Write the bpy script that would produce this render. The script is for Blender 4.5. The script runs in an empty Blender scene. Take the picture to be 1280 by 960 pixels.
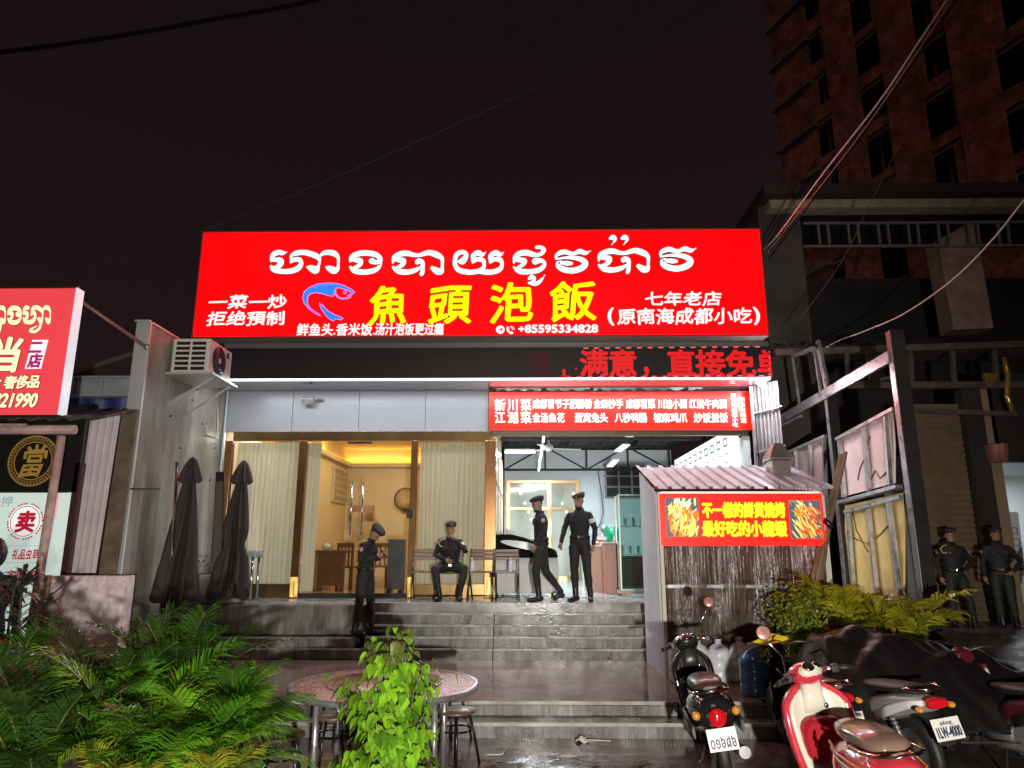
import bpy, bmesh, math, random
import numpy as np
from mathutils import Vector, Matrix, Euler, noise as mnoise

SC = bpy.context.scene
COL = SC.collection
rnd = random.Random(7)
R = math.radians

# ------------------------------------------------------------------ camera, world, light, exposure
PITCH, YAW, CZ, FPX = R(13.0), R(0.8), 1.94, 888.0
cam_d = bpy.data.cameras.new("camera")
cam = bpy.data.objects.new("camera", cam_d)
COL.objects.link(cam)
cam_d.sensor_width = 36.0
cam_d.lens = FPX / 1280.0 * 36.0
cam_d.clip_start, cam_d.clip_end = 0.05, 500.0
cam.location = (0, 0, CZ)
cam.rotation_euler = Euler((R(90) + PITCH, 0, YAW), 'XYZ')
SC.camera = cam

W = bpy.data.worlds.new("World")
SC.world = W
W.use_nodes = True
wn, wl = W.node_tree.nodes, W.node_tree.links
bg = wn['Background']
tc = wn.new('ShaderNodeTexCoord')
sx = wn.new('ShaderNodeSeparateXYZ')
rmp = wn.new('ShaderNodeValToRGB')
wl.new(tc.outputs['Generated'], sx.inputs[0])
wl.new(sx.outputs['Z'], rmp.inputs[0])
rmp.color_ramp.elements[0].position = 0.0
rmp.color_ramp.elements[0].color = (0.0170, 0.0088, 0.0098, 1)
rmp.color_ramp.elements[1].position = 0.62
rmp.color_ramp.elements[1].color = (0.0085, 0.0048, 0.0058, 1)
wl.new(rmp.outputs[0], bg.inputs[0])
bg.inputs[1].default_value = 1.0

def lamp(name, kind, loc, energy, color=(1, 1, 1), target=None, **kw):
    d = bpy.data.lights.new(name, kind)
    d.energy = energy
    d.color = color
    for k, v in kw.items():
        setattr(d, k, v)
    o = bpy.data.objects.new(name, d)
    COL.objects.link(o)
    o.location = loc
    if target is not None:
        o.rotation_euler = (Vector(target) - Vector(loc)).to_track_quat('-Z', 'Y').to_euler()
    return o

# faint city glow through the rain clouds, and the vehicle headlamp standing behind the photographer
lamp("sun", 'SUN', (0, -10, 20), 0.20, (1.0, 0.62, 0.46), (6, 10, 0), angle=R(20))
lamp("headlamp", 'SPOT', (0.75, -2.2, 1.45), 4400, (1.0, 0.945, 0.86), (-0.2, 8.0, 1.05),
     spot_size=R(98), spot_blend=0.8, shadow_soft_size=0.07)

SC.view_settings.view_transform = 'Standard'
SC.view_settings.look = 'None'
SC.view_settings.exposure = 0.0
SC.view_settings.gamma = 1.0
SC.view_settings.use_curve_mapping = False
SC.cycles.use_denoising = True
SC.cycles.max_bounces = 8
SC.cycles.transparent_max_bounces = 16
SC.cycles.sample_clamp_indirect = 6.0
SC.cycles.caustics_reflective = False
SC.cycles.caustics_refractive = False

# ------------------------------------------------------------------ from a pixel of the photo to a point at a known depth / height
def ray(px, py):
    x = (px - 640) / FPX
    y = (480 - py) / FPX
    cp, sp = math.cos(PITCH), math.sin(PITCH)
    d = (x, cp - y * sp, sp + y * cp)
    c, s = math.cos(YAW), math.sin(YAW)
    return Vector((d[0] * c - d[1] * s, d[0] * s + d[1] * c, d[2]))

def P(px, py, Y=None, z=None, X=None):
    d = ray(px, py)
    t = Y / d.y if Y is not None else ((z - CZ) / d.z if z is not None else X / d.x)
    return Vector((d.x * t, d.y * t, CZ + d.z * t))

def rect(x0, y0, x1, y1, Y):
    """world x0,x1,z0,z1 of a pixel box on the plane at depth Y"""
    cx, cy = (x0 + x1) / 2, (y0 + y1) / 2
    return P(x0, cy, Y=Y).x, P(x1, cy, Y=Y).x, P(cx, y1, Y=Y).z, P(cx, y0, Y=Y).z

# ------------------------------------------------------------------ materials
MATS = {}
def mat(name, col=(0.5, 0.5, 0.5), rough=0.5, metal=0.0, var=0.0, vscale=4.0, bump=0.0, bscale=30.0,
        rvar=0.0, emit=None, estr=0.0, alpha=1.0, trans=0.0, spec=0.5, coat=0.0, col2=None, stretch=None,
        sss=0.0, wave=None):
    if name in MATS:
        return MATS[name]
    m = bpy.data.materials.new(name)
    MATS[name] = m
    m.use_nodes = True
    nt = m.node_tree
    N, L = nt.nodes, nt.links
    b = N['Principled BSDF']
    c4 = (*col, 1)
    b.inputs['Base Color'].default_value = c4
    b.inputs['Roughness'].default_value = rough
    b.inputs['Metallic'].default_value = metal
    b.inputs['Specular IOR Level'].default_value = spec
    b.inputs['Alpha'].default_value = alpha
    b.inputs['Transmission Weight'].default_value = trans
    b.inputs['Coat Weight'].default_value = coat
    if emit:
        b.inputs['Emission Color'].default_value = (*emit, 1)
        b.inputs['Emission Strength'].default_value = estr
    src = None
    if var or bump or rvar or wave:
        t = N.new('ShaderNodeTexCoord')
        mp = N.new('ShaderNodeMapping')
        L.new(t.outputs['Object'], mp.inputs[0])
        if stretch:
            mp.inputs['Scale'].default_value = stretch
        src = mp.outputs[0]
    if var:
        n = N.new('ShaderNodeTexNoise')
        n.inputs['Scale'].default_value = vscale
        n.inputs['Detail'].default_value = 6
        n.inputs['Roughness'].default_value = 0.62
        L.new(src, n.inputs['Vector'])
        r = N.new('ShaderNodeValToRGB')
        r.color_ramp.elements[0].position = 0.32
        r.color_ramp.elements[1].position = 0.68
        lo = tuple(max(0, c * (1 - var)) for c in col)
        hi = col2 if col2 else tuple(min(1, c * (1 + var)) for c in col)
        r.color_ramp.elements[0].color = (*lo, 1)
        r.color_ramp.elements[1].color = (*hi, 1)
        L.new(n.outputs['Fac'], r.inputs[0])
        L.new(r.outputs[0], b.inputs['Base Color'])
    if rvar:
        n = N.new('ShaderNodeTexNoise')
        n.inputs['Scale'].default_value = vscale * 1.7
        n.inputs['Detail'].default_value = 5
        L.new(src, n.inputs['Vector'])
        mr = N.new('ShaderNodeMapRange')
        mr.inputs['From Min'].default_value = 0.35
        mr.inputs['From Max'].default_value = 0.65
        mr.inputs['To Min'].default_value = max(0.02, rough - rvar)
        mr.inputs['To Max'].default_value = min(1, rough + rvar)
        L.new(n.outputs['Fac'], mr.inputs[0])
        L.new(mr.outputs[0], b.inputs['Roughness'])
    if bump:
        n = N.new('ShaderNodeTexNoise')
        n.inputs['Scale'].default_value = bscale
        n.inputs['Detail'].default_value = 4
        L.new(src, n.inputs['Vector'])
        bp = N.new('ShaderNodeBump')
        bp.inputs['Strength'].default_value = bump
        bp.inputs['Distance'].default_value = 0.02
        L.new(n.outputs['Fac'], bp.inputs['Height'])
        L.new(bp.outputs[0], b.inputs['Normal'])
    return m

def glow(name, col, s):
    """the face of a lamp, lit sign or screen"""
    if name in MATS:
        return MATS[name]
    m = bpy.data.materials.new(name)
    MATS[name] = m
    m.use_nodes = True
    b = m.node_tree.nodes['Principled BSDF']
    b.inputs['Base Color'].default_value = (*[c * .5 for c in col], 1)
    b.inputs['Roughness'].default_value = 0.3
    b.inputs['Emission Color'].default_value = (*col, 1)
    b.inputs['Emission Strength'].default_value = s
    return m

def glass(name, tint=(0.9, 0.95, 0.95), refl=1.0, rough=0.02, alpha=0.12):
    """thin window pane: mostly see-through with a Fresnel reflection"""
    if name in MATS:
        return MATS[name]
    m = bpy.data.materials.new(name)
    MATS[name] = m
    m.use_nodes = True
    N, L = m.node_tree.nodes, m.node_tree.links
    N.clear()
    o = N.new('ShaderNodeOutputMaterial')
    tr = N.new('ShaderNodeBsdfTransparent')
    tr.inputs[0].default_value = (*tint, 1)
    gl = N.new('ShaderNodeBsdfGlossy')
    gl.inputs['Roughness'].default_value = rough
    lw = N.new('ShaderNodeFresnel')
    lw.inputs[0].default_value = 1.45
    mm = N.new('ShaderNodeMath')
    mm.operation = 'MULTIPLY_ADD'
    mm.inputs[1].default_value = refl
    mm.inputs[2].default_value = alpha * 0.2
    L.new(lw.outputs[0], mm.inputs[0])
    mx = N.new('ShaderNodeMixShader')
    L.new(mm.outputs[0], mx.inputs[0])
    L.new(tr.outputs[0], mx.inputs[1])
    L.new(gl.outputs[0], mx.inputs[2])
    L.new(mx.outputs[0], o.inputs[0])
    return m

# ------------------------------------------------------------------ objects
def wm(o):
    return (wm(o.parent) @ o.matrix_basis) if o.parent else o.matrix_basis.copy()

def tag(o, label, cat, group=None, kind=None):
    if label:
        o['label'] = label
    if cat:
        o['category'] = cat
    if group:
        o['group'] = group
    if kind:
        o['kind'] = kind
    return o

def thing(name, label, cat, loc=(0, 0, 0), rz=0.0, group=None, rot=None):
    o = bpy.data.objects.new(name, None)
    o.empty_display_size = 0.2
    COL.objects.link(o)
    o.location = loc
    o.rotation_euler = rot if rot else (0, 0, rz)
    return tag(o, label, cat, group)

def copy_tree(o, parent=None):
    c = o.copy()
    COL.objects.link(c)
    c.parent = parent
    for ch in list(o.children):
        copy_tree(ch, c)
    return c

class MB:
    def __init__(self):
        self.bm = bmesh.new()
    def _f(self, vs, m=0, smooth=False):
        try:
            f = self.bm.faces.new(vs)
        except ValueError:
            return None
        f.material_index = m
        f.smooth = smooth
        return f
    def box(self, x0, x1, y0, y1, z0, z1, m=0):
        v = [self.bm.verts.new((x, y, z)) for x in (x0, x1) for y in (y0, y1) for z in (z0, z1)]
        for q in ((0, 1, 3, 2), (4, 6, 7, 5), (0, 4, 5, 1), (2, 3, 7, 6), (0, 2, 6, 4), (1, 5, 7, 3)):
            self._f([v[i] for i in q], m)
        return self
    def obox(self, c, s, rot=None, m=0):
        M = Matrix.Translation(Vector(c)) @ (Euler(rot).to_matrix().to_4x4() if rot else Matrix())
        v = [self.bm.verts.new(M @ Vector((x * s[0] / 2, y * s[1] / 2, z * s[2] / 2))) for x in (-1, 1) for y in (-1, 1) for z in (-1, 1)]
        for q in ((0, 1, 3, 2), (4, 6, 7, 5), (0, 4, 5, 1), (2, 3, 7, 6), (0, 2, 6, 4), (1, 5, 7, 3)):
            self._f([v[i] for i in q], m)
        return self
    def bar(self, a, b, w, h=None, m=0, up=(0, 0, 1)):
        """rectangular bar from a to b"""
        a, b = Vector(a), Vector(b)
        h = h or w
        d = (b - a).normalized()
        u = Vector(up)
        if abs(d.dot(u)) > 0.95:
            u = Vector((0, 1, 0))
        s = d.cross(u).normalized()
        u = s.cross(d).normalized()
        v = [self.bm.verts.new(p + s * (i * w / 2) + u * (j * h / 2)) for p in (a, b) for i, j in ((-1, -1), (1, -1), (1, 1), (-1, 1))]
        for q in ((0, 3, 2, 1), (4, 5, 6, 7), (0, 1, 5, 4), (1, 2, 6, 5), (2, 3, 7, 6), (3, 0, 4, 7)):
            self._f([v[i] for i in q], m)
        return self
    def rings(self, rs, m=0, caps=True, smooth=True, closed=True):
        L = [[self.bm.verts.new(p) for p in r] for r in rs]
        n = len(L[0])
        for a, b in zip(L, L[1:]):
            for i in range(n if closed else n - 1):
                j = (i + 1) % n
                self._f([a[i], a[j], b[j], b[i]], m, smooth)
        if caps and closed:
            self._f(list(reversed(L[0])), m)
            self._f(L[-1], m)
        return self
    def tube(self, pts, r, n=8, m=0, caps=True, smooth=True):
        pts = [Vector(p) for p in pts]
        k = len(pts)
        rr = r if isinstance(r, (list, tuple)) else [r] * k
        rs = []
        ref = None
        for i, p in enumerate(pts):
            d = (pts[min(i + 1, k - 1)] - pts[max(i - 1, 0)])
            d = d.normalized() if d.length > 1e-9 else Vector((0, 0, 1))
            if ref is None:
                ref = Vector((1, 0, 0)) if abs(d.x) < 0.8 else Vector((0, 1, 0))
            s = d.cross(ref)
            if s.length < 1e-6:
                s = d.cross(Vector((0, 0, 1)))
            s.normalize()
            u = s.cross(d).normalized()
            ref = u.cross(Vector(s)) if False else ref
            rs.append([p + (s * math.cos(a) + u * math.sin(a)) * rr[i] for a in (2 * math.pi * q / n for q in range(n))])
        return self.rings(rs, m, caps, smooth)
    def lathe(self, prof, loc=(0, 0, 0), n=20, m=0, M=None, smooth=True, caps=True):
        M = M or Matrix.Translation(Vector(loc))
        rs = [[M @ Vector((r * math.cos(2 * math.pi * q / n), r * math.sin(2 * math.pi * q / n), z)) for q in range(n)] for r, z in prof]
        return self.rings(rs, m, caps, smooth)
    def loft(self, secs, n=14, m=0, axis='y', p=2.0, caps=True):
        """secs: (pos along axis, cx, cz, rx, rz): super-ellipse sections"""
        rs = []
        for s in secs:
            t, cx, cz, rx, rz = s
            ring = []
            for q in range(n):
                a = 2 * math.pi * q / n
                c, sn = math.cos(a), math.sin(a)
                ex = math.copysign(abs(c) ** (2 / p), c) * rx + cx
                ez = math.copysign(abs(sn) ** (2 / p), sn) * rz + cz
                ring.append(Vector((ex, t, ez)) if axis == 'y' else (Vector((t, ex, ez)) if axis == 'x' else Vector((ex, ez, t))))
            rs.append(ring)
        return self.rings(rs, m, caps)
    def ball(self, c, r, m=0, seg=12, rings_=8, M=None):
        r = r if isinstance(r, (list, tuple)) else (r, r, r)
        MM = Matrix.Translation(Vector(c)) @ (M.to_4x4() if M else Matrix())
        rs = []
        for i in range(1, rings_):
            t = math.pi * i / rings_
            rs.append([MM @ Vector((r[0] * math.sin(t) * math.cos(2 * math.pi * q / seg), r[1] * math.sin(t) * math.sin(2 * math.pi * q / seg), -r[2] * math.cos(t))) for q in range(seg)])
        L = [[self.bm.verts.new(p) for p in ring] for ring in rs]
        b = self.bm.verts.new(MM @ Vector((0, 0, -r[2])))
        t_ = self.bm.verts.new(MM @ Vector((0, 0, r[2])))
        for A, B in zip(L, L[1:]):
            for i in range(seg):
                j = (i + 1) % seg
                self._f([A[i], A[j], B[j], B[i]], m, True)
        for i in range(seg):
            j = (i + 1) % seg
            self._f([b, L[0][j], L[0][i]], m, True)
            self._f([t_, L[-1][i], L[-1][j]], m, True)
        return self
    def prism(self, poly, d, m=0):
        """polygon of 3-D points pushed along vector d"""
        d = Vector(d)
        a = [self.bm.verts.new(p) for p in poly]
        b = [self.bm.verts.new(Vector(p) + d) for p in poly]
        self._f(list(reversed(a)), m)
        self._f(b, m)
        n = len(a)
        for i in range(n):
            j = (i + 1) % n
            self._f([a[i], a[j], b[j], b[i]], m)
        return self
    def poly(self, pts, m=0, smooth=False):
        self._f([self.bm.verts.new(p) for p in pts], m, smooth)
        return self
    def grid(self, fn, nu, nv, m=0, smooth=True):
        V = [[self.bm.verts.new(fn(i / nu, j / nv)) for j in range(nv + 1)] for i in range(nu + 1)]
        for i in range(nu):
            for j in range(nv):
                self._f([V[i][j], V[i + 1][j], V[i + 1][j + 1], V[i][j + 1]], m, smooth)
        return self
    def build(self, name, mats, parent=None, world=True, bevel=0.0, solid=0.0, label=None, fix=True, off=0.0):
        me = bpy.data.meshes.new(name)
        if fix:
            bmesh.ops.recalc_face_normals(self.bm, faces=self.bm.faces)
        self.bm.to_mesh(me)
        self.bm.free()
        for m in (mats if isinstance(mats, (list, tuple)) else [mats]):
            me.materials.append(m)
        o = bpy.data.objects.new(name, me)
        COL.objects.link(o)
        if parent:
            o.parent = parent
            if world:
                me.transform(wm(parent).inverted())
        if solid:
            s = o.modifiers.new('solid', 'SOLIDIFY')
            s.thickness = solid
            s.offset = off
        if bevel:
            b = o.modifiers.new('bevel', 'BEVEL')
            b.width = bevel
            b.segments = 2
            b.limit_method = 'ANGLE'
            b.harden_normals = False
        if label:
            o['label'] = label
        return o

def struct(o):
    o['kind'] = 'structure'
    return o

# ------------------------------------------------------------------ lettering
_GL = {}
def glyph(s):
    """flat outline mesh of a string in the built-in font, size 1: vertices (N,2) and faces"""
    if s in _GL:
        return _GL[s]
    c = bpy.data.curves.new('glyph', 'FONT')
    c.body = s
    c.size = 1.0
    c.resolution_u = 3
    o = bpy.data.objects.new('glyph', c)
    COL.objects.link(o)
    dg = bpy.context.evaluated_depsgraph_get()
    me = bpy.data.meshes.new_from_object(o.evaluated_get(dg))
    v = [(p.co.x, p.co.y) for p in me.vertices]
    f = [tuple(q.vertices) for q in me.polygons]
    bpy.data.objects.remove(o)
    bpy.data.curves.remove(c)
    bpy.data.meshes.remove(me)
    _GL[s] = (v, f)
    return _GL[s]

class Letters:
    """collects flat lettering on a plane: O origin, U right, V up, N towards the reader"""
    def __init__(self, O=(0, 0, 0), U=(1, 0, 0), V=(0, 0, 1), N=(0, -1, 0)):
        self.O, self.U, self.V, self.N = Vector(O), Vector(U), Vector(V), Vector(N)
        self.mb = MB()
        self.d = 0.0
    def pt(self, u, v, d):
        return self.O + self.U * u + self.V * v + self.N * d
    def put(self, s, u0, u1, v0, v1, bold=0.0, m=0, depth=0.004, em=True, warp=0.0, shear=0.0, clip=None):
        v, f = glyph(s)
        if not v:
            return
        if em:
            bx0, bx1, by0, by1 = 0.0, float(len(s)), -0.12, 0.88
        else:
            xs = [p[0] for p in v]
            ys = [p[1] for p in v]
            bx0, bx1, by0, by1 = min(xs), max(xs), min(ys), max(ys)
        k = 8 if bold else 1
        for q in range(k):
            a = 2 * math.pi * q / k
            dx, dy = (math.cos(a) * bold, math.sin(a) * bold) if bold else (0, 0)
            vs = []
            for x, y in v:
                fx, fy = (x - bx0) / (bx1 - bx0), (y - by0) / (by1 - by0)
                if warp:
                    fx += warp * math.sin(fy * 5.1 + len(s) + u0 * 3)
                    fy += warp * math.sin(fx * 4.3 + v0 * 2) + warp * 1.2 * (fx - 0.5)
                uu = u0 + fx * (u1 - u0) + dx + shear * (fy - .5) * (v1 - v0)
                vv = v0 + fy * (v1 - v0) + dy
                if clip is not None:
                    uu = min(uu, clip)
                vs.append(self.mb.bm.verts.new(self.pt(uu, vv, depth + q * 0.0004)))
            for fc in f:
                self.mb._f([vs[i] for i in fc], m)
    def row(self, s, u0, u1, v0, v1, **kw):
        n = len(s)
        w = (u1 - u0) / n
        for i, ch in enumerate(s):
            if ch != ' ':
                self.put(ch, u0 + i * w, u0 + (i + 1) * w, v0, v1, **kw)
    def col(self, s, u0, u1, v0, v1, **kw):
        n = len(s)
        h = (v1 - v0) / n
        for i, ch in enumerate(s):
            self.put(ch, u0, u1, v1 - (i + 1) * h, v1 - i * h, **kw)
    def build(self, name, mats, parent, label=None):
        return self.mb.build(name, mats, parent, fix=False, label=label)

def ribbon(mb, pts, fn, scale, m=0, grow=0.0, depth=0.0, n=7):
    """a broad-pen stroke: pts (x, y, half width) through fn(x, y, depth) -> world"""
    out = []
    k = len(pts)
    for i in range(k - 1):
        p0, p1, p2, p3 = pts[max(i - 1, 0)], pts[i], pts[i + 1], pts[min(i + 2, k - 1)]
        for j in range(n):
            t = j / n
            out.append([0.5 * ((2 * b) + (-a + c) * t + (2 * a - 5 * b + 4 * c - d) * t * t + (-a + 3 * b - 3 * c + d) * t ** 3) for a, b, c, d in zip(p0, p1, p2, p3)])
    out.append(list(pts[-1]))
    L = []
    for i, (x, y, w) in enumerate(out):
        x0, y0, _ = out[max(i - 1, 0)]
        x1, y1, _ = out[min(i + 1, len(out) - 1)]
        dx, dy = x1 - x0, y1 - y0
        l = math.hypot(dx, dy) or 1
        nx, ny = -dy / l, dx / l
        w = max(w, 1) + grow
        L.append(((x + nx * w, y + ny * w), (x - nx * w, y - ny * w)))
    d = depth
    for a, b in zip(L, L[1:]):
        d += 0.00005
        q = [fn(*a[0], d), fn(*b[0], d), fn(*b[1], d), fn(*a[1], d)]
        mb.poly(q, m)
    for x, y, w in (out[0], out[-1]):
        w = max(w, 1) + grow
        d += 0.00005
        mb.poly([fn(x + w * math.cos(2 * math.pi * q / 12), y + w * math.sin(2 * math.pi * q / 12), d) for q in range(12)], m)
# ------------------------------------------------------------------ palette
concrete = mat('concrete', (0.22, 0.215, 0.195), 0.42, var=0.45, vscale=1.6, bump=0.25, bscale=28, rvar=0.18)
wallconc = mat('grey_render', (0.33, 0.325, 0.285), 0.5, var=0.5, vscale=1.1, bump=0.15, bscale=14, rvar=0.12, stretch=(1, 1, 0.35))
stepc = mat('wet_step_concrete', (0.25, 0.255, 0.235), 0.30, var=0.42, vscale=2.0, bump=0.16, bscale=60, rvar=0.17, stretch=(1, 1, 0.5))
def grime(m, amount, sc_, stretch, lo=.42, hi=.60, dark=.22):
    """dirt and algae stains with shapes of their own over a base colour"""
    N, L = m.node_tree.nodes, m.node_tree.links
    b = N['Principled BSDF']
    src = b.inputs['Base Color'].links[0].from_socket
    t = N.new('ShaderNodeTexCoord')
    p = N.new('ShaderNodeMapping')
    p.inputs['Scale'].default_value = stretch
    n = N.new('ShaderNodeTexNoise')
    n.inputs['Scale'].default_value = sc_
    n.inputs['Detail'].default_value = 8
    n.inputs['Roughness'].default_value = .7
    r = N.new('ShaderNodeValToRGB')
    r.color_ramp.elements[0].position = lo
    r.color_ramp.elements[0].color = (dark, dark * .92, dark * .8, 1)
    r.color_ramp.elements[1].position = hi
    r.color_ramp.elements[1].color = (1, 1, 1, 1)
    x = N.new('ShaderNodeMixRGB')
    x.blend_type = 'MULTIPLY'
    x.inputs[0].default_value = amount
    L.new(t.outputs['Object'], p.inputs[0])
    L.new(p.outputs[0], n.inputs['Vector'])
    L.new(n.outputs['Fac'], r.inputs[0])
    L.new(src, x.inputs[1])
    L.new(r.outputs[0], x.inputs[2])
    L.new(x.outputs[0], b.inputs['Base Color'])
grime(stepc, .55, 1.0, (7, 7, .9))
grime(stepc, .6, 1.0, (38, 38, 1.1), .40, .58, .42)
nosing = mat('wet_step_nosing', (0.36, 0.36, 0.32), 0.16, var=0.4, vscale=3, rvar=0.1, bump=0.1, bscale=40)
grime(stepc, .6, .55, (1, 1, 1.4), .38, .52, .35)
grime(wallconc, .75, 1.0, (4, 4, .35), .36, .60, .40)
grime(wallconc, .6, .5, (1, 1, .7), .38, .56, .5)
tile = mat('wet_terrace_tile', (0.19, 0.128, 0.108), 0.10, var=0.5, vscale=1.2, bump=0.16, bscale=6, rvar=0.08, spec=0.9)
wetground = mat('wet_pavement', (0.085, 0.058, 0.052), 0.13, var=0.6, vscale=1.4, bump=0.26, bscale=6, rvar=0.11, spec=0.8)
laneground = mat('wet_lane', (0.06, 0.052, 0.048), 0.3, var=0.5, vscale=1.3, bump=0.3, bscale=22, rvar=0.15)
white_panel = mat('white_aluminium_panel', (0.25, 0.255, 0.285), 0.28, var=0.06, vscale=0.8)
soffitm = mat('glossy_soffit', (0.28, 0.28, 0.31), 0.06, var=0.05, vscale=0.7, spec=0.9, coat=0.6)
gold = mat('brushed_bronze', (0.36, 0.235, 0.105), 0.24, 0.95, var=0.25, vscale=3, stretch=(1, 1, 0.15))
goldcol = mat('bronze_column', (0.27, 0.13, 0.055), 0.26, 0.85, var=0.2, vscale=3)
steel = mat('stainless_steel', (0.6, 0.6, 0.58), 0.22, 1.0)
galv = mat('galvanised_steel', (0.42, 0.42, 0.43), 0.38, 0.75, var=0.25, vscale=5, rvar=0.12)
darksteel = mat('dark_steel', (0.05, 0.05, 0.05), 0.4, 0.6, var=0.2)
blackpaint = mat('black_paint', (0.014, 0.014, 0.015), 0.3, var=0.2)
blackscreen = mat('unlit_led_screen', (0.010, 0.008, 0.009), 0.45, var=0.3, vscale=20)
signred = glow('lit_red_sign_face', (1.0, 0.0, 0.0010), 4.6)
signwhite = glow('lit_white_letters', (0.74, 0.84, 0.97), 1.0)
signwarm = glow('lit_white_letter_edge', (1.0, 0.86, 0.84), 1.05)
signyellow = glow('lit_yellow_letters', (1.0, 0.83, 0.0), 1.15)
signblue = glow('lit_blue_fish', (0.028, 0.21, 0.93), 1.0)
signlilac = glow('lit_lilac_line', (0.30, 0.24, 0.80), 1.0)
signdark = glow('lit_letter_outline', (0.07, 0.006, 0.004), 1.0)  # dark outline drawn around the sign letters
tubeglow = glow('fluorescent_tube', (0.90, 0.97, 1.0), 9.0)
redvar = signred.node_tree
n_ = redvar.nodes.new('ShaderNodeTexNoise')
n_.inputs['Scale'].default_value = .9
n_.inputs['Detail'].default_value = 5
t_ = redvar.nodes.new('ShaderNodeTexCoord')
r_ = redvar.nodes.new('ShaderNodeValToRGB')
r_.color_ramp.elements[0].position = .35
r_.color_ramp.elements[0].color = (.55, 0, .0004, 1)
r_.color_ramp.elements[1].position = .68
r_.color_ramp.elements[1].color = (1, .0003, .0010, 1)
for a_, b_ in ((t_.outputs['Object'], n_.inputs['Vector']), (n_.outputs['Fac'], r_.inputs[0]), (r_.outputs[0], redvar.nodes['Principled BSDF'].inputs['Emission Color'])):
    redvar.links.new(a_, b_)
stripglow = glow('led_strip', (0.9, 0.95, 1.0), 5.0)

# ------------------------------------------------------------------ the ground, the terrace and its steps
FY, SY, FAY = 13.0, 11.8, 12.1            # facade, roof sign, fascia depths
PZ = 1.08                                  # platform height
struct(MB().grid(lambda u, v: Vector((-40 + 80 * u, -12 + 92 * v, 0)), 8, 8).build('ground', wetground))
struct(MB().box(-6.4, 4.6, 8.40, 13.05, -0.05, 0.30).build('terrace', tile, bevel=0.012))
mb = MB()
mb.box(-6.4, 4.6, 8.08, 8.398, -0.05, 0.15)
for x0, x1 in ((-6.4, -2.9), (-2.895, -0.6), (-0.595, 1.7), (1.705, 4.6)):
    mb.box(x0, x1, 8.384, 8.397, 0.153, 0.262)
    mb.box(x0, x1, 8.376, 8.397, 0.264, 0.304, 1)
    mb.box(x0, x1, 8.062, 8.079, 0.115, 0.154, 1)
struct(mb.build('terrace_steps', [stepc, nosing], bevel=0.006))
edges = [11.31, 11.46, 11.64, 11.82, 12.02]
XS0, XS1 = -2.42, 2.62
mb = MB()
for i, e in enumerate(edges[:-1]):
    z = 0.30 + 0.156 * (i + 1)
    for x0, x1 in ((XS0, -0.45), (-0.445, XS1)):
        mb.box(x0, x1, e, edges[i + 1] + 0.05, 0.25, z)
        mb.box(x0, x1, e - 0.022, e + 0.02, z - 0.026, z + 0.003, 1)
struct(mb.build('front_steps', [stepc, nosing], bevel=0.006))
struct(MB().box(-5.55, 4.3, 12.02, 24.0, 0.25, PZ).build('platform', mat('platform_floor', (0.30, 0.30, 0.29), 0.2, var=0.3, vscale=2, rvar=0.1, bump=0.08), bevel=0.01))
mb = MB()
mb.box(-5.5, XS0 - 0.01, 11.66, 12.017, 0.62, PZ - 0.012)
mb.box(-5.5, XS0 - 0.16, 11.40, 11.657, 0.25, 0.60)
mb.box(-5.5, XS0 - 0.02, 11.30, 11.397, 0.30, 0.455)
struct(mb.build('terrace_plinth', stepc, bevel=0.012))
# the lane that climbs past the fence on the right
struct(MB().grid(lambda u, v: Vector((4.61 + 24 * u, 7.4 + 16 * v, 0.004 + 0.62 * min(1, max(0, (v * 16 - 1.0) / 3.6)))), 4, 32).build('side_lane', laneground))

# ------------------------------------------------------------------ the restaurant
rest = thing('restaurant', 'white and bronze restaurant front with curtained glass bays and an open dining hall', 'restaurant', (-0.6, FY, PZ))
ZH0, ZH1, ZS = 3.87, 4.04, 4.82            # header bottom, header top, soffit
xs = [-5.45, -4.05, -2.62, -1.2, -0.56]
mb = MB()
xj = [P(x, 515, Y=FY).x for x in (285, 366, 449, 532, 611)]
for a, b in zip(xj, xj[1:]):
    mb.box(a + 0.004, b - 0.004, FY - 0.02, FY + 0.06, ZH1 + 0.003, ZS - 0.004)
mb.build('facade_panel', white_panel, rest, bevel=0.003)
mb = MB()
mb.box(-5.53, xj[0] - 0.006, FY - 0.06, FY + 0.02, PZ, ZS - 0.004)
mb.build('corner_panel', mat('pale_blue_panel', (0.45, 0.52, 0.62), 0.35, var=0.1), rest, bevel=0.004)
MB().box(-5.5, 4.36, FAY + 0.16, FY + 0.05, ZS, ZS + 0.03).build('soffit', soffitm, rest)
MB().box(-5.34, -0.56, FY - 0.05, FY + 0.05, ZH0, ZH1).build('header_beam', gold, rest, bevel=0.006)
MB().box(-0.56, 4.16, FY - 0.03, FY + 0.05, 3.955, 4.03).build('header_beam', mat('hall_header', (0.2, 0.15, 0.1), 0.35, 0.6), rest, bevel=0.005)
for x0, x1 in ((-5.47, -5.335), (-4.10, -3.95), (-2.03, -1.91), (-0.67, -0.47)):
    c = MB().box(x0, x1, FY - 0.055, FY + 0.06, PZ, ZH0 - 0.002).build('column', goldcol, rest, bevel=0.006)
footglint = glow('column_foot_glint', (1.0, 0.66, 0.16), 1.0)
n_ = footglint.node_tree.nodes.new('ShaderNodeTexNoise')
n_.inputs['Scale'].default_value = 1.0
t_ = footglint.node_tree.nodes.new('ShaderNodeTexCoord')
p_ = footglint.node_tree.nodes.new('ShaderNodeMapping')
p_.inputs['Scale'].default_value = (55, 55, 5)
r_ = footglint.node_tree.nodes.new('ShaderNodeMapRange')
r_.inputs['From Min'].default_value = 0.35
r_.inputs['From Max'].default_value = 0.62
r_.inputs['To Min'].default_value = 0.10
r_.inputs['To Max'].default_value = 1.1
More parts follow.
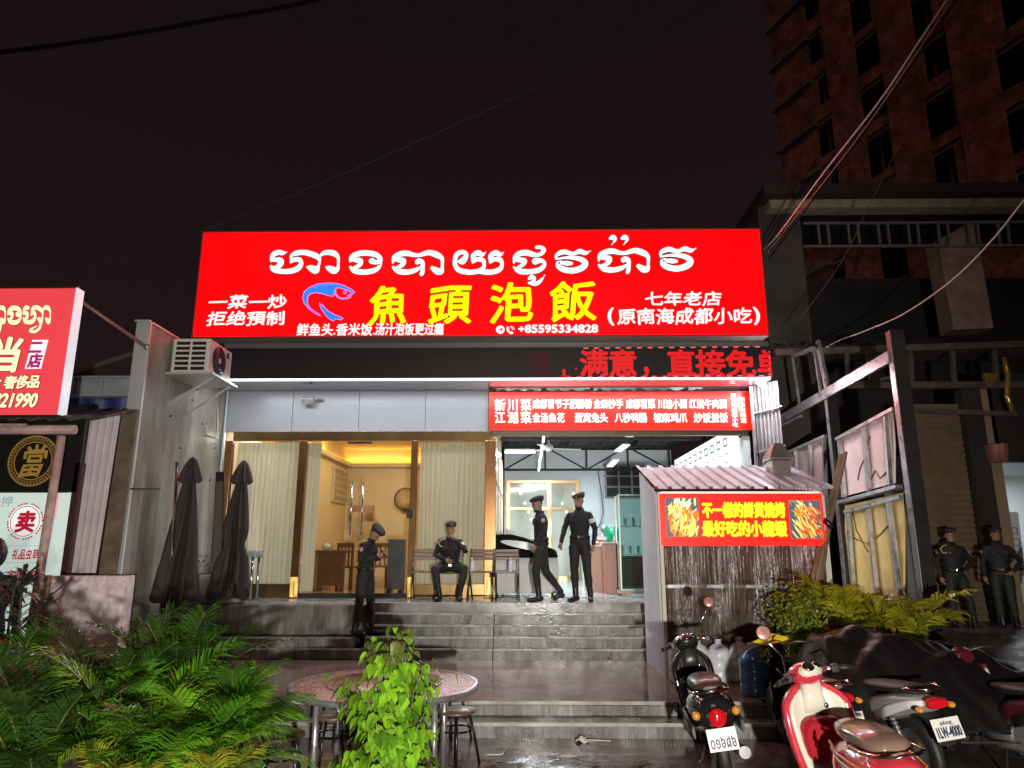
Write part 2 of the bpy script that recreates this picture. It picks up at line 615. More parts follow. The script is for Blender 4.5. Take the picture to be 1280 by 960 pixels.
for a_, b_ in ((t_.outputs['Object'], p_.inputs[0]), (p_.outputs[0], n_.inputs['Vector']), (n_.outputs['Fac'], r_.inputs[0]), (r_.outputs[0], footglint.node_tree.nodes['Principled BSDF'].inputs['Emission Strength'])):
    footglint.node_tree.links.new(a_, b_)
# yellow reflections at the column feet, painted as thin glowing strips
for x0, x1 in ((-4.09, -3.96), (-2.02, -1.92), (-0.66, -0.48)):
    f = MB().box(x0, x1, FY - 0.064, FY - 0.057, PZ + 0.02, PZ + 0.36).build('column_foot_glint', footglint, rest, bevel=0.002)
MB().box(-5.335, -4.1, FY - 0.03, FY + 0.03, PZ, PZ + 0.24).build('sill_panel', gold, rest, bevel=0.004)
MB().box(-1.91, -0.67, FY - 0.03, FY + 0.03, PZ, PZ + 0.24).build('sill_panel', gold, rest, bevel=0.004)
MB().box(-3.95, -2.03, FY - 0.03, FY + 0.05, PZ, PZ + 0.085).build('door_threshold', mat('dark_granite', (0.03, 0.03, 0.03), 0.15), rest, bevel=0.004)
pane = glass('window_glass', (0.93, 0.95, 0.93), 0.75, 0.015)
MB().box(-5.335, -4.1, FY - 0.005, FY + 0.005, PZ + 0.24, ZH0 - 0.003).build('window_pane', pane, rest)
MB().box(-1.91, -0.67, FY - 0.005, FY + 0.005, PZ + 0.24, ZH0 - 0.003).build('window_pane', pane, rest)
for x0, x1, hx in ((-3.945, -2.995, -3.08), (-2.985, -2.035, -2.88)):
    dr = MB().box(x0, x1, FY - 0.006, FY + 0.006, PZ + 0.09, ZH0 - 0.01).build('glass_door', pane, rest)
    h = MB()
    h.tube([(hx, FY - 0.06, 1.55 + .62), (hx, FY - 0.06, 3.12)], 0.017, 10)
    for z in (2.26, 3.02):
        h.tube([(hx, FY - 0.06, z), (hx, FY, z)], 0.01, 8)
    h.build('handle', steel, dr)
    MB().box(hx - 0.14, hx + 0.12, FY - 0.015, FY + 0.015, ZH0 - 0.055, ZH0 - 0.012).build('hinge_clamp', steel, dr, bevel=0.003)
MB().box(-2.07, -1.96, FY - 0.075, FY - 0.057, 2.46, 2.62).build('card_reader', blackpaint, rest, bevel=0.004)

# rooms behind the glass
warmwall = mat('cream_wall', (0.62, 0.50, 0.32), 0.55, var=0.06, vscale=1.0)
hallwall = mat('hall_white_wall', (0.62, 0.69, 0.72), 0.6, var=0.06, vscale=0.9)
BY = 17.4
mb = MB()
mb.box(-5.5, -0.58, BY, BY + 0.1, PZ, 4.7)
mb.box(-5.6, -5.5, FY + 0.05, BY, PZ, 4.7)
mb.box(-4.38, -4.28, FY + 0.35, BY, PZ, 4.3)
mb.box(-0.58, -0.50, FY + 0.07, BY, PZ, 4.7)
mb.build('room_wall', [warmwall], rest)
mb = MB()
mb.box(-5.5, -0.58, FY + 0.06, BY, 4.30, 4.37)
mb.build('room_ceiling', warmwall, rest)
mb = MB()
cg = glow('cove_light', (1.0, 0.42, 0.03), 3.0)
mb.box(-5.3, -0.7, BY - 0.09, BY - 0.05, 3.965, 3.985)
mb.box(-4.24, -4.20, FY + 0.4, BY - 0.1, 3.965, 3.985)
cv = mb.build('cove_light', cg, rest)
mb = MB()
mb.box(-5.37, -0.585, BY - 0.13, BY - 0.002, 3.86, 3.96)
mb.box(-4.278, -4.15, FY + 0.36, BY - 0.13, 3.86, 3.96)
mb.build('cove_moulding', warmwall, rest, bevel=0.01)
l = lamp('cove_lamp', 'AREA', (-3.1, BY - 0.10, 4.0), 26, (1.0, 0.50, 0.07), (-3.1, BY - 0.04, 4.6), shape='RECTANGLE', size=4.4, size_y=0.1)
l = lamp('cove_lamp', 'AREA', (-4.19, 15.2, 4.0), 24, (1.0, 0.50, 0.07), (-4.25, 15.2, 4.6), shape='RECTANGLE', size=0.1, size_y=3.6)
l = lamp('room_lamp', 'AREA', (-2.4, 15.2, 4.26), 85, (1.0, 0.78, 0.46), (-2.4, 15.4, 0), shape='RECTANGLE', size=2.6, size_y=2.2)
lamp('bay_fill', 'AREA', (-4.95, 14.6, 4.2), 55, (1.0, 0.90, 0.72), (-4.95, 14.0, 1.5), shape='RECTANGLE', size=.8, size_y=1.5)  # added light behind the left curtain, no fixture stands there
MB().box(-5.5, -0.58, FY + 0.08, BY, PZ + 0.002, PZ + 0.012).build('room_floor', mat('warm_floor_tile', (0.35, 0.24, 0.13), 0.12, var=0.2), rest)

# open hall
HB = 20.5
mb = MB()
mb.box(-0.5, 4.3, HB, HB + 0.1, PZ, 4.70)
mb.box(4.08, 4.2, FY + 0.05, HB, PZ, 3.95)
mb.build('hall_wall', hallwall, rest)
MB().box(-0.497, -0.47, FY + 0.1, BY + 0.4, PZ + 1.1, 3.92).build('partition_panel', mat('pale_green_glass_panel', (0.50, 0.63, 0.60), 0.12), rest)
mb = MB()
for z in (1.16, 2.18, 3.1):
    mb.box(-0.468, -0.452, FY + 0.1, BY + 0.4, z, z + 0.05)
for y in (14.0, 15.2, 16.4):
    mb.box(-0.468, -0.450, y, y + 0.05, PZ, 3.92)
mb.build('partition_frame', mat('brown_partition_frame', (0.25, 0.16, 0.10), 0.4, 0.3), rest)
roofm = mat('dark_roof_sheet', (0.035, 0.033, 0.038), 0.6, var=0.4, vscale=3)
MB().grid(lambda u, v: Vector((-0.55 + 5.0 * u, FY + 0.1 + (HB + 0.2 - FY) * v, 4.80 + 0.025 * math.sin(u * 120))), 120, 4).build('hall_roof', roofm, rest)
tr = mat('truss_steel', (0.02, 0.02, 0.022), 0.5, 0.4)
for y, zb in ((16.2, 4.38), (19.8, 4.06)):
    mb = MB()
    zt = 4.70
    mb.bar((-0.5, y, zb), (4.1, y, zb), 0.06)
    mb.bar((-0.5, y, zt), (4.1, y, zt), 0.06)
    n = 4
    for i in range(n):
        a = -0.5 + 4.6 * i / n
        b = -0.5 + 4.6 * (i + 1) / n
        mb.bar((b, y, zb), (b, y, zt), 0.05)
        mb.bar((a, y, zb if i % 2 == 0 else zt), (b, y, zt if i % 2 == 0 else zb), 0.04)
    mb.build('roof_truss', tr, rest)
for x in (0.4, 1.3, 2.2, 3.1):
    MB().box(x, x + 0.07, FY + 0.2, HB, 4.72, 4.775).build('purlin', tr, rest)
MB().box(-0.5, 4.1, FY + 0.08, HB, PZ + 0.002, PZ + 0.012).build('hall_floor', mat('pale_wet_tile', (0.42, 0.46, 0.47), 0.12, var=0.25, vscale=3, rvar=0.08, bump=0.06), rest)
# glazed inner door of the hall with its bronze frame
dx0, dx1, dz0, dz1 = rect(633, 600, 725, 722, HB - 0.05)
idoor = MB()
for a, b in ((dx0, dx0 + 0.10), (dx1 - 0.10, dx1), ((dx0 + dx1) / 2 + .12, (dx0 + dx1) / 2 + .24)):
    idoor.box(a, b, HB - 0.07, HB - 0.001, PZ + 0.01, dz1)
for z in (dz1 - 0.09, PZ + 0.012, dz1 - 0.85):
    idoor.box(dx0 + 0.1, dx1 - 0.1, HB - 0.068, HB - 0.002, z, z + 0.08)
dframe = idoor.build('inner_door_frame', mat('pale_bronze_frame', (0.55, 0.42, 0.22), 0.3, 0.6), rest)
MB().box(dx0 + 0.1, dx1 - 0.1, HB - 0.03, HB - 0.004, PZ + 0.1, dz1 - 0.1).build('inner_door_pane', mat('lit_room_glass', (0.46, 0.47, 0.40), 0.08, var=0.15, vscale=1.0), dframe)
dl = glow('downlight', (1.0, 0.90, 0.68), 3.0)
for px, py in ((651, 617), (656, 629), (661, 640), (664, 649), (703, 629), (708, 640), (712, 650), (717, 617)):
    p = P(px, py, Y=HB - 0.035)
    MB().ball(p, 0.033, 0, 8, 6).build('downlight', dl, dframe)
# barred opening high in the back wall
gx0, gx1, gz0, gz1 = rect(757, 582, 806, 622, HB - 0.02)
mb = MB()
mb.box(gx0, gx1, HB - 0.03, HB - 0.004, gz0, gz1)
gw = mb.build('barred_opening', mat('dark_opening', (0.012, 0.012, 0.014), 0.7), rest)
mb = MB()
for i in range(4):
    z = gz0 + (gz1 - gz0) * i / 3
    mb.bar((gx0 - .04, HB - 0.05, z), (gx1, HB - 0.05, z), 0.045)
for i in range(3):
    x = gx0 + (gx1 - gx0) * i / 3
    mb.bar((x, HB - 0.05, gz0), (x, HB - 0.05, gz1), 0.05)
mb.build('bar_grid', mat('grey_bars', (0.2, 0.2, 0.2), 0.5, 0.5), gw)
# back-lit menu wall along the right side of the hall
mx = 4.06
zt = P(905, 541, X=mx).z
MB().box(mx - 0.03, mx, FY + 0.25, 18.8, 2.2, zt).build('lit_menu_wall', glow('lit_menu_wall', (0.92, 0.98, 1.0), 1.05), rest)
mb = MB()
for i in range(11):
    y = FY + 0.9 + i * 0.5
    for a, b, c, d in ((0, .26, -.30, -.27), (0, .26, -.16, -.13), (0, .03, -.27, -.16), (.23, .26, -.27, -.16)):
        mb.box(mx - 0.034, mx - 0.0305, y + a, y + b, zt + c, zt + d)
    for k in range(5):
        mb.box(mx - 0.034, mx - 0.0305, y + .02 + .03 * (k % 3), y + .12 + .04 * (k % 2), zt - .46 - .17 * k, zt - .43 - .17 * k)
mb.build('menu_print', mat('grey_print', (0.30, 0.32, 0.36), 0.6), rest)
# wires hanging on the back wall
MB().tube([P(x, y, Y=HB - .06) for x, y in ((747, 585), (751, 612), (754, 640), (750, 655), (742, 668))], 0.012, 6).build('wall_cable', blackpaint, rest)

# fluorescent lamps of the hall
def tube_lamp(a, b, e, label):
    a, b = Vector(a), Vector(b)
    t = thing('fluorescent_lamp', label, 'lamp', (a + b) / 2, group='fluorescent tubes of the dining hall')
    MB().tube([a, b], 0.02, 10).build('tube', tubeglow, t)
    MB().bar(a + Vector((0, 0, .05)), b + Vector((0, 0, .05)), 0.05, 0.03).build('fixture', mat('white_enamel', (.7, .7, .7), .4), t)
    c = (a + b) / 2
    lamp('tube_lamp', 'AREA', (c.x, c.y, c.z - 0.06), e * 2.3, (0.84, 0.95, 1.0), (c.x, c.y, 0), shape='RECTANGLE', size=1.0, size_y=0.5)
    return t
ya = 15.6
tube_lamp(P(631, 565, Y=ya), P(669, 565, Y=ya), 60, 'long fluorescent tube crosswise under the dark hall roof by the partition')
tube_lamp(P(681, 537, Y=13.8), P(679, 552, Y=14.8), 34, 'nearest fluorescent tube of the lengthwise row under the dark hall roof')
tube_lamp(P(678, 557, Y=15.6), P(676, 572, Y=17.0), 40, 'middle fluorescent tube of the lengthwise row under the dark hall roof')
tube_lamp(P(675, 575, Y=17.6), P(673.5, 588, Y=19.2), 40, 'farthest fluorescent tube of the lengthwise row under the dark hall roof')
for i, (a, b) in enumerate((((794, 541, 14.0), (786, 545, 14.3)), ((783, 556, 15.2), (772, 564, 15.8)), ((770, 575, 17.3), (762, 583, 18.2)))):
    t = thing('roof_lamp', ['nearest slanted roof lamp on the right of the dining hall', 'middle slanted roof lamp on the right of the dining hall', 'farthest slanted roof lamp on the right of the dining hall'][i], 'lamp', P(a[0], a[1], Y=a[2]), group='slanted roof lamps of the dining hall')
    MB().bar(P(a[0], a[1], Y=a[2]), P(b[0], b[1], Y=b[2]), 0.16, 0.04).build('diffuser', glow('dim_roof_lamp', (.8, .85, .9), .8), t)

# ceiling fan
p = P(686, 561, Y=16.2)
fan = thing('ceiling_fan', 'white ceiling fan hanging beside the tube lamps of the hall', 'fan', p)
fm = mat('fan_white', (0.6, 0.6, 0.6), 0.4)
MB().lathe([(0.03, 0.12), (0.1, 0.08), (0.11, 0), (0.05, -0.06)], p, 16).build('motor', fm, fan)
MB().tube([p + Vector((0, 0, .1)), p + Vector((0, 0, .75))], 0.015, 8).build('down_rod', fm, fan)
for k in range(3):
    a = R(12 + 120 * k)
    d = Vector((math.cos(a), math.sin(a), 0))
    MB().bar(p + d * .1, p + d * .75, 0.13, 0.012).build('blade', fm, fan)

# curtains behind the panes
def curtain(x0, x1, y, z0, z1, name_label, pitch=0.085, amp=0.028, color=(0.92, 0.88, 0.75), key='cream_curtain'):
    m = MATS.get(key)
    if not m:
        m = mat(key, color, 0.8, var=0.08, vscale=2.5, stretch=(1, 1, .2))
        b = m.node_tree.nodes['Principled BSDF']
        tl = m.node_tree.nodes.new('ShaderNodeBsdfTranslucent')
        tl.inputs[0].default_value = (*color, 1)
        mx = m.node_tree.nodes.new('ShaderNodeMixShader')
        mx.inputs[0].default_value = 0.18
        o = m.node_tree.nodes['Material Output']
        m.node_tree.links.new(b.outputs[0], mx.inputs[1])
        m.node_tree.links.new(tl.outputs[0], mx.inputs[2])
        m.node_tree.links.new(mx.outputs[0], o.inputs[0])
    n = int((x1 - x0) / pitch * 8)
    sd = rnd.random() * 9
    o = MB().grid(lambda u, v: Vector((x0 + (x1 - x0) * u + 0.012 * math.sin(v * 3 + u * 17 + sd), y + amp * (0.6 + 0.5 * math.sin(u * 11 + sd)) * math.sin(2 * math.pi * u * (x1 - x0) / pitch + 0.7 * math.sin(u * 9 + sd) + 0.3 * math.sin(v * 4)), z0 + (z1 - z0) * v)), n, 10).build('curtain', m, None)
    return tag(o, name_label, 'curtain', 'cream curtains behind the glass front')
curtain(-5.31, -4.12, FY + 0.14, PZ + 0.2, ZH0 - 0.01, 'wide cream curtain closed behind the left glass bay')
curtain(-4.02, -3.77, FY + 0.22, PZ + 0.1, ZH0 - 0.01, 'narrow bundled curtain beside the glass door', 0.06)
curtain(-1.89, -0.69, FY + 0.14, PZ + 0.2, ZH0 - 0.01, 'cream curtain closed behind the chairs and the seated officer')

# concrete side wall of the restaurant
sw = thing('side_wall', 'stained grey concrete side wall with pale metal edge left of the restaurant', 'wall', (-5.6, 11, 0))
mb = MB()
mb.grid(lambda u, v: Vector((-5.56, 10.1 + 2.95 * u, 5.22 * v)), 6, 10)
mb.box(-5.72, -5.565, 10.1, 13.05, 0, 5.22)
mb.build('wall_face', wallconc, sw)
MB().box(-5.75, -5.53, 10.06, 10.098, 0, 5.25).build('edge_trim', mat('pale_metal_trim', (0.5, 0.53, 0.53), 0.35, 0.4), sw, bevel=0.004)
MB().box(-5.75, -5.53, 10.0, 13.05, 5.222, 5.25).build('cap_trim', mat('pale_metal_trim'), sw, bevel=0.004)
mb = MB()
for (px, py) in ((240, 500), (252, 530), (213, 520), (247, 487), (268, 560), (225, 560), (262, 600)):
    p = P(px, py, X=-5.555)
    mb.lathe([(0.0, 0), (.014, 0), (.014, .02), (0, .02)], n=8, M=Matrix.Translation(p) @ Matrix.Rotation(R(90), 4, 'Y'))
mb.build('anchor_holes', blackpaint, sw)
MB().tube([P(163, 611, X=-5.5), P(200, 611, X=-5.52)], 0.012, 6).build('rod', darksteel, sw)
fr = [P(258, 532, X=-5.535), P(258, 543, X=-5.535), P(272, 548, X=-5.535), P(272, 510, X=-5.535)]
MB().tube(fr, 0.012, 6).build('frame_remnant', mat('pale_metal_trim'), sw)

# cladding to the right of the hall
cladm = mat('cladding_sheet', (.30, .29, .30), .45, .4, var=.25, vscale=4)
rc = thing('metal_cladding', 'narrow strip of pink-lit corrugated cladding right of the red menu board', 'cladding', (4.5, 12.6, 0))
def corr(fn, n, pitch_amp):
    pass
mb = MB()
mb.grid(lambda u, v: Vector((4.19 + 0.38 * u, 12.72 - 0.3 * u + 0.02 * (1 if math.sin(u * 44) > 0 else -1), 0.9 + 3.95 * v)), 60, 2, smooth=False)
mb.build('sheet', cladm, rc)
mb = MB()
for z in (4.3, 3.6):
    mb.bar((4.17, 12.66, z), (4.58, 12.34, z + .08), 0.035)
mb.bar((4.17, 12.68, 1), (4.17, 12.68, 4.8), 0.05)
mb.build('rail', galv, rc)
# ------------------------------------------------------------------ the big roof sign
SX0, SX1, SZ0, SZ1 = -5.75, 4.27, 5.505, 7.505
seamm = None
sign = thing('roof_sign', 'wide glowing red roof sign with white and yellow lettering and a blue fish', 'sign', (-0.7, SY, SZ0))
MB().box(SX0 + .03, SX1 - .03, SY, SY + 0.02, SZ0 + .03, SZ1 - .03).build('sign_face', signred, sign)
mb = MB()
mb.box(SX0, SX1, SY + 0.021, SY + 0.34, SZ0, SZ1)
mb.build('sign_case', mat('sign_case_grey', (0.20, 0.19, 0.18), 0.45, 0.3, var=0.2), sign, bevel=0.004)
rim = mat('red_sign_rim', (0.35, 0.03, 0.03), 0.35)
mb = MB()
mb.box(SX0, SX1, SY - 0.012, SY + 0.02, SZ1 - .028, SZ1)
mb.box(SX0, SX1, SY - 0.012, SY + 0.02, SZ0, SZ0 + .028)
mb.box(SX0, SX0 + .028, SY - 0.012, SY + 0.02, SZ0 + .029, SZ1 - .029)
mb.box(SX1 - .028, SX1, SY - 0.012, SY + 0.02, SZ0 + .029, SZ1 - .029)
mb.build('sign_rim', rim, sign)
mb = MB()
for i in range(9):
    x = SX0 + 0.5 + i * 1.13
    mb.bar((x, SY + .33, SZ0 + .3), (x, SY + 1.4, SZ0 - .4), 0.05)
mb.build('rear_brace', darksteel, sign)
for px in (494, 727, 914):
    q = P(px, 350, Y=SY).x
    MB().box(q - .004, q + .004, SY - .003, SY - .0005, SZ0 + .03, SZ1 - .03).build('panel_seam', glow('dull_red_seam', (.42, 0, .004), 1.0), sign)

def onsign(x, y, d):
    v = P(x, y, Y=SY)
    return Vector((v.x, SY - 0.004 - d, v.z))

KA = [[(370,200,8),(300,212,42),(230,203,46),(150,245,46),(125,330,34)],
      [(120,325,28),(200,322,42),(265,335,56),(268,385,52),(215,440,42),(140,450,30)],
      [(120,432,30),(170,482,48),(300,508,45),(430,502,48),(540,462,50),(598,390,42),(572,320,42),(500,318,42),(445,345,35),(430,378,10)],
      [(432,345,16),(440,262,28),(520,217,45),(640,205,48),(760,230,50),(870,282,48),(893,360,24),(868,440,34),(830,485,66),(745,452,52),(700,440,25)],
      [(905,262,22),(960,215,40),(1050,205,48),(1140,230,50),(1190,292,32),(1192,400,26),(1178,470,40),(1120,490,64),(1042,458,48),(1000,440,22)]]
KB = [[(78,270,16),(95,215,32),(170,175,38),(270,163,38),(380,180,38),(440,220,34),(442,262,34),(395,278,32),(345,262,42)],
      [(90,240,28),(150,250,34),(200,265,42),(192,312,30),(130,345,24)],
      [(80,338,20),(140,385,38),(270,398,36),(380,375,34),(440,330,24),(468,290,6)]]
KC = [[(602,285,16),(620,215,32),(700,175,38),(780,168,38),(860,187,30),(930,190,28),(1040,160,36),(1140,185,42),(1205,232,30),(1210,320,22),(1200,390,34),(1150,388,46),(1090,350,30)],
      [(615,240,28),(690,250,36),(730,265,42),(712,315,30),(650,345,24)],
      [(606,340,20),(670,385,38),(780,398,36),(880,375,32),(940,340,20)],
      [(905,275,36),(930,262,36),(965,282,32),(970,340,28),(966,400,30),(955,425,28)]]
KD = [[(140,268,28),(178,262,46),(215,220,36),(222,178,32),(180,152,30),(112,180,34),(86,250,30),(92,320,32),(140,375,36),(240,398,36),(340,395,34),(420,365,34),(446,310,25),(430,255,32),(360,242,30),(312,268,28),(300,295,8)],
      [(465,155,6),(420,182,32),(365,163,38),(310,200,32),(300,270,16)],
      [(350,395,16),(440,398,34),(560,395,36),(640,360,34),(665,300,26),(640,248,34),(570,242,30),(527,268,28),(515,295,8)],
      [(685,155,6),(640,182,32),(585,163,38),(525,200,32),(515,270,16)]]
KE = [[(812,285,16),(825,215,30),(880,172,38),(960,160,40),(1040,180,36),(1110,187,28),(1160,160,30),(1180,120,28),(1140,96,28),(1092,94,26)],
      [(825,240,28),(890,250,36),(935,265,42),(917,310,28),(865,338,22)],
      [(812,340,18),(880,385,38),(1000,395,36),(1110,375,36),(1175,330,30),(1185,285,26),(1140,257,32),(1075,265,46)],
      [(998,480,22),(1030,457,30),(1060,480,28),(1040,520,24),(1000,535,20)],
      [(985,528,10),(1050,545,26),(1110,530,28),(1160,480,18),(1188,440,3)]]
KF = [[(48,395,10),(60,335,28),(140,297,34),(220,315,30),(270,318,26),(340,292,34),(410,312,30),(470,288,4)],
      [(60,385,14),(160,370,20),(280,372,30),(365,395,36),(408,440,42),(370,492,42),(260,528,40),(150,515,40),(80,475,36),(62,430,16),(110,408,10)],
      [(115,430,24),(190,438,34),(238,440,24)]]
KQ = [[(712,132,20),(750,120,38),(775,150,24),(735,208,4)]]
def kfn(ox, oy, s, dx=0, dy=0):
    return lambda x, y, d: onsign(ox + (x + dx) / s, oy + (y + dy) / s, d)
big = [(KA, kfn(330, 300, 12.8)), (KB, kfn(430, 300, 9.846)), (KC, kfn(430, 300, 9.846)), (KD, kfn(560, 300, 9.846)),
       (KE, kfn(560, 300, 9.846)), (KF, kfn(690, 285, 9.846)), (KC, kfn(690, 285, 9.846, -28, 122)),
       (KQ, kfn(690, 285, 9.846)), (KQ, kfn(690, 285, 9.846, 146, 0)),
       (KF, lambda x, y, d: onsign(823.4 + (x - 30) / 9.58, 308.1 + (y - 260) / 9.58, d))]
mb = MB()
for g, fn in big:
    sc_ = 12 if g is KA else 9
    for k, s in enumerate(g):
        ribbon(mb, s, fn, 1, 1, grow=sc_ * 0.95, depth=0.001 + k * .0008)
        ribbon(mb, s, fn, 1, 2, grow=-sc_ * .45, depth=0.008 + k * .0008)
        ribbon(mb, s, fn, 1, 0, grow=-sc_ * 1.3, depth=0.014 + k * .0008)
mb.build('khmer_lettering', [signwhite, signdark, signwarm], sign, fix=False)

def sgn_row(L, s, x0, y0, x1, y1, bold, m, md=None, warp=0.02, out=0.016, shear=0.06):
    a, b, c, d = rect(x0, y0, x1, y1, SY)
    if md is not None:
        L.row(s, a, b, c, d, bold=bold + out, m=md, depth=0.002, warp=warp, shear=shear)
    L.row(s, a, b, c, d, bold=bold, m=m, depth=0.008, warp=warp, shear=shear)
for ch, bx in (('魚', (460, 357, 510, 407)), ('頭', (535, 355, 589, 407)), ('泡', (611, 353, 667, 405)), ('飯', (687, 351, 746, 403))):
    L = Letters((0, SY, 0))
    sgn_row(L, ch, *bx, 0.018, 0, 1, warp=0.03, shear=0.02)
    L.build('yellow_character', [signyellow, signdark], sign)
L = Letters((0, SY, 0))
sgn_row(L, '一菜一炒', 261, 368.5, 359, 386.5, 0.007, 0, None, 0.03)
sgn_row(L, '拒绝預制', 259, 389, 357, 407.5, 0.007, 0, None, 0.03)
sgn_row(L, '七年老店', 806, 364.5, 902, 383, 0.006, 0, None, 0.03)
a, b, c, d = rect(760, 385, 949, 406, SY)
w = (b - a) / 8.4
L.put('(', a, a + w * .3, c, d, bold=.012, em=False, depth=0.008)
L.put(')', b - w * .3, b, c, d, bold=.012, em=False, depth=0.008)
L.row('原南海成都小吃', a + w * .5, b - w * .4, c, d, bold=0.007, depth=0.008, warp=0.03, shear=.06)
sgn_row(L, '鲜鱼头', 371, 404, 417, 420.5, 0.005, 0, None, 0.0)
sgn_row(L, '香米饭', 420, 404, 466, 420, 0.005, 0, None, 0.0)
sgn_row(L, '汤汁泡饭更过瘾', 469, 403.5, 555, 419.5, 0.005, 0, None, 0.0)
for x in (418, 467.5):
    a, b, c, d = rect(x - 1.2, 416, x + 1.2, 418.4, SY)
    L.put('.', a, b, c, d, em=False, depth=0.008)
a, b, c, d = rect(648.5, 406, 655, 415.5, SY)
L.put('+', a, b, c + .02, d - .035, em=False, bold=.009, depth=.008)
a, b, c, d = rect(656.5, 406.2, 747, 415.8, SY)
L.put('85595334828', a, b, c, d, em=False, bold=.009, depth=.008)
L.build('white_lettering', signwarm, sign)
c = onsign(625.4, 412.2, .004)
r_ = 0.075
def disc(mb, c, r, d, m=0, n=24):
    mb.poly([c + Vector((r * math.cos(2 * math.pi * q / n), -d, r * math.sin(2 * math.pi * q / n))) for q in range(n)], m)
c2 = onsign(638.6, 412.6, .004)
def on2(x, y, d):
    return c2 + Vector((x * r_, -d, y * r_))
mb = MB()
disc(mb, c, r_, 0)
mb.poly([c + Vector((x * r_, -.002, z * r_)) for x, z in ((-.62, .02), (.55, .5), (.3, -.55), (-.02, -.18), (.28, .2), (-.22, -.14))], 1)
hs = [(-1.0, .75), (-.62, .9), (-.35, .45), (-.55, .2), (-.35, -.15), (0, -.42), (.3, -.38), (.6, -.7), (.35, -1.0), (-.1, -1.0), (-.7, -.55), (-1.05, .1)]
mb.poly([on2(x, y, 0.001) for x, y in hs], 0)
for rr, ww in ((.42, .13), (.78, .13)):
    n = 10
    for q in range(n):
        a0, a1 = R(-8 + 106 * q / n), R(-8 + 106 * (q + 1) / n)
        mb.poly([on2(-.05 + math.cos(a) * k, .05 + math.sin(a) * k, 0.001) for a, k in ((a0, rr), (a1, rr), (a1, rr + ww), (a0, rr + ww))], 0)
mb.build('contact_icons', [signwarm, signred], sign, fix=False)

# the blue fish
def fz(x, y, d=0.0):
    return onsign(360 + x / 8, 340 + y / 8, d)
fish = MB()
body = [(335, 440), (270, 410), (205, 360), (165, 310), (150, 260), (165, 200), (215, 160), (290, 125), (390, 112), (480, 118), (560, 140), (630, 175), (665, 205),
        (640, 225), (625, 222), (635, 200), (580, 172), (520, 158), (480, 158), (465, 190), (448, 245), (400, 232), (330, 210), (270, 205), (225, 215), (195, 250), (192, 300), (210, 350), (245, 390), (300, 425)]
def outline(mb, pts, m, d, grow):
    cx = sum(p[0] for p in pts) / len(pts)
    n = len(pts)
    out = []
    for i, p in enumerate(pts):
        a, b = pts[i - 1], pts[(i + 1) % n]
        dx, dy = b[0] - a[0], b[1] - a[1]
        l = math.hypot(dx, dy) or 1
        out.append((p[0] + dy / l * grow, p[1] - dx / l * grow))
    mb.poly([fz(x, y, d) for x, y in out], m)
outline(fish, body, 1, 0.002, 7)
outline(fish, body, 0, 0.006, -3)
tail = [(312, 305), (335, 345), (345, 325), (365, 360), (410, 400), (470, 430), (520, 450), (552, 468), (530, 478), (475, 465), (460, 488), (430, 480), (385, 440), (350, 390), (325, 345)]
outline(fish, tail, 1, 0.002, 6)
outline(fish, tail, 0, 0.006, -2)
jaw = [(470, 190), (480, 230), (510, 258), (550, 268), (600, 262), (630, 245)]
def fline(pts, w, m, d):
    for (x0, y0), (x1, y1) in zip(pts, pts[1:]):
        dx, dy = x1 - x0, y1 - y0
        l = math.hypot(dx, dy)
        nx, ny = -dy / l * w, dx / l * w
        fish.poly([fz(x0 + nx, y0 + ny, d), fz(x1 + nx, y1 + ny, d), fz(x1 - nx, y1 - ny, d), fz(x0 - nx, y0 - ny, d)], m)
fline([(478, 165)] + jaw, 9, 1, 0.003)
fline([(590, 238), (632, 230)], 5, 1, 0.0035)
for r0, m, d in ((20, 1, .004), (12, 2, .005), (6, 1, .006)):
    fish.poly([fz(570 + r0 * math.cos(q * .5236), 202 + r0 * math.sin(q * .5236), d) for q in range(12)], m)
fline([(250, 165), (310, 140), (390, 130), (455, 132)], 3, 1, 0.008)
fish.build('fish_emblem', [signblue, signlilac, signred], sign, fix=False)

# ------------------------------------------------------------------ fascia with the LED ticker
fas = thing('led_ticker', 'black fascia ticker board with red LED characters under the roof sign', 'LED display', (0, FAY, 4.83))
fx0, fx1, fz0, fz1 = -5.3, 4.36, 4.845, 5.40
MB().box(fx0, fx1, FAY, FAY + 0.12, fz0, fz1).build('screen', blackscreen, fas, bevel=0.004)
ledm = bpy.data.materials.new('red_led_dots')
MATS['red_led_dots'] = ledm
ledm.use_nodes = True
N_, L_ = ledm.node_tree.nodes, ledm.node_tree.links
b_ = N_['Principled BSDF']
b_.inputs['Base Color'].default_value = (.05, 0, 0, 1)
t_ = N_.new('ShaderNodeTexCoord')
v_ = N_.new('ShaderNodeTexVoronoi')
v_.inputs['Scale'].default_value = 46
v_.inputs['Randomness'].default_value = 0.0
r2 = N_.new('ShaderNodeMapRange')
r2.inputs['From Min'].default_value = 0.2
r2.inputs['From Max'].default_value = 0.55
r2.inputs['To Min'].default_value = 1.5
r2.inputs['To Max'].default_value = 0.5
L_.new(t_.outputs['Object'], v_.inputs['Vector'])
L_.new(v_.outputs['Distance'], r2.inputs[0])
b_.inputs['Emission Color'].default_value = (1.0, 0.006, 0.01, 1)
L_.new(r2.outputs[0], b_.inputs['Emission Strength'])
ledhot = glow('pink_led_edge', (1.0, 0.12, 0.14), 1.1)
leddim = glow('dim_led', (0.045, 0.006, 0.010), 1.0)
L = Letters((0, FAY, 0))
clip = P(965, 450, Y=FAY).x - 0.02
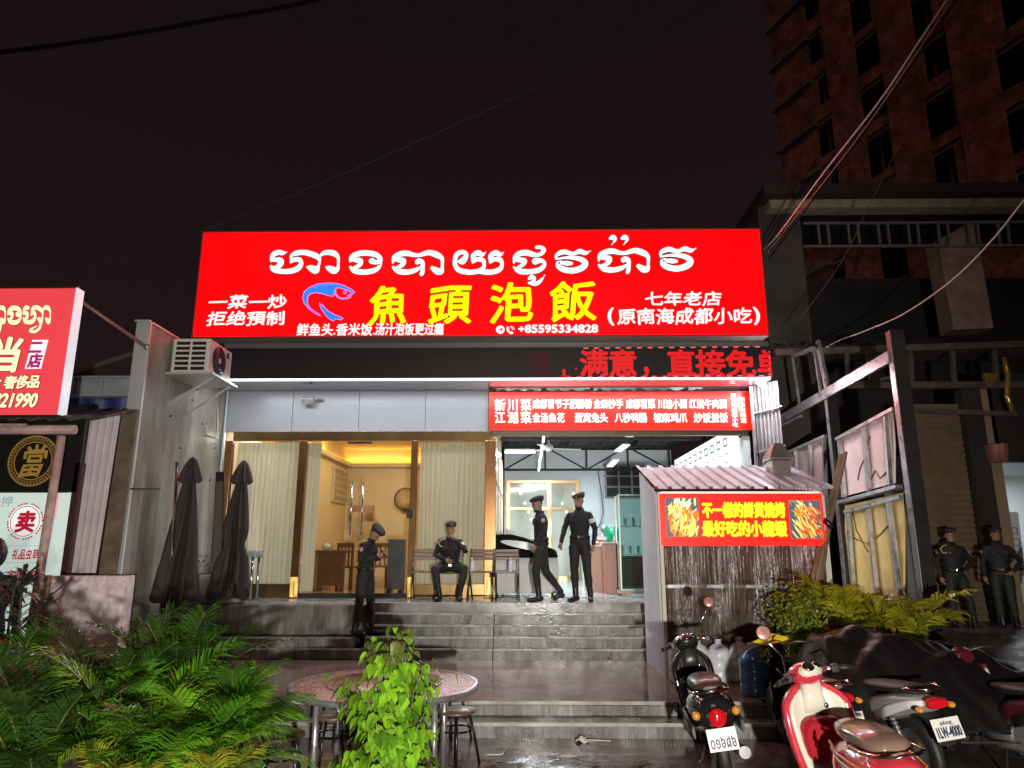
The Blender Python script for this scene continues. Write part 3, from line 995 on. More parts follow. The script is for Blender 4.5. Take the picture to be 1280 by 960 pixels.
for ch, x0, x1 in (('满', 724, 761), ('意', 760, 797), ('直', 833, 870), ('接', 869, 907), ('免', 906, 945), ('单', 945, 983)):
    a, b, c, d = rect(x0, 436.5, x1, 472, FAY)
    L.put(ch, a, b, c, d, bold=0.016, m=0, depth=0.003, clip=clip)
a, b, c, d = rect(803, 459, 810, 470, FAY)
L.put('，', a - .02, b + .25, c - .03, c + .5, bold=0.014, m=0, depth=0.003)
LD = Letters((0, FAY, 0))
for k, (x0, x1) in enumerate(((659, 690),)):
    a, b, c, d = rect(x0, 436.5, x1, 472, FAY)
    LD.put('道'[k], a, b, c, d, bold=0.01, m=0, depth=0.003)
mb = L.mb
for px, py, w, h in [(705, 467, .05, .16), (708, 471, .16, .03), (720, 461, .03, .03)]:
    p = P(px, py, Y=FAY)
    mb.box(p.x - w / 2, p.x + w / 2, FAY - .006, FAY - .003, p.z - h / 2, p.z + h / 2, 0)
for i in range(20):
    for yy, lim in ((435.5, 727), (471.5, 706)):
        px = 706 + i * 13.4 + (0 if yy < 450 else 5)
        if px < lim or px > 960:
            continue
        p = P(px, yy - (px - 706) * .008, Y=FAY)
        mb.box(p.x - .05, p.x + .035, FAY - .006, FAY - .003, p.z - .009, p.z + .009, 1)
for i in range(5):
    p = P(962, 440 + i * 7, Y=FAY)
    mb.box(p.x - .014, p.x + .006, FAY - .006, FAY - .003, p.z - .012, p.z + .012, 1)
L.build('led_lettering', [ledm, ledhot], fas)
LD.build('dim_led_lettering', leddim, fas)
MB().box(fx0, fx1, FAY + 0.03, FAY + 0.14, SZ0 - 0.1, SZ0 - 0.003).build('upper_channel', mat('grey_channel', (0.16, 0.15, 0.14), 0.4, 0.4), fas, bevel=0.003)
strip = thing('led_strip_light', 'bright white LED strip along the lower edge of the black ticker board', 'light', (-0.5, FAY + .1, fz0))
MB().box(fx0 + 0.05, fx1 - 0.02, FAY + 0.01, FAY + 0.05, fz0 - 0.028, fz0 - 0.004).build('strip', stripglow, strip)
lamp('strip_lamp', 'AREA', (-0.4, FAY + 0.03, fz0 - 0.04), 185, (0.92, 0.96, 1.0), (-0.4, FAY + 0.12, 0), shape='RECTANGLE', size=9.4, size_y=0.04)
# little corner light at the right end
p = P(952, 478, Y=FAY + .3)
cl = thing('corner_lamp', 'small bright white lamp at the right end of the LED strip', 'lamp', p)
MB().bar(p + Vector((-.14, 0, .06)), p + Vector((.12, .15, -.06)), 0.06).build('tube', stripglow, cl)
lamp('corner_lamp_light', 'POINT', p + Vector((.05, -.30, -.12)), 60, (1.0, .76, .80), shadow_soft_size=.08)
MB().bar(p + Vector((-.14, 0.04, .1)), p + Vector((.12, .19, -.02)), 0.09, .03).build('housing', galv, cl)

# small floodlight fixture on the white fascia
fl = thing('floodlight', 'small grey floodlight fixture on the white fascia panels', 'lamp', P(385, 501, Y=FY - .15))
q = P(385, 501, Y=FY - .15)
MB().obox(q, (.22, .08, .13), (R(25), 0, 0)).build('housing', galv, fl, bevel=.01)
MB().bar(q + Vector((0, .03, .05)), Vector((q.x, FY - .02, q.z + .08)), .03).build('bracket', darksteel, fl)
MB().bar(q + Vector((.14, .06, .03)), q + Vector((.26, .08, .03)), .04).build('junction_box', darksteel, fl)
# ------------------------------------------------------------------ red menu board over the hall
MYB = FY - 0.09
bx0, bx1, bz0, bz1 = rect(612, 490, 942, 537, MYB)
board = thing('menu_board', 'red back-lit board with white dish names above the open dining hall', 'sign', ((bx0 + bx1) / 2, MYB, bz0))
bred = glow('lit_orange_red_face', (1.0, 0.012, 0.004), 1.25)
MB().box(bx0, bx1, MYB, MYB + 0.08, bz0, bz1).build('board_face', bred, board)
mb = MB()
for a, b, c, d in ((bx0 - .03, bx1 + .03, bz0 - .03, bz0 - .001), (bx0 - .03, bx1 + .03, bz1 + .001, bz1 + .012), (bx0 - .03, bx0 - .001, bz0, bz1), (bx1 + .001, bx1 + .03, bz0, bz1)):
    mb.box(a, b, MYB - .01, MYB + .085, c, d)
mb.build('board_frame', mat('dark_red_frame', (.12, .02, .02), .4), board)
bw = glow('lit_board_letters', (1.0, 0.93, 0.86), 1.25)
L = Letters((0, MYB, 0))
def brow(s, x0, y0, x1, y1, bold):
    a, b, c, d = rect(x0, y0, x1, y1, MYB)
    L.row(s, a, b, c, d, bold=bold, depth=.004, warp=.02)
for i, ch in enumerate('新川菜'):
    brow(ch, 618 + i * 16.2, 498, 632 + i * 16.2, 514, .005)
for i, ch in enumerate('江湖菜'):
    brow(ch, 618 + i * 16.2, 514, 632 + i * 16.2, 529.5, .005)
for s, x0, x1 in (('成都冒节子肥肠粉', 665.5, 740), ('金麻抄手', 742, 779), ('成都冒菜', 782, 819), ('川渝小面', 822, 859), ('红烧牛肉面', 861, 909)):
    brow(s, x0, 498.5, x1, 511, .0045)
for s, x0, x1 in (('金汤鱼花', 665.5, 706), ('蛋窝兔头', 718, 760), ('八秒鸭肠', 768, 809), ('椒麻鸡爪', 817, 859), ('炒饭盖饭', 867, 910)):
    brow(s, x0, 515.5, x1, 528.5, .0045)
a, b, c, d = rect(914, 491.5, 921.5, 534, MYB)
L.col('原南海成都小吃', a, b, c, d, bold=.0015, depth=.004)
a, b, c, d = rect(924.5, 496, 932.5, 529, MYB)
L.col('新店老味道', a, b, c, d, bold=.0015, depth=.004)
L.build('dish_lettering', bw, board)

# ------------------------------------------------------------------ outdoor unit on the side wall
acl = Vector((-5.15, 10.72, 4.62))
ac = thing('air_conditioner', 'white outdoor air conditioner unit on a shelf high on the side wall', 'air conditioner', acl)
acw = mat('ac_white', (0.55, 0.54, 0.50), 0.4, var=0.08)
x0, x1, y0, y1, z0, z1 = -5.52, -4.93, 10.75, 11.62, 4.62, 5.18
MB().box(x0, x1, y0, y1, z0, z1).build('casing', acw, ac, bevel=0.015)
mb = MB()
for i in range(2):
    for j in range(6):
        a = x0 + 0.06 + i * 0.255
        c = z0 + 0.045 + j * 0.082
        mb.box(a, a + 0.215, y0 - 0.004, y0 + 0.01, c, c + 0.052)
mb.build('side_louvre', blackpaint, ac)
fg = MB()
fc = Vector((x1 + 0.002, y0 + 0.36, z0 + 0.28))
Mx = Matrix.Translation(fc) @ Matrix.Rotation(R(90), 4, 'Y')
fg.lathe([(0.0, 0.0), (0.235, 0.0), (0.24, 0.012), (0.0, 0.014)], n=32, M=Mx)
fgo = fg.build('fan_opening', blackpaint, ac)
mb = MB()
for k in range(1, 7):
    mb.lathe([(k * .038, .016), (k * .038 + .004, .02), (k * .038 + .008, .016)], n=28, M=Mx, caps=False)
for k in range(8):
    a = k * math.pi / 4
    mb.bar(Mx @ Vector((0.03 * math.cos(a), .03 * math.sin(a), .018)), Mx @ Vector((.24 * math.cos(a), .24 * math.sin(a), .018)), .006)
mb.build('fan_guard', mat('guard_wire', (.06, .05, .05), .4), fgo)
MB().ball(Mx @ Vector((0, 0, .02)), (.02, .045, .045), 0).build('fan_hub', mat('hub_grey', (.4, .38, .36), .4), fgo)
MB().box(x1 + .001, x1 + .005, y0 + .64, y0 + .74, z1 - .15, z1 - .06).build('blue_badge', mat('blue_badge', (.03, .04, .22), .4), ac)
mb = MB()
mb.box(-5.55, x1 + .12, y0 - .08, y1 + .05, z0 - .04, z0 - .003)
mb.bar((-5.54, y0 + .1, z0 - .5), (x1 + .05, y0 + .1, z0 - .05), .035)
mb.bar((-5.54, y1 - .1, z0 - .5), (x1 + .05, y1 - .1, z0 - .05), .035)
mb.build('shelf', mat('pale_metal_trim'), ac, bevel=.003)
# ------------------------------------------------------------------ pawn shop on the left
LY = 9.0
lsign = thing('shop_sign', 'red shop sign with cream characters and a white lit side edge at far left', 'sign', P(40, 520, Y=LY))
a, b, c, d = rect(-160, 361, 85, 519, LY)
lred = glow('lit_rose_red_face', (0.72, 0.055, 0.068), 1.0)
MB().box(a, b, LY, LY + .03, c, d).build('sign_face', lred, lsign)
MB().box(b + .003, b + .02, LY - .03, LY + .13, c, d).build('lit_side', glow('lit_white_side', (.62, .62, .66), 1.0), lsign)
MB().box(a, b, LY + .035, LY + .13, c, d).build('sign_case', galv, lsign)
mb = MB()
mb.box(a, b + .022, LY - .02, LY + .02, d + .001, d + .03)
mb.box(a, b + .022, LY - .02, LY + .02, c - .03, c - .001)
mb.build('sign_rim', darksteel, lsign)
cream = glow('lit_cream_letters', (0.93, 0.80, 0.50), 1.05)
creamd = glow('cream_letter_outline', (0.20, 0.02, 0.015), 1.0)  # darker rim around the cream letters
def onl(x, y, d):
    v = P(x, y, Y=LY)
    return Vector((v.x, LY - .004 - d, v.z))
mb = MB()
def kf(sx, sy, ox, oy, bx, by):
    return lambda x, y, d: onl(ox + (x - bx) * sx, oy + (y - by) * sy, d)
f1 = kf(18.5 / 430, 24.5 / 315, 10, 382, 55, 120)
f2 = kf(35.5 / 1135, 24.5 / 405, 29.2, 381.8, 85, 155)
f3 = lambda x, y, d: onl(x / 16, 370 + y / 16, d)
f0 = kf(35.5 / 1135, 24.5 / 405, -27, 382, 85, 155)
for g, fn in ((KB, f1), (KA, f2), (KA, f0)):
    for k, s in enumerate(g):
        ribbon(mb, s, fn, 1, 1, grow=14, depth=.001 + k * .0008)
        ribbon(mb, s, fn, 1, 0, grow=2, depth=.008 + k * .0008)
for s in ([(835, 480, 25), (825, 570, 25), (800, 650, 28), (720, 715, 30), (640, 715, 32), (620, 685, 25), (660, 655, 20), (750, 610, 12)], [(10, 560, 40), (15, 640, 30), (-10, 700, 40)]):
    ribbon(mb, s, f3, 1, 1, grow=10, depth=.001)
    ribbon(mb, s, f3, 1, 0, grow=0, depth=.008)
mb.build('khmer_lettering', [cream, creamd], lsign, fix=False)
L = Letters((0, LY, 0))
def lrow(s, x0, y0, x1, y1, bold, m=0, md=1, dd=.008, em=True, out=.012):
    a, b, c, d = rect(x0, y0, x1, y1, LY)
    if md is not None:
        L.row(s, a, b, c, d, bold=bold + out, m=md, depth=dd - .005, shear=.1) if em else L.put(s, a, b, c, d, bold=bold + out, m=md, depth=dd - .005, em=False, shear=.15)
    L.row(s, a, b, c, d, bold=bold, m=m, depth=dd, shear=.1) if em else L.put(s, a, b, c, d, bold=bold, m=m, depth=dd, em=False, shear=.15)
lrow('当', -13, 421, 29, 466, .018)
lrow('典', -56, 421, -14, 466, .018)
lrow('品', 35, 468.5, 51, 485.5, .006)
lrow('侈', 21, 469, 36, 486, .006)
lrow('奢', 6, 469.5, 21, 486.5, .006)
lrow('金', -13, 470, 2, 487, .006)
lrow('821990', -7, 492, 46.5, 509, .008, em=False)
a, b, c, d = rect(34, 425, 56, 461, LY)
for dd, g, m in ((.003, 0, 2),):
    L.mb.poly([L.pt(a, c, dd), L.pt(b - .02, c, dd), L.pt(b + .02, d, dd), L.pt(a + .04, d, dd)], 2)
lrow('二', 37, 425, 54, 443, .010, m=3, md=None)
lrow('店', 36, 442, 53, 460, .010, m=3, md=None)
L.build('lettering', [cream, creamd, glow('lit_pink_white', (.95, .85, .9), 1.0), glow('magenta_letters', (.35, .02, .12), 1.0)], lsign)

rust = mat('worn_pink_paint_pipe', (0.48, 0.32, 0.29), 0.5, var=0.35, vscale=5)
PYW = 9.75
pawn = thing('pawn_shop', 'dark pawn shop front with gold round character emblem and poster glass', 'shop', P(20, 700, Y=PYW))
a, b, c, d = rect(-200, 541, 100, 615, PYW)
MB().box(a, b, PYW, PYW + .1, c, d + .4).build('dark_panel', mat('black_stone', (.016, .015, .015), .25), pawn)
a, b, c2_, d = rect(-200, 616, 77, 790, PYW)
MB().box(a, b, PYW + .01, PYW + .05, 0, d).build('poster_glass', glow('lit_poster_glass', (.58, .70, .64), .78), pawn)
MB().box(b + .003, b + .09, PYW - .0, PYW + .1, 0, c + .4).build('side_post', mat('dark_red_post', (.06, .02, .02), .4), pawn)
gm = mat('gold_emblem', (.42, .26, .06), .4, .2, emit=(.42, .24, .04), estr=.22)
def ringp(mb, cc, r0, r1, m, d, n=48):
    for q in range(n):
        a0, a1 = 2 * math.pi * q / n, 2 * math.pi * (q + 1) / n
        mb.poly([cc + Vector((r * math.cos(t), -d, r * math.sin(t))) for t, r in ((a0, r0), (a1, r0), (a1, r1), (a0, r1))], m)
L = Letters((0, PYW, 0))
cc = P(41.5, 576, Y=PYW) + Vector((0, -.002, 0))
px_m = (P(51, 576, Y=PYW) - P(41, 576, Y=PYW)).length / 10
ringp(L.mb, cc, 31.5 * px_m, 30 * px_m, 0, .001)
ringp(L.mb, cc, 24 * px_m, 22.8 * px_m, 0, .001)
for q in range(44):                                  # Greek-key teeth of the ring
    t = 2 * math.pi * q / 44
    for r0, r1, t0, t1 in ((24.6, 29.4, 0, .022), (28.2, 29.4, 0, .09), (25.8, 27, .045, .1)):
        L.mb.poly([cc + Vector((r * px_m * math.cos(t + s), -.0015, r * px_m * math.sin(t + s))) for s, r in ((t0, r0), (t1, r0), (t1, r1), (t0, r1))], 0)
a, b, c, d = rect(25, 556, 58, 598, PYW)
L.row('當', a, b, c, d, bold=.007, depth=.003, warp=.04, shear=.15)
L.build('round_emblem', gm, pawn)
redp = glow('lit_red_print', (.36, .01, .03), 1.0)
pal = glow('lit_pale_print', (.80, .86, .82), .85)
L = Letters((0, PYW + .008, 0))
cc = P(31.5, 651.5, Y=PYW + .008) + Vector((0, -.002, 0))
L.mb.poly([cc + Vector((19.5 * px_m * math.cos(q * .1309), -.0005, 19.5 * px_m * math.sin(q * .1309))) for q in range(48)], 1)
ringp(L.mb, cc, 18.4 * px_m, 17.5 * px_m, 0, .001)
for q in range(40):
    t = 2 * math.pi * q / 40
    if q % 5 == 4:
        continue
    L.mb.poly([cc + Vector((r * px_m * math.cos(t + s), -.001, r * px_m * math.sin(t + s))) for s, r in ((0, 20.3), (.1, 20.3), (.1, 22.2), (0, 22.2))], 0)
a, b, c, d = rect(19.5, 638, 44.5, 666, PYW)
L.row('卖', a, b, c, d, bold=.012, depth=.003, shear=.08)
L.build('round_print', [redp, pal], pawn)
L = Letters((0, PYW + .008, 0))
a, b, c, d = rect(15, 686, 48, 700, PYW)
L.row('礼品虫草', a, b, c, d, bold=.003, depth=.003, shear=.12)
L.build('red_print', [redp, pal], pawn)
L = Letters((0, PYW + .008, 0))
a, b, c, d = rect(8, 712, 44, 724, PYW)
L.row('金银回收', a, b, c, d, bold=.003, depth=.003, shear=.12)
L.build('red_print', [redp, pal], pawn)
L = Letters((0, PYW + .008, 0))
a, b, c, d = rect(-14, 620, 16, 634, PYW)
L.row('抵押', a, b, c, d, bold=.004, depth=.002)
L.build('pale_print', [glow('grey_green_print', (.32, .42, .40), .8)], pawn)
L = Letters((0, PYW + .008, 0))
for i in range(7):
    a, b, c, d = rect(-5 + (i * 13) % 9, 682 + i * 10.5, 60, 682.7 + i * 10.5, PYW)
    L.mb.poly([L.pt(a, c, .0015), L.pt(b, c, .0015), L.pt(b, d, .0015), L.pt(a, d, .0015)], 0)
L.build('ruled_lines', [glow('grey_green_print', (.32, .42, .40), .8)], pawn)
L = Letters((0, PYW + .008, 0))
a, b, c, d = rect(56, 618, 74, 648, PYW)
L.mb.poly([L.pt(a, c, .001), L.pt(b, c, .001), L.pt(b, d, .001), L.pt(a, d, .001)], 1)
L.build('pink_poster', [glow('grey_green_print', (.32, .42, .40), .8), glow('pinkish_print', (.78, .55, .52), .8)], pawn)

pf = thing('pipe_frame', 'pinkish steel pipe awning frame in front of the pawn shop', 'frame', P(60, 760, Y=9.3))
MB().tube([P(-120, 537, Y=9.25), P(94, 537, Y=9.25)], .062, 12).build('crossbar', rust, pf)
q0, q1 = P(77, 545, Y=9.32), P(48, 790, Y=9.32)
MB().tube([q0, Vector((q0.x - .05, 9.32, 0))], .055, 12).build('post', rust, pf)
aw = thing('tile_awning', 'dark ribbed tile edge of the awning beneath the red shop sign', 'awning', P(40, 525, Y=9.4))
mb = MB()
x0, x1 = P(-120, 522, Y=9.2).x, P(152, 514, Y=9.6).x
mb.grid(lambda u, v: Vector((x0 + (x1 - x0) * u, 9.0 + 1.0 * v, P(60, 529, Y=9.2).z + .3 * v + .05 * abs(math.sin(u * (x1 - x0) * 12)))), 220, 3)
aw_m = mat('wet_dark_tile', (.06, .055, .055), .3, var=.5, vscale=6)
mb.build('tile_sheet', aw_m, aw, solid=.02)
MB().box(x0, x1 - .9, 9.02, 9.05, P(60, 533, Y=9.03).z, P(60, 529.5, Y=9.03).z).build('awning_trim', rust, aw)

cs = thing('corrugated_screen', 'grey corrugated metal screen between the pawn shop and the concrete wall', 'screen', P(110, 716, Y=9.9))
p0, p1, p2, p3 = P(72, 716, Y=9.9), P(121, 716, Y=9.9), P(153, 511, Y=9.9), P(96, 529, Y=9.9)
pinkgal = mat('pinkish_sheet_metal', (.62, .55, .57), .45, .1, var=.15, vscale=2)
MB().grid(lambda u, v: (p0.lerp(p1, u)).lerp(p3.lerp(p2, u), v) + Vector((0, .022 * (1 if math.sin(u * 2 * math.pi * 6) > 0.2 else -1), 0)), 96, 3, smooth=False).build('sheet', pinkgal, cs)
MB().bar(p1 + Vector((.12, .05, -.1)), p2 + Vector((.10, .05, .0)), .22, .05).build('edge_board', mat('ochre_board', (.13, .095, .06), .6, var=.4), cs)
bk = thing('bent_sheet', 'bent ochre sheet leaning in the gap beside the concrete wall', 'metal sheet', P(150, 700, Y=10.2))
MB().tube([P(166, 556, Y=10.3), P(158, 610, Y=10.3), P(157, 650, Y=10.3), P(149, 690, Y=10.3), P(150, 760, Y=10.3)], .075, 6).build('sheet', mat('ochre_sheet', (.18, .14, .10), .5, var=.4), bk)
lw = thing('low_wall', 'low mottled pink-white wall with an orange side post', 'wall', P(100, 790, Y=9.5))
a, b, c, d = rect(58, 720, 152, 800, 9.5)
MB().box(a, b, 9.5, 9.75, 0, d).build('wall_block', mat('mottled_plaster', (.66, .56, .57), .6, var=.35, vscale=6, bump=.3, bscale=20), lw, bevel=.01)
q = P(60, 722, Y=9.45)
MB().box(q.x - .1, q.x + .03, 9.42, 9.497, 0, q.z + .03).build('side_post', mat('orange_brown_post', (.30, .15, .10), .5, var=.2), lw, bevel=.01)
cw = thing('wall_footing', 'stained white footing below the concrete side wall', 'footing', P(180, 790, Y=10))
MB().box(-5.95, -5.45, 9.92, 9.99, 0, 1.12).build('footing_face', mat('stained_white', (.34, .33, .30), .5, var=.6, vscale=3, stretch=(1, 1, .3)), cw)
bmth = thing('steel_beam', 'pale grey steel beam spanning behind the red shop sign to the wall', 'beam', P(130, 483, Y=12))
a, b, c, d = rect(70, 473, 186, 494, 12)
mb = MB()
mb.box(a, b, 12, 12.05, c, d)
mb.box(a, b, 11.93, 12.1, d, d + .03)
mb.box(a, b, 11.93, 12.1, c - .03, c)
for k in range(4):
    x = a + .3 + k * .5
    mb.box(x, x + .04, 11.95, 12, c, d)
mb.build('web', mat('pale_beam', (.34, .36, .40), .45, .3, var=.2, emit=(.25, .28, .34), estr=.0), bmth)
bt = thing('blue_tarpaulin', 'blue tarpaulin strip hanging under the pale steel beam', 'tarpaulin', P(130, 503, Y=12.2))
a, b, c, d = rect(60, 497, 190, 511, 12.2)
MB().grid(lambda u, v: Vector((a + (b - a) * u, 12.2 + .05 * math.sin(u * 25), c - .9 + (d - c + .9) * v + .03 * math.sin(u * 9))), 40, 3).build('sheet', mat('blue_sheet', (.035, .05, .17), .4, var=.3), bt)
tr_ = thing('brace_pole', 'thin reddish brace pole running from the red shop sign to the wall top', 'pole', P(95, 372, Y=9.2))
MB().tube([P(96, 373, Y=9.2), P(186, 436, Y=10.1)], .028, 8).build('pole', mat('reddish_pole', (.25, .13, .11), .5, .3), tr_)  # one reddish colour along the whole pole
MB().ball(P(184, 434, Y=10.08), .05).build('clamp', galv, tr_)
fr_ = thing('far_roof', 'dim pale roof edge far behind the steel beam', 'roof', P(150, 458, Y=18))
MB().bar(P(70, 477, Y=18), P(186, 441, Y=18), .5, .12).build('roof_edge', mat('far_roof_grey', (.12, .12, .10), .6), fr_)

# ------------------------------------------------------------------ steel frame fence along the lane
XF = 5.25
fence = thing('panel_fence', 'tall steel frame fence with pink and yellow lit sheet panels', 'fence', (XF, 11, .6))
postm = mat('shaded_square_post', (.040, .036, .036), .35, .5, var=.3)
postl = mat('lit_post_face', (.26, .24, .25), .32, .5, var=.2, rvar=.1)  # lit left side of the dark post, put into a lighter colour
def fpost(px, py0, y, w, key):
    q = P(px, py0, X=XF)
    yy = q.y
    o = MB().box(XF - w * .1, XF + w, yy, yy + w * .7, .0, q.z).build('post', postm, fence, bevel=.006)
    MB().box(XF - w * .1 - .006, XF - w * .1 - .001, yy + .002, yy + w * .7 - .002, .02, q.z - .01).build('post_lit_side', postl, o)
    return yy
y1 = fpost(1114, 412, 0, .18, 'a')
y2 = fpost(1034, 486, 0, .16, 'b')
def frail(p, q, w, h, m=None, name='rail'):
    return MB().bar(P(*p, X=XF - .03), P(*q, X=XF - .03), w, h).build(name, m or galv, fence)
frail((972, 527), (1112, 446), .05, .17)
frail((978, 532), (1002, 520), .04, .05)
frail((1022, 427), (1034, 486), .05, .13)
frail((990, 446), (1000, 509), .04, .05)
frail((1018, 438), (1027, 495), .04, .06)
frail((994, 444), (1024, 433), .05, .07)
def fpanel(xa, xb, yta, ytb, yba, ybb, m):
    A, B, C, D = P(xa, yba, X=XF + .05), P(xb, ybb, X=XF + .05), P(xb, ytb, X=XF + .05), P(xa, yta, X=XF + .05)
    o = MB().prism([A, B, C, D], (.03, 0, 0)).build('sheet_panel', m, fence)
    return A, B, C, D
pinkp = mat('pink_lit_sheet', (.78, .60, .60), .42, var=.18, vscale=1.6, rvar=.1)  # pale sheets with pink light put into their colour
yelp = mat('yellow_lit_sheet', (.78, .56, .20), .42, var=.22, vscale=1.6, rvar=.1)  # yellow light on the lower sheets is part of this colour
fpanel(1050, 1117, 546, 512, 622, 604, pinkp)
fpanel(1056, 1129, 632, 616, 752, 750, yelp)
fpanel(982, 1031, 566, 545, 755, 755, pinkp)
for pa, pb in (((1049, 549), (1056, 622)), ((1079, 531), (1086, 614)), ((1107, 517), (1113, 606)), ((1060, 640), (1068, 752)), ((1085, 636), (1097, 750)), ((1110, 622), (1126, 750)),
               ((994, 562), (1003, 740)), ((1012, 555), (1020, 740)), ((1030, 548), (1036, 740))):
    MB().bar(P(*pa, X=XF), P(*pb, X=XF), .06, .05).build('stud', galv, fence)
for pa, pb, w in (((1046, 549), (1117, 511), .06), ((1050, 628), (1125, 608), .13), ((1056, 640), (1126, 621), .05), ((1060, 753), (1130, 751), .06), ((982, 567), (1032, 545), .05)):
    MB().bar(P(*pa, X=XF - .02), P(*pb, X=XF - .02), w, .05).build('rail', galv, fence)
mb = MB()
for pts in ([(1072, 600), (1075, 585), (1082, 570), (1087, 545)], [(1088, 600), (1094, 588), (1100, 598), (1108, 590)], [(1066, 672), (1085, 680), (1100, 668), (1112, 655), (1116, 643)], [(1066, 640), (1070, 662), (1085, 690)]):
    mb.tube([P(x, y, X=XF + .04) for x, y in pts], .008, 5)
mb.build('crack_lines', mat('rust_crack', (.12, .05, .03), .6), fence)
MB().box(XF - .05, XF + .2, 9.9, 14.2, 0, 1.15).build('plinth', mat('dark_plinth', (.05, .045, .042), .6, var=.4), fence)
wp = thing('timber_props', 'bundle of wet timber poles leaning against the fence', 'timber', P(1015, 740, Y=9.7))
woodm = mat('wet_timber', (.22, .16, .10), .35, var=.4, vscale=3, stretch=(1, 1, .2))
for a_, b_, w in (((1012, 742, 9.6), (1052, 568, 10.2), .055), ((1024, 738, 9.65), (1046, 590, 10.2), .05), ((1018, 740, 9.55), (1057, 565, 10.15), .045)):
    q0, q1 = P(a_[0], a_[1], Y=a_[2]), P(b_[0], b_[1], Y=b_[2])
    q0 = q0 + (q0 - q1) * (q0.z - .02) / (q1.z - q0.z)
    MB().bar(q0, q1, w, w * .8).build('timber_pole', woodm, wp)
MB().tube([P(1030, 650, Y=9.72), P(1037, 655, Y=9.72), P(1040, 660, Y=9.72)], .04, 8).build('binding', blackpaint, wp)

# ------------------------------------------------------------------ dark shop row behind the lane on the right
NY = 14.6
nb = thing('lane_shop', 'dark two-storey shop with roller shutter and lit doorway beside the lane', 'shop', P(1200, 760, Y=NY))
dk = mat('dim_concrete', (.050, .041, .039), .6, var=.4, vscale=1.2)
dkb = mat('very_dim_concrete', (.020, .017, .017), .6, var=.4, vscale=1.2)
pl = mat('ochre_lit_beam', (.34, .27, .18), .5, var=.3)  # ochre light falling on the roof beam is put into its colour
def nbox(x0, y0, x1, y1, Y, dep, m, name, parent=nb, bevel=0.01):
    a, b, c, d = rect(x0, y0, x1, y1, Y)
    return MB().box(a, b, Y, Y + dep, c, d).build(name, m, parent, bevel=bevel)
nbox(962, 243, 1420, 258, NY, .4, pl, 'roof_beam')
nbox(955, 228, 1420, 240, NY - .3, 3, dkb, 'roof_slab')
a, b, c, d = rect(955, 278, 1008, 430, NY + .3)
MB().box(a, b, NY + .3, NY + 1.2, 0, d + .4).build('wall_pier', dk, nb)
q0, q1, q2, q3 = P(1172, 300, Y=NY + .4), P(1192, 412, Y=NY + .4), P(1242, 410, Y=NY + .4), P(1218, 275, Y=NY + .4)
MB().prism([q0, q1, q2, q3], (0, .5, 0)).build('wall_pier', mat('buff_pier', (.22, .15, .115), .6, var=.25), nb)
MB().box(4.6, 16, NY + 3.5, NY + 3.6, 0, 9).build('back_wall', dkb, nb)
for y in (277, 306):
    a, b, c, d = rect(1005, y - 1.3, 1400, y + 1.3, NY)
    MB().box(a, b, NY + .02, NY + .08, c, d).build('balcony_rail', mat('dim_rail', (.15, .14, .14), .5, .3), nb)
for i in range(9):
    x = 1022 + i * 37.5
    for k in (0, 12):
        a_, b_ = P(x + k, 279, Y=NY + .05), P(x + k + 3, 305, Y=NY + .05)
        MB().bar(a_, b_, .045, .045).build('baluster', mat('dim_rail'), nb)
# sheet canopy and its subframe
cy = 13.2
cz = P(1100, 430, Y=cy).z
MB().grid(lambda u, v: Vector((4.75 + 8.5 * u, cy + 2.6 * v, cz + .35 * v + .04 * math.sin(u * 230))), 240, 2).build('canopy_sheet', mat('canopy_sheet', (.10, .085, .08), .45, .4, var=.3), nb)
for (xa, ya), (xb, yb), w in (((968, 441), (1420, 426), .12), ((1060, 482), (1420, 481), .12), ((1140, 513), (1270, 518), .09), ((1062, 484), (1120, 470), .06)):
    MB().bar(P(xa, ya, Y=cy), P(xb, yb, Y=cy), w, w).build('canopy_beam', mat('canopy_steel', (.13, .105, .09), .4, .5, var=.3), nb)
for x in (1058, 1086, 1137, 1190, 1243):
    MB().bar(P(x, 436, Y=cy + .05), P(x + 3, 480, Y=cy + .05), .07, .07).build('canopy_stud', mat('canopy_steel'), nb)
MB().tube([P(1255, 447, Y=cy - .1), P(1260, 470, Y=cy - .1), P(1259, 495, Y=cy - .1), P(1266, 515, Y=cy - .1)], .05, 8).build('bent_pipe', mat('brass_pipe', (.55, .40, .10), .25, .8), nb)
nbox(1232, 466, 1246, 477, cy - .05, .1, mat('brass_pipe'), 'pipe_bracket')
# shutter
a, b, c, d = rect(1148, 505, 1214, 740, 13.9)
MB().grid(lambda u, v: Vector((a + (b - a) * u, 13.9 + .018 * math.sin(v * 2 * math.pi * 34), .55 + (d - .55) * v)), 1, 272).build('roller_shutter', mat('brown_shutter', (.20, .145, .085), .42, .3, var=.15), nb)
MB().bar(P(1137, 507, Y=13.6), P(1152, 750, Y=13.6), .13, .1).build('shutter_post', mat('tan_post', (.26, .19, .12), .5), nb)
MB().box(b + .02, b + .38, 13.75, 14.0, .5, 5.0).build('door_post', dkb, nb)
e0 = P(1240, 600, Y=13.9).x
MB().box(b + .40, b + .62, 13.8, 14.0, .5, 5.0).build('door_post', mat('tan_post'), nb)
MB().box(e0 + .1, 14, 13.8, 14.0, P(1260, 578, Y=13.9).z, 5.3).build('door_head', dkb, nb)
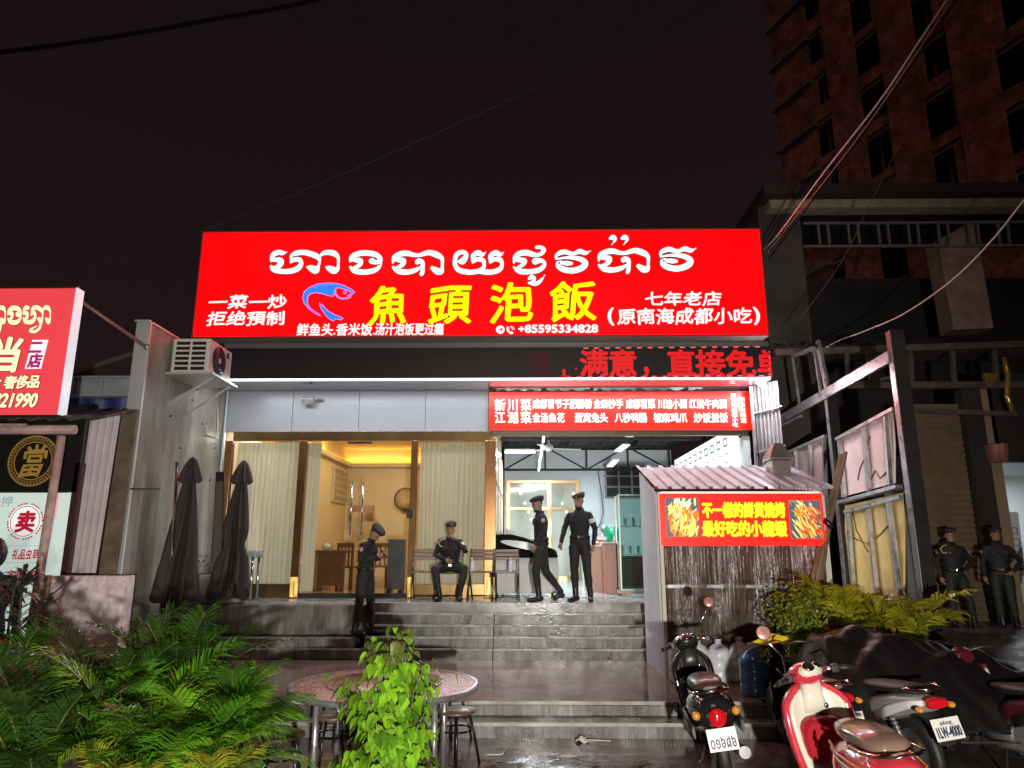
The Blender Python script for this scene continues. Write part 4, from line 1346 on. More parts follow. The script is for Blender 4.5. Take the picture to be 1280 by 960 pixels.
# lit room behind the open doorway
rm = mat('bright_room_wall', (.62, .66, .66), .5)
mb = MB()
mb.box(e0 - .3, 14.5, 17.4, 17.5, .5, 4)
mb.box(e0 - .35, e0 - .28, 14.01, 17.4, .5, 4)
mb.box(e0 - .3, 14.5, 14.01, 17.4, 3.62, 3.7)
mb.box(e0 - .3, 14.5, 14.01, 17.4, .56, .58)
mb.build('bright_room', rm, nb)
lamp('doorway_lamp', 'AREA', (e0 + 1.8, 15.7, 3.55), 75, (.88, .95, 1.0), (e0 + 1.8, 15.7, 0), size=1.6)
MB().bar(P(1262, 640, Y=14.2), P(1275, 752, Y=14.2), .3, .04).build('glass_leaf', mat('pale_glass_leaf', (.55, .65, .66), .2), nb)
mb = MB()
for x, y in ((1267, 664), (1270, 678), (1273, 708), (1275, 715)):
    a, b, c, d = rect(x - 4, y - 4, x + 4, y + 4, 14.17)
    mb.box(a, b, 14.165, 14.17, c, c + .012)
    mb.box(a, b, 14.165, 14.17, d, d + .012)
    mb.box(a, a + .012, 14.165, 14.17, c, d)
    mb.box(b, b + .012, 14.165, 14.17, c, d)
mb.build('door_stickers', blackpaint, nb)
ln = thing('red_white_lantern', 'small red and white striped bucket above the lit doorway', 'lantern', P(1247, 580, Y=13.7))
MB().lathe([(.16, 0), (.2, .3), (.2, .34), (.0, .36)], P(1248, 578, Y=13.7), 16).build('shade', mat('faded_red_white', (.34, .13, .10), .6, var=.5, vscale=9, stretch=(1, 1, .05)), ln)

# ------------------------------------------------------------------ unfinished brick block
v = ray(310, 685)
dirn = Vector((v.x, v.y, 0)).normalized()
A = P(978, 226, Y=46)
A.z = 0
uu = -dirn                                     # from the far left corner towards the near right
nn = Vector((uu.y, -uu.x, 0))
if nn.y > 0:
    nn = -nn
bb = thing('brick_block', 'unfinished multi-storey red brick building with empty window openings', 'building', A)
brick = bpy.data.materials.new('red_brick')
brick.use_nodes = True
N_, L_ = brick.node_tree.nodes, brick.node_tree.links
bt_ = N_.new('ShaderNodeTexBrick')
bt_.inputs['Color1'].default_value = (.62, .23, .13, 1)
bt_.inputs['Color2'].default_value = (.36, .12, .075, 1)
bt_.inputs['Mortar'].default_value = (.24, .19, .16, 1)
bt_.inputs['Scale'].default_value = 1.3
tc_ = N_.new('ShaderNodeTexCoord')
sep = N_.new('ShaderNodeSeparateXYZ')
cmb = N_.new('ShaderNodeCombineXYZ')
L_.new(tc_.outputs['Object'], sep.inputs[0])
mth = N_.new('ShaderNodeMath')
L_.new(sep.outputs['X'], mth.inputs[0])
L_.new(sep.outputs['Y'], mth.inputs[1])
mth.operation = 'SUBTRACT'
L_.new(mth.outputs[0], cmb.inputs[0])
L_.new(sep.outputs['Z'], cmb.inputs[1])
L_.new(cmb.outputs[0], bt_.inputs['Vector'])
nz = N_.new('ShaderNodeTexNoise')
nz.inputs['Scale'].default_value = .9
nz.inputs['Detail'].default_value = 8
mixc = N_.new('ShaderNodeMixRGB')
mixc.blend_type = 'MULTIPLY'
mixc.inputs[0].default_value = .9
rr_ = N_.new('ShaderNodeValToRGB')
rr_.color_ramp.elements[0].position = .35
rr_.color_ramp.elements[0].color = (.35, .35, .35, 1)
rr_.color_ramp.elements[1].position = .65
L_.new(tc_.outputs['Object'], nz.inputs['Vector'])
L_.new(nz.outputs['Fac'], rr_.inputs[0])
L_.new(bt_.outputs['Color'], mixc.inputs[1])
L_.new(rr_.outputs[0], mixc.inputs[2])
L_.new(mixc.outputs[0], N_['Principled BSDF'].inputs['Base Color'])
N_['Principled BSDF'].inputs['Roughness'].default_value = .9
slabm = mat('raw_concrete_slab', (.22, .19, .165), .8, var=.35, vscale=1)
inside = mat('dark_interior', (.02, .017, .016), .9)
def bl(u, w, z):
    return A + uu * u + nn * w + Vector((0, 0, z))
def bbox(mb, u0, u1, w0, w1, z0, z1, m=0):
    vs = [mb.bm.verts.new(bl(a, b, c)) for a in (u0, u1) for b in (w0, w1) for c in (z0, z1)]
    for q in ((0, 1, 3, 2), (4, 6, 7, 5), (0, 4, 5, 1), (2, 3, 7, 6), (0, 2, 6, 4), (1, 5, 7, 3)):
        mb._f([vs[i] for i in q], m)
FH, NF, LU = 3.3, 16, 34.0
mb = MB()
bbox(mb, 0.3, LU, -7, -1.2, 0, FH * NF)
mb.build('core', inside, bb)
for k in range(5, NF + 1):
    mb = MB()
    bbox(mb, -.15, 3.6, -1.3, .24, FH * k - .28, FH * k)
    bbox(mb, 3.602, LU, -1.3, -.16, FH * k - .28, FH * k)
    mb.build('floor_slab', slabm, bb)
bays = [(0, 3.4)] + [(5.0 + i * 4.1, 7.2 + i * 4.1) for i in range(7)]
for (u0, u1) in bays:
    mb = MB()
    if u0 > 1:
        bbox(mb, u0, u1, -.15, .12, FH * 4, FH * NF)
    else:
        for k in range(4, NF):
            bbox(mb, u0, u1, -.3, 0, FH * k + .002, FH * (k + 1) - .282)
    mb.build('brick_pier', brick, bb)
for i, ((_, a_), (b_, _)) in enumerate(zip(bays, bays[1:])):
    for k in range(4, NF):
        mb = MB()
        full = rnd.random() < .07
        ap = FH - .30 if full else rnd.uniform(.35, 1.25)
        bbox(mb, a_ + .002, b_ - .002, -.28, -.05, FH * k + .002, FH * k + ap)
        if not full and rnd.random() < .5:
            wq = rnd.uniform(.2, .7)
            u_ = a_ + .002 if rnd.random() < .5 else b_ - .002 - wq
            bbox(mb, u_, u_ + wq, -.278, -.06, FH * k + ap + .002, FH * (k + 1) - .29)
        if not full and rnd.random() < .35:
            bbox(mb, a_ + .3, a_ + .42, -.9, -.8, FH * k + .01, FH * (k + 1) - .29)
        mb.build('window_apron', brick, bb)
# ------------------------------------------------------------------ people
skinm = mat('skin', (.30, .165, .105), .5, var=.08, vscale=20)
shirtm = mat('black_uniform_shirt', (.010, .0095, .011), .75, var=.3, vscale=9)
trousm = mat('dark_green_trousers', (.014, .016, .013), .75, var=.3, vscale=9)
bootm = mat('black_boots', (.008, .008, .008), .42)
featm = mat('dark_features', (.02, .012, .010), .5)
lipm = mat('lips', (.22, .09, .075), .5)
beretm = mat('dark_purple_beret', (.022, .014, .024), .75, var=.3, vscale=15)
whitecloth = mat('white_cloth', (.62, .62, .60), .6)
cordm = mat('yellow_cord', (.60, .48, .16), .5)
hairm = mat('black_hair', (.010, .008, .008), .45)
BODYM = [skinm, shirtm, trousm, bootm, featm, lipm]

def person(name, label, loc, yaw, J, head_yaw=0.0, head_pitch=0.0, head_roll=0.0, cap=True, group='officers in dark uniform', scale=1.0,
           hand_curl=(0.5, 0.5), hand_dir=(None, None), skin_low=False, extras=True, armband=False, cord=False, mats=None, sleeves_short=False, hairy=False):
    """J: joints in metres, local frame: +x the person's left, -y forward, z up"""
    D = dict(pel=(0, 0, .93), wst=(0, 0, 1.07), chs=(0, .005, 1.27), nck=(0, .012, 1.45), hd=(0, -.015, 1.585),
             shL=(.172, .012, 1.352), elL=(.235, .04, 1.13), wrL=(.25, -.03, .89),
             shR=(-.172, .012, 1.352), elR=(-.235, .04, 1.13), wrR=(-.25, -.03, .89),
             hpL=(.09, 0, .90), knL=(.10, -.02, .50), akL=(.105, .02, .09), toL=(.125, -.16, .035),
             hpR=(-.09, 0, .90), knR=(-.10, -.02, .50), akR=(-.105, .02, .09), toR=(-.125, -.16, .035))
    D.update(J)
    D = {k: Vector(v) for k, v in D.items()}
    root = thing(name, label, 'person', loc, yaw, group)
    root.scale = (scale,) * 3
    mb = MB()
    segs = []                                      # (a, b, ra, rb, material)
    def limb(pts, rs, m, n=12):
        pts = [Vector(p) for p in pts]
        # round ends
        a, b = pts[0], pts[-1]
        d0, d1 = (a - pts[1]).normalized(), (b - pts[-2]).normalized()
        P_ = [a + d0 * rs[0] * .95, a + d0 * rs[0] * .6] + pts + [b + d1 * rs[-1] * .6, b + d1 * rs[-1] * .95]
        R_ = [rs[0] * .25, rs[0] * .75] + list(rs) + [rs[-1] * .75, rs[-1] * .25]
        mb.tube(P_, R_, n)
        for i in range(len(pts) - 1):
            segs.append((pts[i], pts[i + 1], rs[i], rs[i + 1], m))
    def lerp(a, b, t):
        return a.lerp(b, t)
    # torso: elliptical sections along the spine
    sp = [D['pel'] + Vector((0, 0, -.10)), D['pel'], D['wst'], D['chs'], D['chs'].lerp(D['nck'], .40), D['chs'].lerp(D['nck'], .68), D['chs'].lerp(D['nck'], .87), D['nck']]
    wid = [.10, .172, .152, .178, .166, .138, .092, .062]
    dep = [.085, .120, .108, .124, .110, .090, .072, .060]
    sh_dir = (D['shL'] - D['shR']).normalized()
    rs = []
    for i, c in enumerate(sp):
        ax = (sp[min(i + 1, 7)] - sp[max(i - 1, 0)]).normalized()
        t = i / 7
        lat = (Vector((1, 0, 0)).lerp(sh_dir, min(1, t * 1.3)))
        lat = (lat - ax * lat.dot(ax)).normalized()
        fw = ax.cross(lat).normalized()
        rs.append([c + lat * (wid[i] * math.cos(a)) + fw * (dep[i] * math.sin(a)) for a in (2 * math.pi * q / 20 for q in range(20))])
    mb.rings(rs)
    for i in range(7):
        segs.append((sp[i], sp[i + 1], wid[i] * .8, wid[i + 1] * .8, 2 if i < 1 else 1))
    for s in 'LR':
        sh, el, wr = D['sh' + s], D['el' + s], D['wr' + s]
        limb([D['chs'].lerp(D['nck'], .55).lerp(sh, .45), sh, lerp(sh, el, .35), el, lerp(el, wr, .3), wr.lerp(el, .06)], [.060, .061, .055, .046, .044, .034], 1)
        limb([wr.lerp(el, .10), wr], [.029, .027], 0)
        hp, kn, ak, to = D['hp' + s], D['kn' + s], D['ak' + s], D['to' + s]
        limb([hp.lerp(D['pel'], .25), lerp(hp, kn, .15), lerp(hp, kn, .5), kn, lerp(kn, ak, .3), lerp(kn, ak, .62)], [.098, .098, .085, .066, .066, .054], 2)
        limb([lerp(kn, ak, .62), lerp(kn, ak, .85), ak], [.052, .050, .048], 3)
        heel = ak + (ak - to).normalized() * .045
        heel.z = min(heel.z, ak.z - .02)
        # foot: sections from heel to toe
        low = Vector((0, 0, -1))
        limb([Vector((heel.x, heel.y, ak.z * .45 + to.z * .55)), lerp(ak, to, .4) + Vector((0, 0, -.02)), to.lerp(ak, .08), to], [.042, .045, .044, .034], 3)
    # head
    nk, hd = D['nck'], D['hd']
    HR = (Euler((head_pitch, 0, head_yaw)).to_matrix() @ Euler((0, head_roll, 0)).to_matrix())
    limb([nk + Vector((0, .005, -.04)), nk.lerp(hd, .4), hd + HR @ Vector((0, .02, -.03))], [.058, .054, .050], 0)
    def hp_(x, y, z):
        return hd + HR @ Vector((x, y, z))
    prof = [(-.118, .030, -.062, .030), (-.105, .043, -.050, .044), (-.075, .056, -.030, .066), (-.035, .066, -.010, .086), (.01, .073, .004, .096), (.05, .073, .010, .097), (.085, .062, .012, .083), (.108, .038, .012, .05)]
    rs = []
    for z, rx, cy, ry in prof:
        rs.append([hp_(rx * math.cos(a), cy + ry * math.sin(a), z) for a in (2 * math.pi * q / 20 for q in range(20))])
    mb.rings(rs)
    segs.append((hp_(0, 0, -.06), hp_(0, 0, .06), .065, .075, 0))
    mb.ball(hp_(0, -.100, -.018), (.014, .022, .024), 0, 10, 8, HR)        # nose
    mb.ball(hp_(0, -.092, .004), (.009, .014, .03), 0, 8, 6, HR)
    mb.ball(hp_(0, -.088, -.062), (.024, .014, .011), 0, 10, 6, HR)        # mouth
    mb.ball(hp_(0, -.078, -.098), (.024, .02, .018), 0, 10, 6, HR)         # chin
    for s in (-1, 1):
        mb.ball(hp_(s * .074, .012, -.010), (.010, .020, .032), 0, 8, 6, HR)   # ears
        mb.ball(hp_(s * .032, -.074, .032), (.026, .016, .009), 0, 8, 6, HR)   # brow ridge
    feats = []
    for s in (-1, 1):
        feats.append((hp_(s * .031, -.088, .010), .0105, 4))
        feats.append((hp_(s * .022, -.094, .034), .0085, 4))
        feats.append((hp_(s * .038, -.090, .036), .0085, 4))
    for x in (-.016, 0, .016):
        feats.append((hp_(x, -.100, -.062), .0095, 5))
    o = mb.build('body', BODYM if mats is None else mats, root, world=False)
    rmod = o.modifiers.new('remesh', 'REMESH')
    rmod.mode = 'VOXEL'
    rmod.voxel_size = .0085
    rmod.use_smooth_shade = True
    sm = o.modifiers.new('smooth', 'SMOOTH')
    sm.iterations = 5
    sm.factor = .5
    dg = bpy.context.evaluated_depsgraph_get()
    me = bpy.data.meshes.new_from_object(o.evaluated_get(dg))
    o.modifiers.clear()
    old = o.data
    o.data = me
    bpy.data.meshes.remove(old)
    # cloth folds
    n = len(me.vertices)
    co = np.empty(n * 3)
    me.vertices.foreach_get('co', co)
    co = co.reshape(-1, 3)
    A = np.array([s[0] for s in segs]); B = np.array([s[1] for s in segs])
    ra = np.array([s[2] for s in segs]); rb = np.array([s[3] for s in segs]); mi = np.array([s[4] for s in segs])
    def nearest(pts):
        best = np.full(len(pts), 1e9); bm_ = np.zeros(len(pts), int)
        for a, b, r0, r1, m in zip(A, B, ra, rb, mi):
            ab = b - a
            t = np.clip(((pts - a) @ ab) / max(1e-9, ab @ ab), 0, 1)
            d = np.linalg.norm(pts - a - t[:, None] * ab, axis=1) - (r0 + (r1 - r0) * t)
            k = d < best
            best[k] = d[k]; bm_[k] = m
        return bm_
    vm = nearest(co)
    no = np.empty(n * 3)
    me.vertices.foreach_get('normal', no)
    no = no.reshape(-1, 3)
    sd = hash(label) % 50
    fold = np.sin(co[:, 2] * 55 + 8 * np.sin(co[:, 0] * 14 + sd) + 6 * np.sin(co[:, 1] * 17)) * .5 + np.sin(co[:, 2] * 31 + co[:, 0] * 40 + sd) * .5
    amp = np.where((vm == 1) | (vm == 2), .0045, 0)
    co = co + no * (fold * amp)[:, None]
    me.vertices.foreach_set('co', co.ravel())
    f = np.empty(len(me.polygons) * 3)
    me.polygons.foreach_get('center', f)
    f = f.reshape(-1, 3)
    fm = nearest(f)
    for c, r, m in feats:
        fm[(np.linalg.norm(f - np.array(c), axis=1) < r)] = m
    hc = np.array(hp_(0, 0, 0)); Hi = np.array(HR.inverted())
    hl = (f - hc) @ Hi.T
    hair = (np.abs(hl[:, 0]) < .1) & (hl[:, 2] > -.045) & (hl[:, 2] < .2) & (np.abs(hl[:, 1]) < .13) & ((hl[:, 1] > .028) | (hl[:, 2] > .062)) & (np.abs(hl[:, 0]) < .071 + .02 * (hl[:, 2] > .03)) & (fm == 0)
    fm[hair] = 4
    me.polygons.foreach_set('material_index', fm.astype(np.int32))
    me.polygons.foreach_set('use_smooth', np.ones(len(me.polygons), bool))
    me.update()
    # hands: palm, four fingers and a thumb closing on the forearm's end
    bm = bmesh.new()
    bm.from_mesh(me)
    H = MB()
    H.bm.free()
    H.bm = bm
    for idx, s in enumerate('LR'):
        el, wr = D['el' + s], D['wr' + s]
        d = (wr - el).normalized() if hand_dir[idx] is None else Vector(hand_dir[idx]).normalized()
        side = 1 if s == 'L' else -1
        # palm normal faces the body's side for hanging hands
        inn = Vector((-side, 0, 0))
        nrm = (inn - d * inn.dot(d))
        if nrm.length < .25:
            nrm = Vector((0, 1, 0)) - d * d.y
        nrm.normalize()
        fwd = d.cross(nrm).normalized() * (1 if s == 'L' else -1)
        if fwd.dot(Vector((0, -1, 0))) < 0:
            fwd = -fwd
        H.tube([wr - d * .01, wr + d * .03, wr + d * .075, wr + d * .088], [.024, .033, .034, .024], 10)
        cu = hand_curl[idx]
        for k, (off, ln) in enumerate(((.027, .066), (.009, .075), (-.009, .071), (-.026, .056))):
            b0 = wr + d * .075 + fwd * off
            b1 = b0 + (d * math.cos(cu * .6) + nrm * math.sin(cu * .6)) * ln * .45
            b2 = b1 + (d * math.cos(cu * 1.5) + nrm * math.sin(cu * 1.5)) * ln * .33
            b3 = b2 + (d * math.cos(cu * 2.2) + nrm * math.sin(cu * 2.2)) * ln * .27
            H.tube([b0, b1, b2, b3], [.0095, .009, .008, .006], 6)
        t0 = wr + d * .022 + fwd * .022
        t1 = t0 + (d * .6 + fwd * .8 + nrm * .2).normalized() * .04
        t2 = t1 + (d * .9 + fwd * .25 + nrm * .4).normalized() * .034
        H.tube([t0, t1, t2], [.013, .011, .008], 6)
    bmesh.ops.recalc_face_normals(bm, faces=bm.faces)
    bm.to_mesh(me)
    bm.free()
    if cap:
        b = MB()
        c0 = [(.0, .080, .115), (.020, .092, .128), (.045, .097, .133), (.066, .080, .11), (.078, .045, .06)]
        rs = []
        for z, rx, ry in c0:
            rs.append([hp_(rx * math.cos(a) + .012 * (z / .07), .006 + ry * math.sin(a) + (.010 if math.sin(a) > 0 else -.004) * z / .07, .058 + z + (.010 * math.cos(a) if z > .03 else 0) - .018 * (math.sin(a) > .2) * (z < .03)) for a in (2 * math.pi * q / 22 for q in range(22))])
        b.rings(rs)
        bo = b.build('beret', beretm, root, world=False)
        bb_ = MB()
        bb_.ball(hp_(.03, -.115, .088), (.014, .007, .016), 0, 8, 6, HR)
        bb_.build('badge', mat('brass_badge', (.55, .42, .18), .35, .7), bo, world=False)
    if extras:
        w = D['wst'].lerp(D['pel'], .45)
        b = MB()
        ax = (D['chs'] - D['pel']).normalized()
        fw_ = ax.cross(Vector((1, 0, 0))).normalized()
        lat = fw_.cross(ax).normalized()
        b.rings([[w + ax * z + lat * ((.166 + e) * math.cos(a)) + fw_ * ((.122 + e) * math.sin(a)) for a in (2 * math.pi * q / 24 for q in range(24))] for z, e in ((-.025, .0), (-.022, .008), (.022, .008), (.025, 0))])
        bl_ = b.build('belt', bootm, root, world=False)
        q = w - fw_ * .136 if (fw_.y > 0) else w + fw_ * .136
        MB().obox(q, (.05, .016, .038)).build('buckle', steel, bl_, world=False, bevel=.003)
        for s in 'LR':
            sh, el = D['sh' + s], D['el' + s]
            side = 1 if s == 'L' else -1
            m_ = sh.lerp(el, .38)
            b = MB()
            dd = (el - sh).normalized()
            u = dd.cross(Vector((0, 1, 0)))
            u = u.normalized() if u.length > .1 else Vector((0, 0, 1))
            vv = dd.cross(u).normalized()
            if s == 'L' and armband:       # white armband
                b.rings([[m_ + dd * z + (u * math.cos(a) + vv * math.sin(a)) * (.0665 - .006 * (z > 0)) for a in (2 * math.pi * k / 16 for k in range(16))] for z in (-.035, .035)], caps=False)
                b.build('armband', whitecloth, root, world=False)
            else:                          # round shoulder patch
                c_ = sh.lerp(el, .22) + Vector((side * .062, -.012, 0))
                b.ball(c_, (.008, .034, .036), 0, 12, 8)
                b.build('shoulder_patch', mat('patch_white_red', (.50, .30, .30), .6, var=.5, vscale=40), root, world=False)
        if cord:
            sh = D['shR']
            b = MB()
            n0 = D['nck']
            b.tube([n0.lerp(sh, .55) + Vector((0, -.075, .03)), sh + Vector((.02, -.045, .055)), sh + Vector((-.03, -.06, .0)), sh.lerp(D['elR'], .3) + Vector((.035, -.07, 0)), D['chs'] + Vector((-.07, -.128, .03))], .009, 6)
            b.build('shoulder_cord', cordm, root, world=False)
        # breast pockets and collar
        for sx_ in (-1, 1):
            c_ = D['chs'].lerp(D['nck'], .12) + Vector((sx_ * .082, -.118, 0))
            MB().obox(c_, (.085, .016, .10), (R(-8), 0, R(8 * sx_))).build('breast_pocket', shirtm, root, world=False, bevel=.006)
        ct = D['nck'] + Vector((0, 0, -.015))
        MB().rings([[ct + Vector((r * math.cos(a), r * .95 * math.sin(a) + z * .2, z + .012 * math.sin(a))) for a in (2 * math.pi * q / 18 for q in range(18))] for z, r in ((-.03, .082), (.0, .072), (.032, .068))], caps=False).build('collar', shirtm, root, world=False, solid=.008)
    return root, D, hp_
up = R(90)
# standing on the third step, turned to the right and looking down at his hands
pA = P(461, 791, z=.612)
person('officer', 'officer in dark uniform standing on the steps, head bowed over his hands', (pA.x, 11.56, .615), R(72),
       dict(hd=(0, -.135, 1.545), nck=(0, -.055, 1.44), chs=(0, -.01, 1.27), shL=(.168, -.02, 1.355), shR=(-.168, -.035, 1.355),
            elL=(.235, .0, 1.13), wrL=(.07, -.235, 1.20), elR=(-.235, -.02, 1.13), wrR=(-.06, -.24, 1.19),
            knL=(.10, -.05, .50), akL=(.105, -.09, .09), toL=(.13, -.26, .035), akR=(-.10, .085, .09), knR=(-.10, .03, .50), toR=(-.12, -.09, .035)),
       head_pitch=R(48), hand_curl=(.9, .9), hand_dir=((-.3, -.75, .45), (.3, -.75, .45)))
offA = [o for o in bpy.data.objects if o.name.startswith('officer') and o.parent is None][0]
b = MB()
b.tube([(-.16, -.10, 1.44), (-.19, -.03, 1.44), (-.19, .06, 1.40), (-.20, .085, 1.28), (-.21, .075, 1.20)], .010, 6)
b.build('shoulder_cord', cordm, offA, world=False)
b = MB().obox((0, -.315, 1.235), (.075, .012, .15), (R(-40), 0, 0)).build('phone', blackpaint, None, world=False)
ph = b
ph.name = 'mobile_phone'
ph.location = (pA.x, 11.56, .615)
ph.rotation_euler = (0, 0, R(72))
tag(ph, 'small dark mobile phone held by the officer with bowed head', 'phone')
# seated on the second chair
pB = P(563, 750, z=PZ)
CHX = {}
for k, px in (('a', 530), ('b', 563), ('c', 602), ('d', 634)):
    CHX[k] = P(px, 749, z=PZ).x
CY = 12.62
seat = dict(pel=(0, .02, .53), wst=(0, .0, .66), chs=(0, -.05, .86), nck=(0, -.10, 1.03), hd=(0, -.145, 1.165),
            shL=(.175, -.075, .945), shR=(-.175, -.065, .945), elL=(.265, -.24, .80), wrL=(.075, -.30, 1.005), elR=(-.25, -.07, .74), wrR=(-.06, -.26, .66),
            hpL=(.09, -.02, .53), hpR=(-.09, -.02, .53), knL=(.26, -.42, .52), knR=(-.24, -.42, .51), akL=(.17, -.36, .09), toL=(.20, -.53, .035),
            akR=(-.15, -.37, .09), toR=(-.20, -.54, .035))
person('officer', 'seated officer in black uniform with one hand raised to his mouth', (CHX['b'], CY, PZ), R(3), seat, head_pitch=R(6), head_yaw=R(-4),
       hand_curl=(1.2, .7), hand_dir=((-.55, .12, .6), (.5, -.7, -.2)), armband=True, cord=True)
# walking to the left
pC = P(676, 751, z=PZ)
person('officer', 'officer in black uniform walking left past the open dining hall', (pC.x, 12.14, PZ), R(-82),
       dict(pel=(0, .02, .91), knL=(.09, -.10, .50), akL=(.09, -.05, .09), toL=(.10, -.22, .035), hpL=(.09, 0, .88), hpR=(-.09, .02, .88),
            knR=(-.10, .10, .48), akR=(-.10, .35, .16), toR=(-.11, .245, .04), hd=(0, -.05, 1.575), nck=(0, -.01, 1.44),
            elL=(.235, .02, 1.13), wrL=(.22, -.12, .90), elR=(-.235, .03, 1.13), wrR=(-.23, -.05, .89)), head_pitch=R(16), head_yaw=R(20), hand_curl=(.8, .8))
# standing, turned a little to the left
pD = P(726, 752, z=PZ)
person('officer', 'officer in black uniform with white armband standing in front of the counters', (pD.x, 12.16, PZ), R(-22),
       dict(akL=(.15, .03, .09), toL=(.20, -.13, .035), knL=(.12, -.02, .49), akR=(-.06, -.08, .09), toR=(-.12, -.24, .035), knR=(-.08, -.07, .50),
            elR=(-.27, .03, 1.14), wrR=(-.29, -.10, .91), elL=(.25, .05, 1.13), wrL=(.235, -.03, .88)), head_pitch=R(14), head_yaw=R(-14), hand_curl=(.6, .8), scale=1.03, armband=True)
# lane officers
pE = P(1203, 788, Y=12.9)
person('officer', 'officer leaning before the roller shutter with one hand on his hip', (pE.x, 12.9, pE.z), R(-6),
       dict(pel=(.0, 0, .92), elL=(.35, .10, 1.15), wrL=(.17, -.03, .98), akL=(.22, .0, .09), toL=(.28, -.15, .035), knL=(.17, -.03, .50), elR=(-.25, .06, 1.13), wrR=(-.23, .0, .88)),
       head_pitch=R(4), head_yaw=R(-8), hand_dir=((-.8, .1, -.4), None), cord=True)
pF = P(1262, 789, Y=12.7)
person('officer', 'officer in dark uniform standing in front of the lit doorway with bent arm', (pF.x, 12.7, pF.z), R(-18),
       dict(elL=(.34, .08, 1.14), wrL=(.16, -.08, .96), akL=(.14, .05, .09), toL=(.19, -.1, .035), akR=(-.08, -.03, .09)),
       head_pitch=R(10), head_yaw=R(-10), hand_dir=((-.8, -.1, -.4), None))
pG = P(1316, 789, Y=13.1)
person('officer', 'dark figure cut by the right edge of the photo beside the lit doorway', (pG.x, 13.1, pG.z), R(-60), {}, head_pitch=R(10))
# passer-by at the left edge: only the hair shows
pH = P(-7, 692, Y=6.6)
person('passer_by', 'dark haired passer-by just entering at the left edge of the photo', (pH.x, 6.6, pH.z - 1.60), R(205), {}, cap=False, extras=False, group=None)
hr = [o for o in bpy.data.objects if o.name.startswith('passer_by')][0]
b = MB()
b.ball((0, .022, 1.60), (.105, .120, .140), 0, 18, 12)
for q in range(260):
    a, t = rnd.random() * 6.283, rnd.random() * 1.7
    d = Vector((math.sin(t) * math.cos(a), math.sin(t) * math.sin(a), math.cos(t)))
    if d.y < -.55 and d.z < .45:
        continue
    p0 = Vector((0, .005, 1.62)) + Vector((d.x * .096, d.y * .116, d.z * .116))
    s_ = Vector((rnd.uniform(-.4, .4), rnd.uniform(-.4, .4), -.5))
    b.poly([p0, p0 + Vector((.007, .004, 0)), p0 + d * .03 + s_ * .03])
b.build('hair', hairm, hr, world=False)
# ------------------------------------------------------------------ the grill booth
BYF = 9.85
bx_l, bx_r, bz_b, bz_t = rect(826, 617, 1030, 682, BYF)
booth = thing('grill_booth', 'small corrugated metal booth with sloping ribbed roof and clear sheet front', 'booth', ((bx_l + bx_r) / 2, BYF, .3))
XL, XR = bx_l - .03, bx_r + .02
zf = P(930, 611, Y=BYF - .15).z
pb = P(797, 585, X=XL - .02)
YB, zb = min(pb.y, 11.25), pb.z
ribm = mat('ribbed_roof_metal', (.42, .46, .52), .38, .12, var=.2, vscale=3, rvar=.1)
def rib(u, n):
    t = (u * n) % 1.0
    return .035 if t < .28 else 0.0
mb = MB()
mb.grid(lambda u, v: Vector((XL - .06 + (XR - XL + .14) * u, BYF - .17 + (YB - BYF + .17) * v, zf + (zb - zf) * v + rib(u, 13))), 182, 2, smooth=False)
mb.build('roof', ribm, booth, solid=.006)
sidem = mat('side_sheet_metal', (.74, .78, .84), .45, .0, var=.08, vscale=1.5)
MB().grid(lambda u, v: Vector((XL + .020 * math.sin(u * 2 * math.pi * 9), BYF + (YB - BYF - .05) * u, .3 + (zf - .38 + (zb - zf) * u) * v)), 132, 2, smooth=False).build('side_sheet', sidem, booth)
MB().grid(lambda u, v: Vector((XR + (.018 if math.sin(u * 2 * math.pi * 11) > .1 else -.012), BYF + (YB - BYF - .05) * u, .3 + (zf - .38 + (zb - zf) * u) * v)), 132, 2, smooth=False).build('side_sheet', sidem, booth)
MB().box(XL + .03, XR - .03, YB - .09, YB - .05, .3, zb - .08).build('rear_sheet', mat('brown_board', (.13, .08, .05), .55, var=.5, vscale=2), booth)
for x in (XL + .02, XR - .04):
    MB().box(x - .025, x + .025, BYF - .03, BYF + .02, .3, zf - .03).build('corner_post', mat('cream_post', (.55, .50, .36), .4), booth, bevel=.004)
mb = MB()
mb.box(XL + .05, XR - .07, BYF - .015, BYF + .015, P(930, 735, Y=BYF).z, P(930, 731, Y=BYF).z)
mb.build('crossbar', galv, booth)
MB().box(XL + .05, XR - .07, BYF + .2, YB - .2, .3, 1.05).build('grill_counter', mat('dark_brown_counter', (.07, .045, .03), .4, var=.4), booth)
# clear plastic weather sheet, streaked by the rain
ps = bpy.data.materials.new('rain_streaked_plastic')
ps.use_nodes = True
N_, L_ = ps.node_tree.nodes, ps.node_tree.links
N_.clear()
o_ = N_.new('ShaderNodeOutputMaterial')
tc_ = N_.new('ShaderNodeTexCoord')
mp_ = N_.new('ShaderNodeMapping')
mp_.inputs['Scale'].default_value = (16, 16, .9)
nz_ = N_.new('ShaderNodeTexNoise')
nz_.inputs['Scale'].default_value = 1.6
nz_.inputs['Detail'].default_value = 4
L_.new(tc_.outputs['Object'], mp_.inputs[0])
L_.new(mp_.outputs[0], nz_.inputs['Vector'])
tr_ = N_.new('ShaderNodeBsdfTransparent')
tr_.inputs[0].default_value = (.75, .68, .6, 1)
pr_ = N_.new('ShaderNodeBsdfPrincipled')
pr_.inputs['Base Color'].default_value = (.13, .10, .075, 1)
pr_.inputs['Roughness'].default_value = .2
bp_ = N_.new('ShaderNodeBump')
bp_.inputs['Strength'].default_value = .9
bp_.inputs['Distance'].default_value = .03
L_.new(nz_.outputs['Fac'], bp_.inputs['Height'])
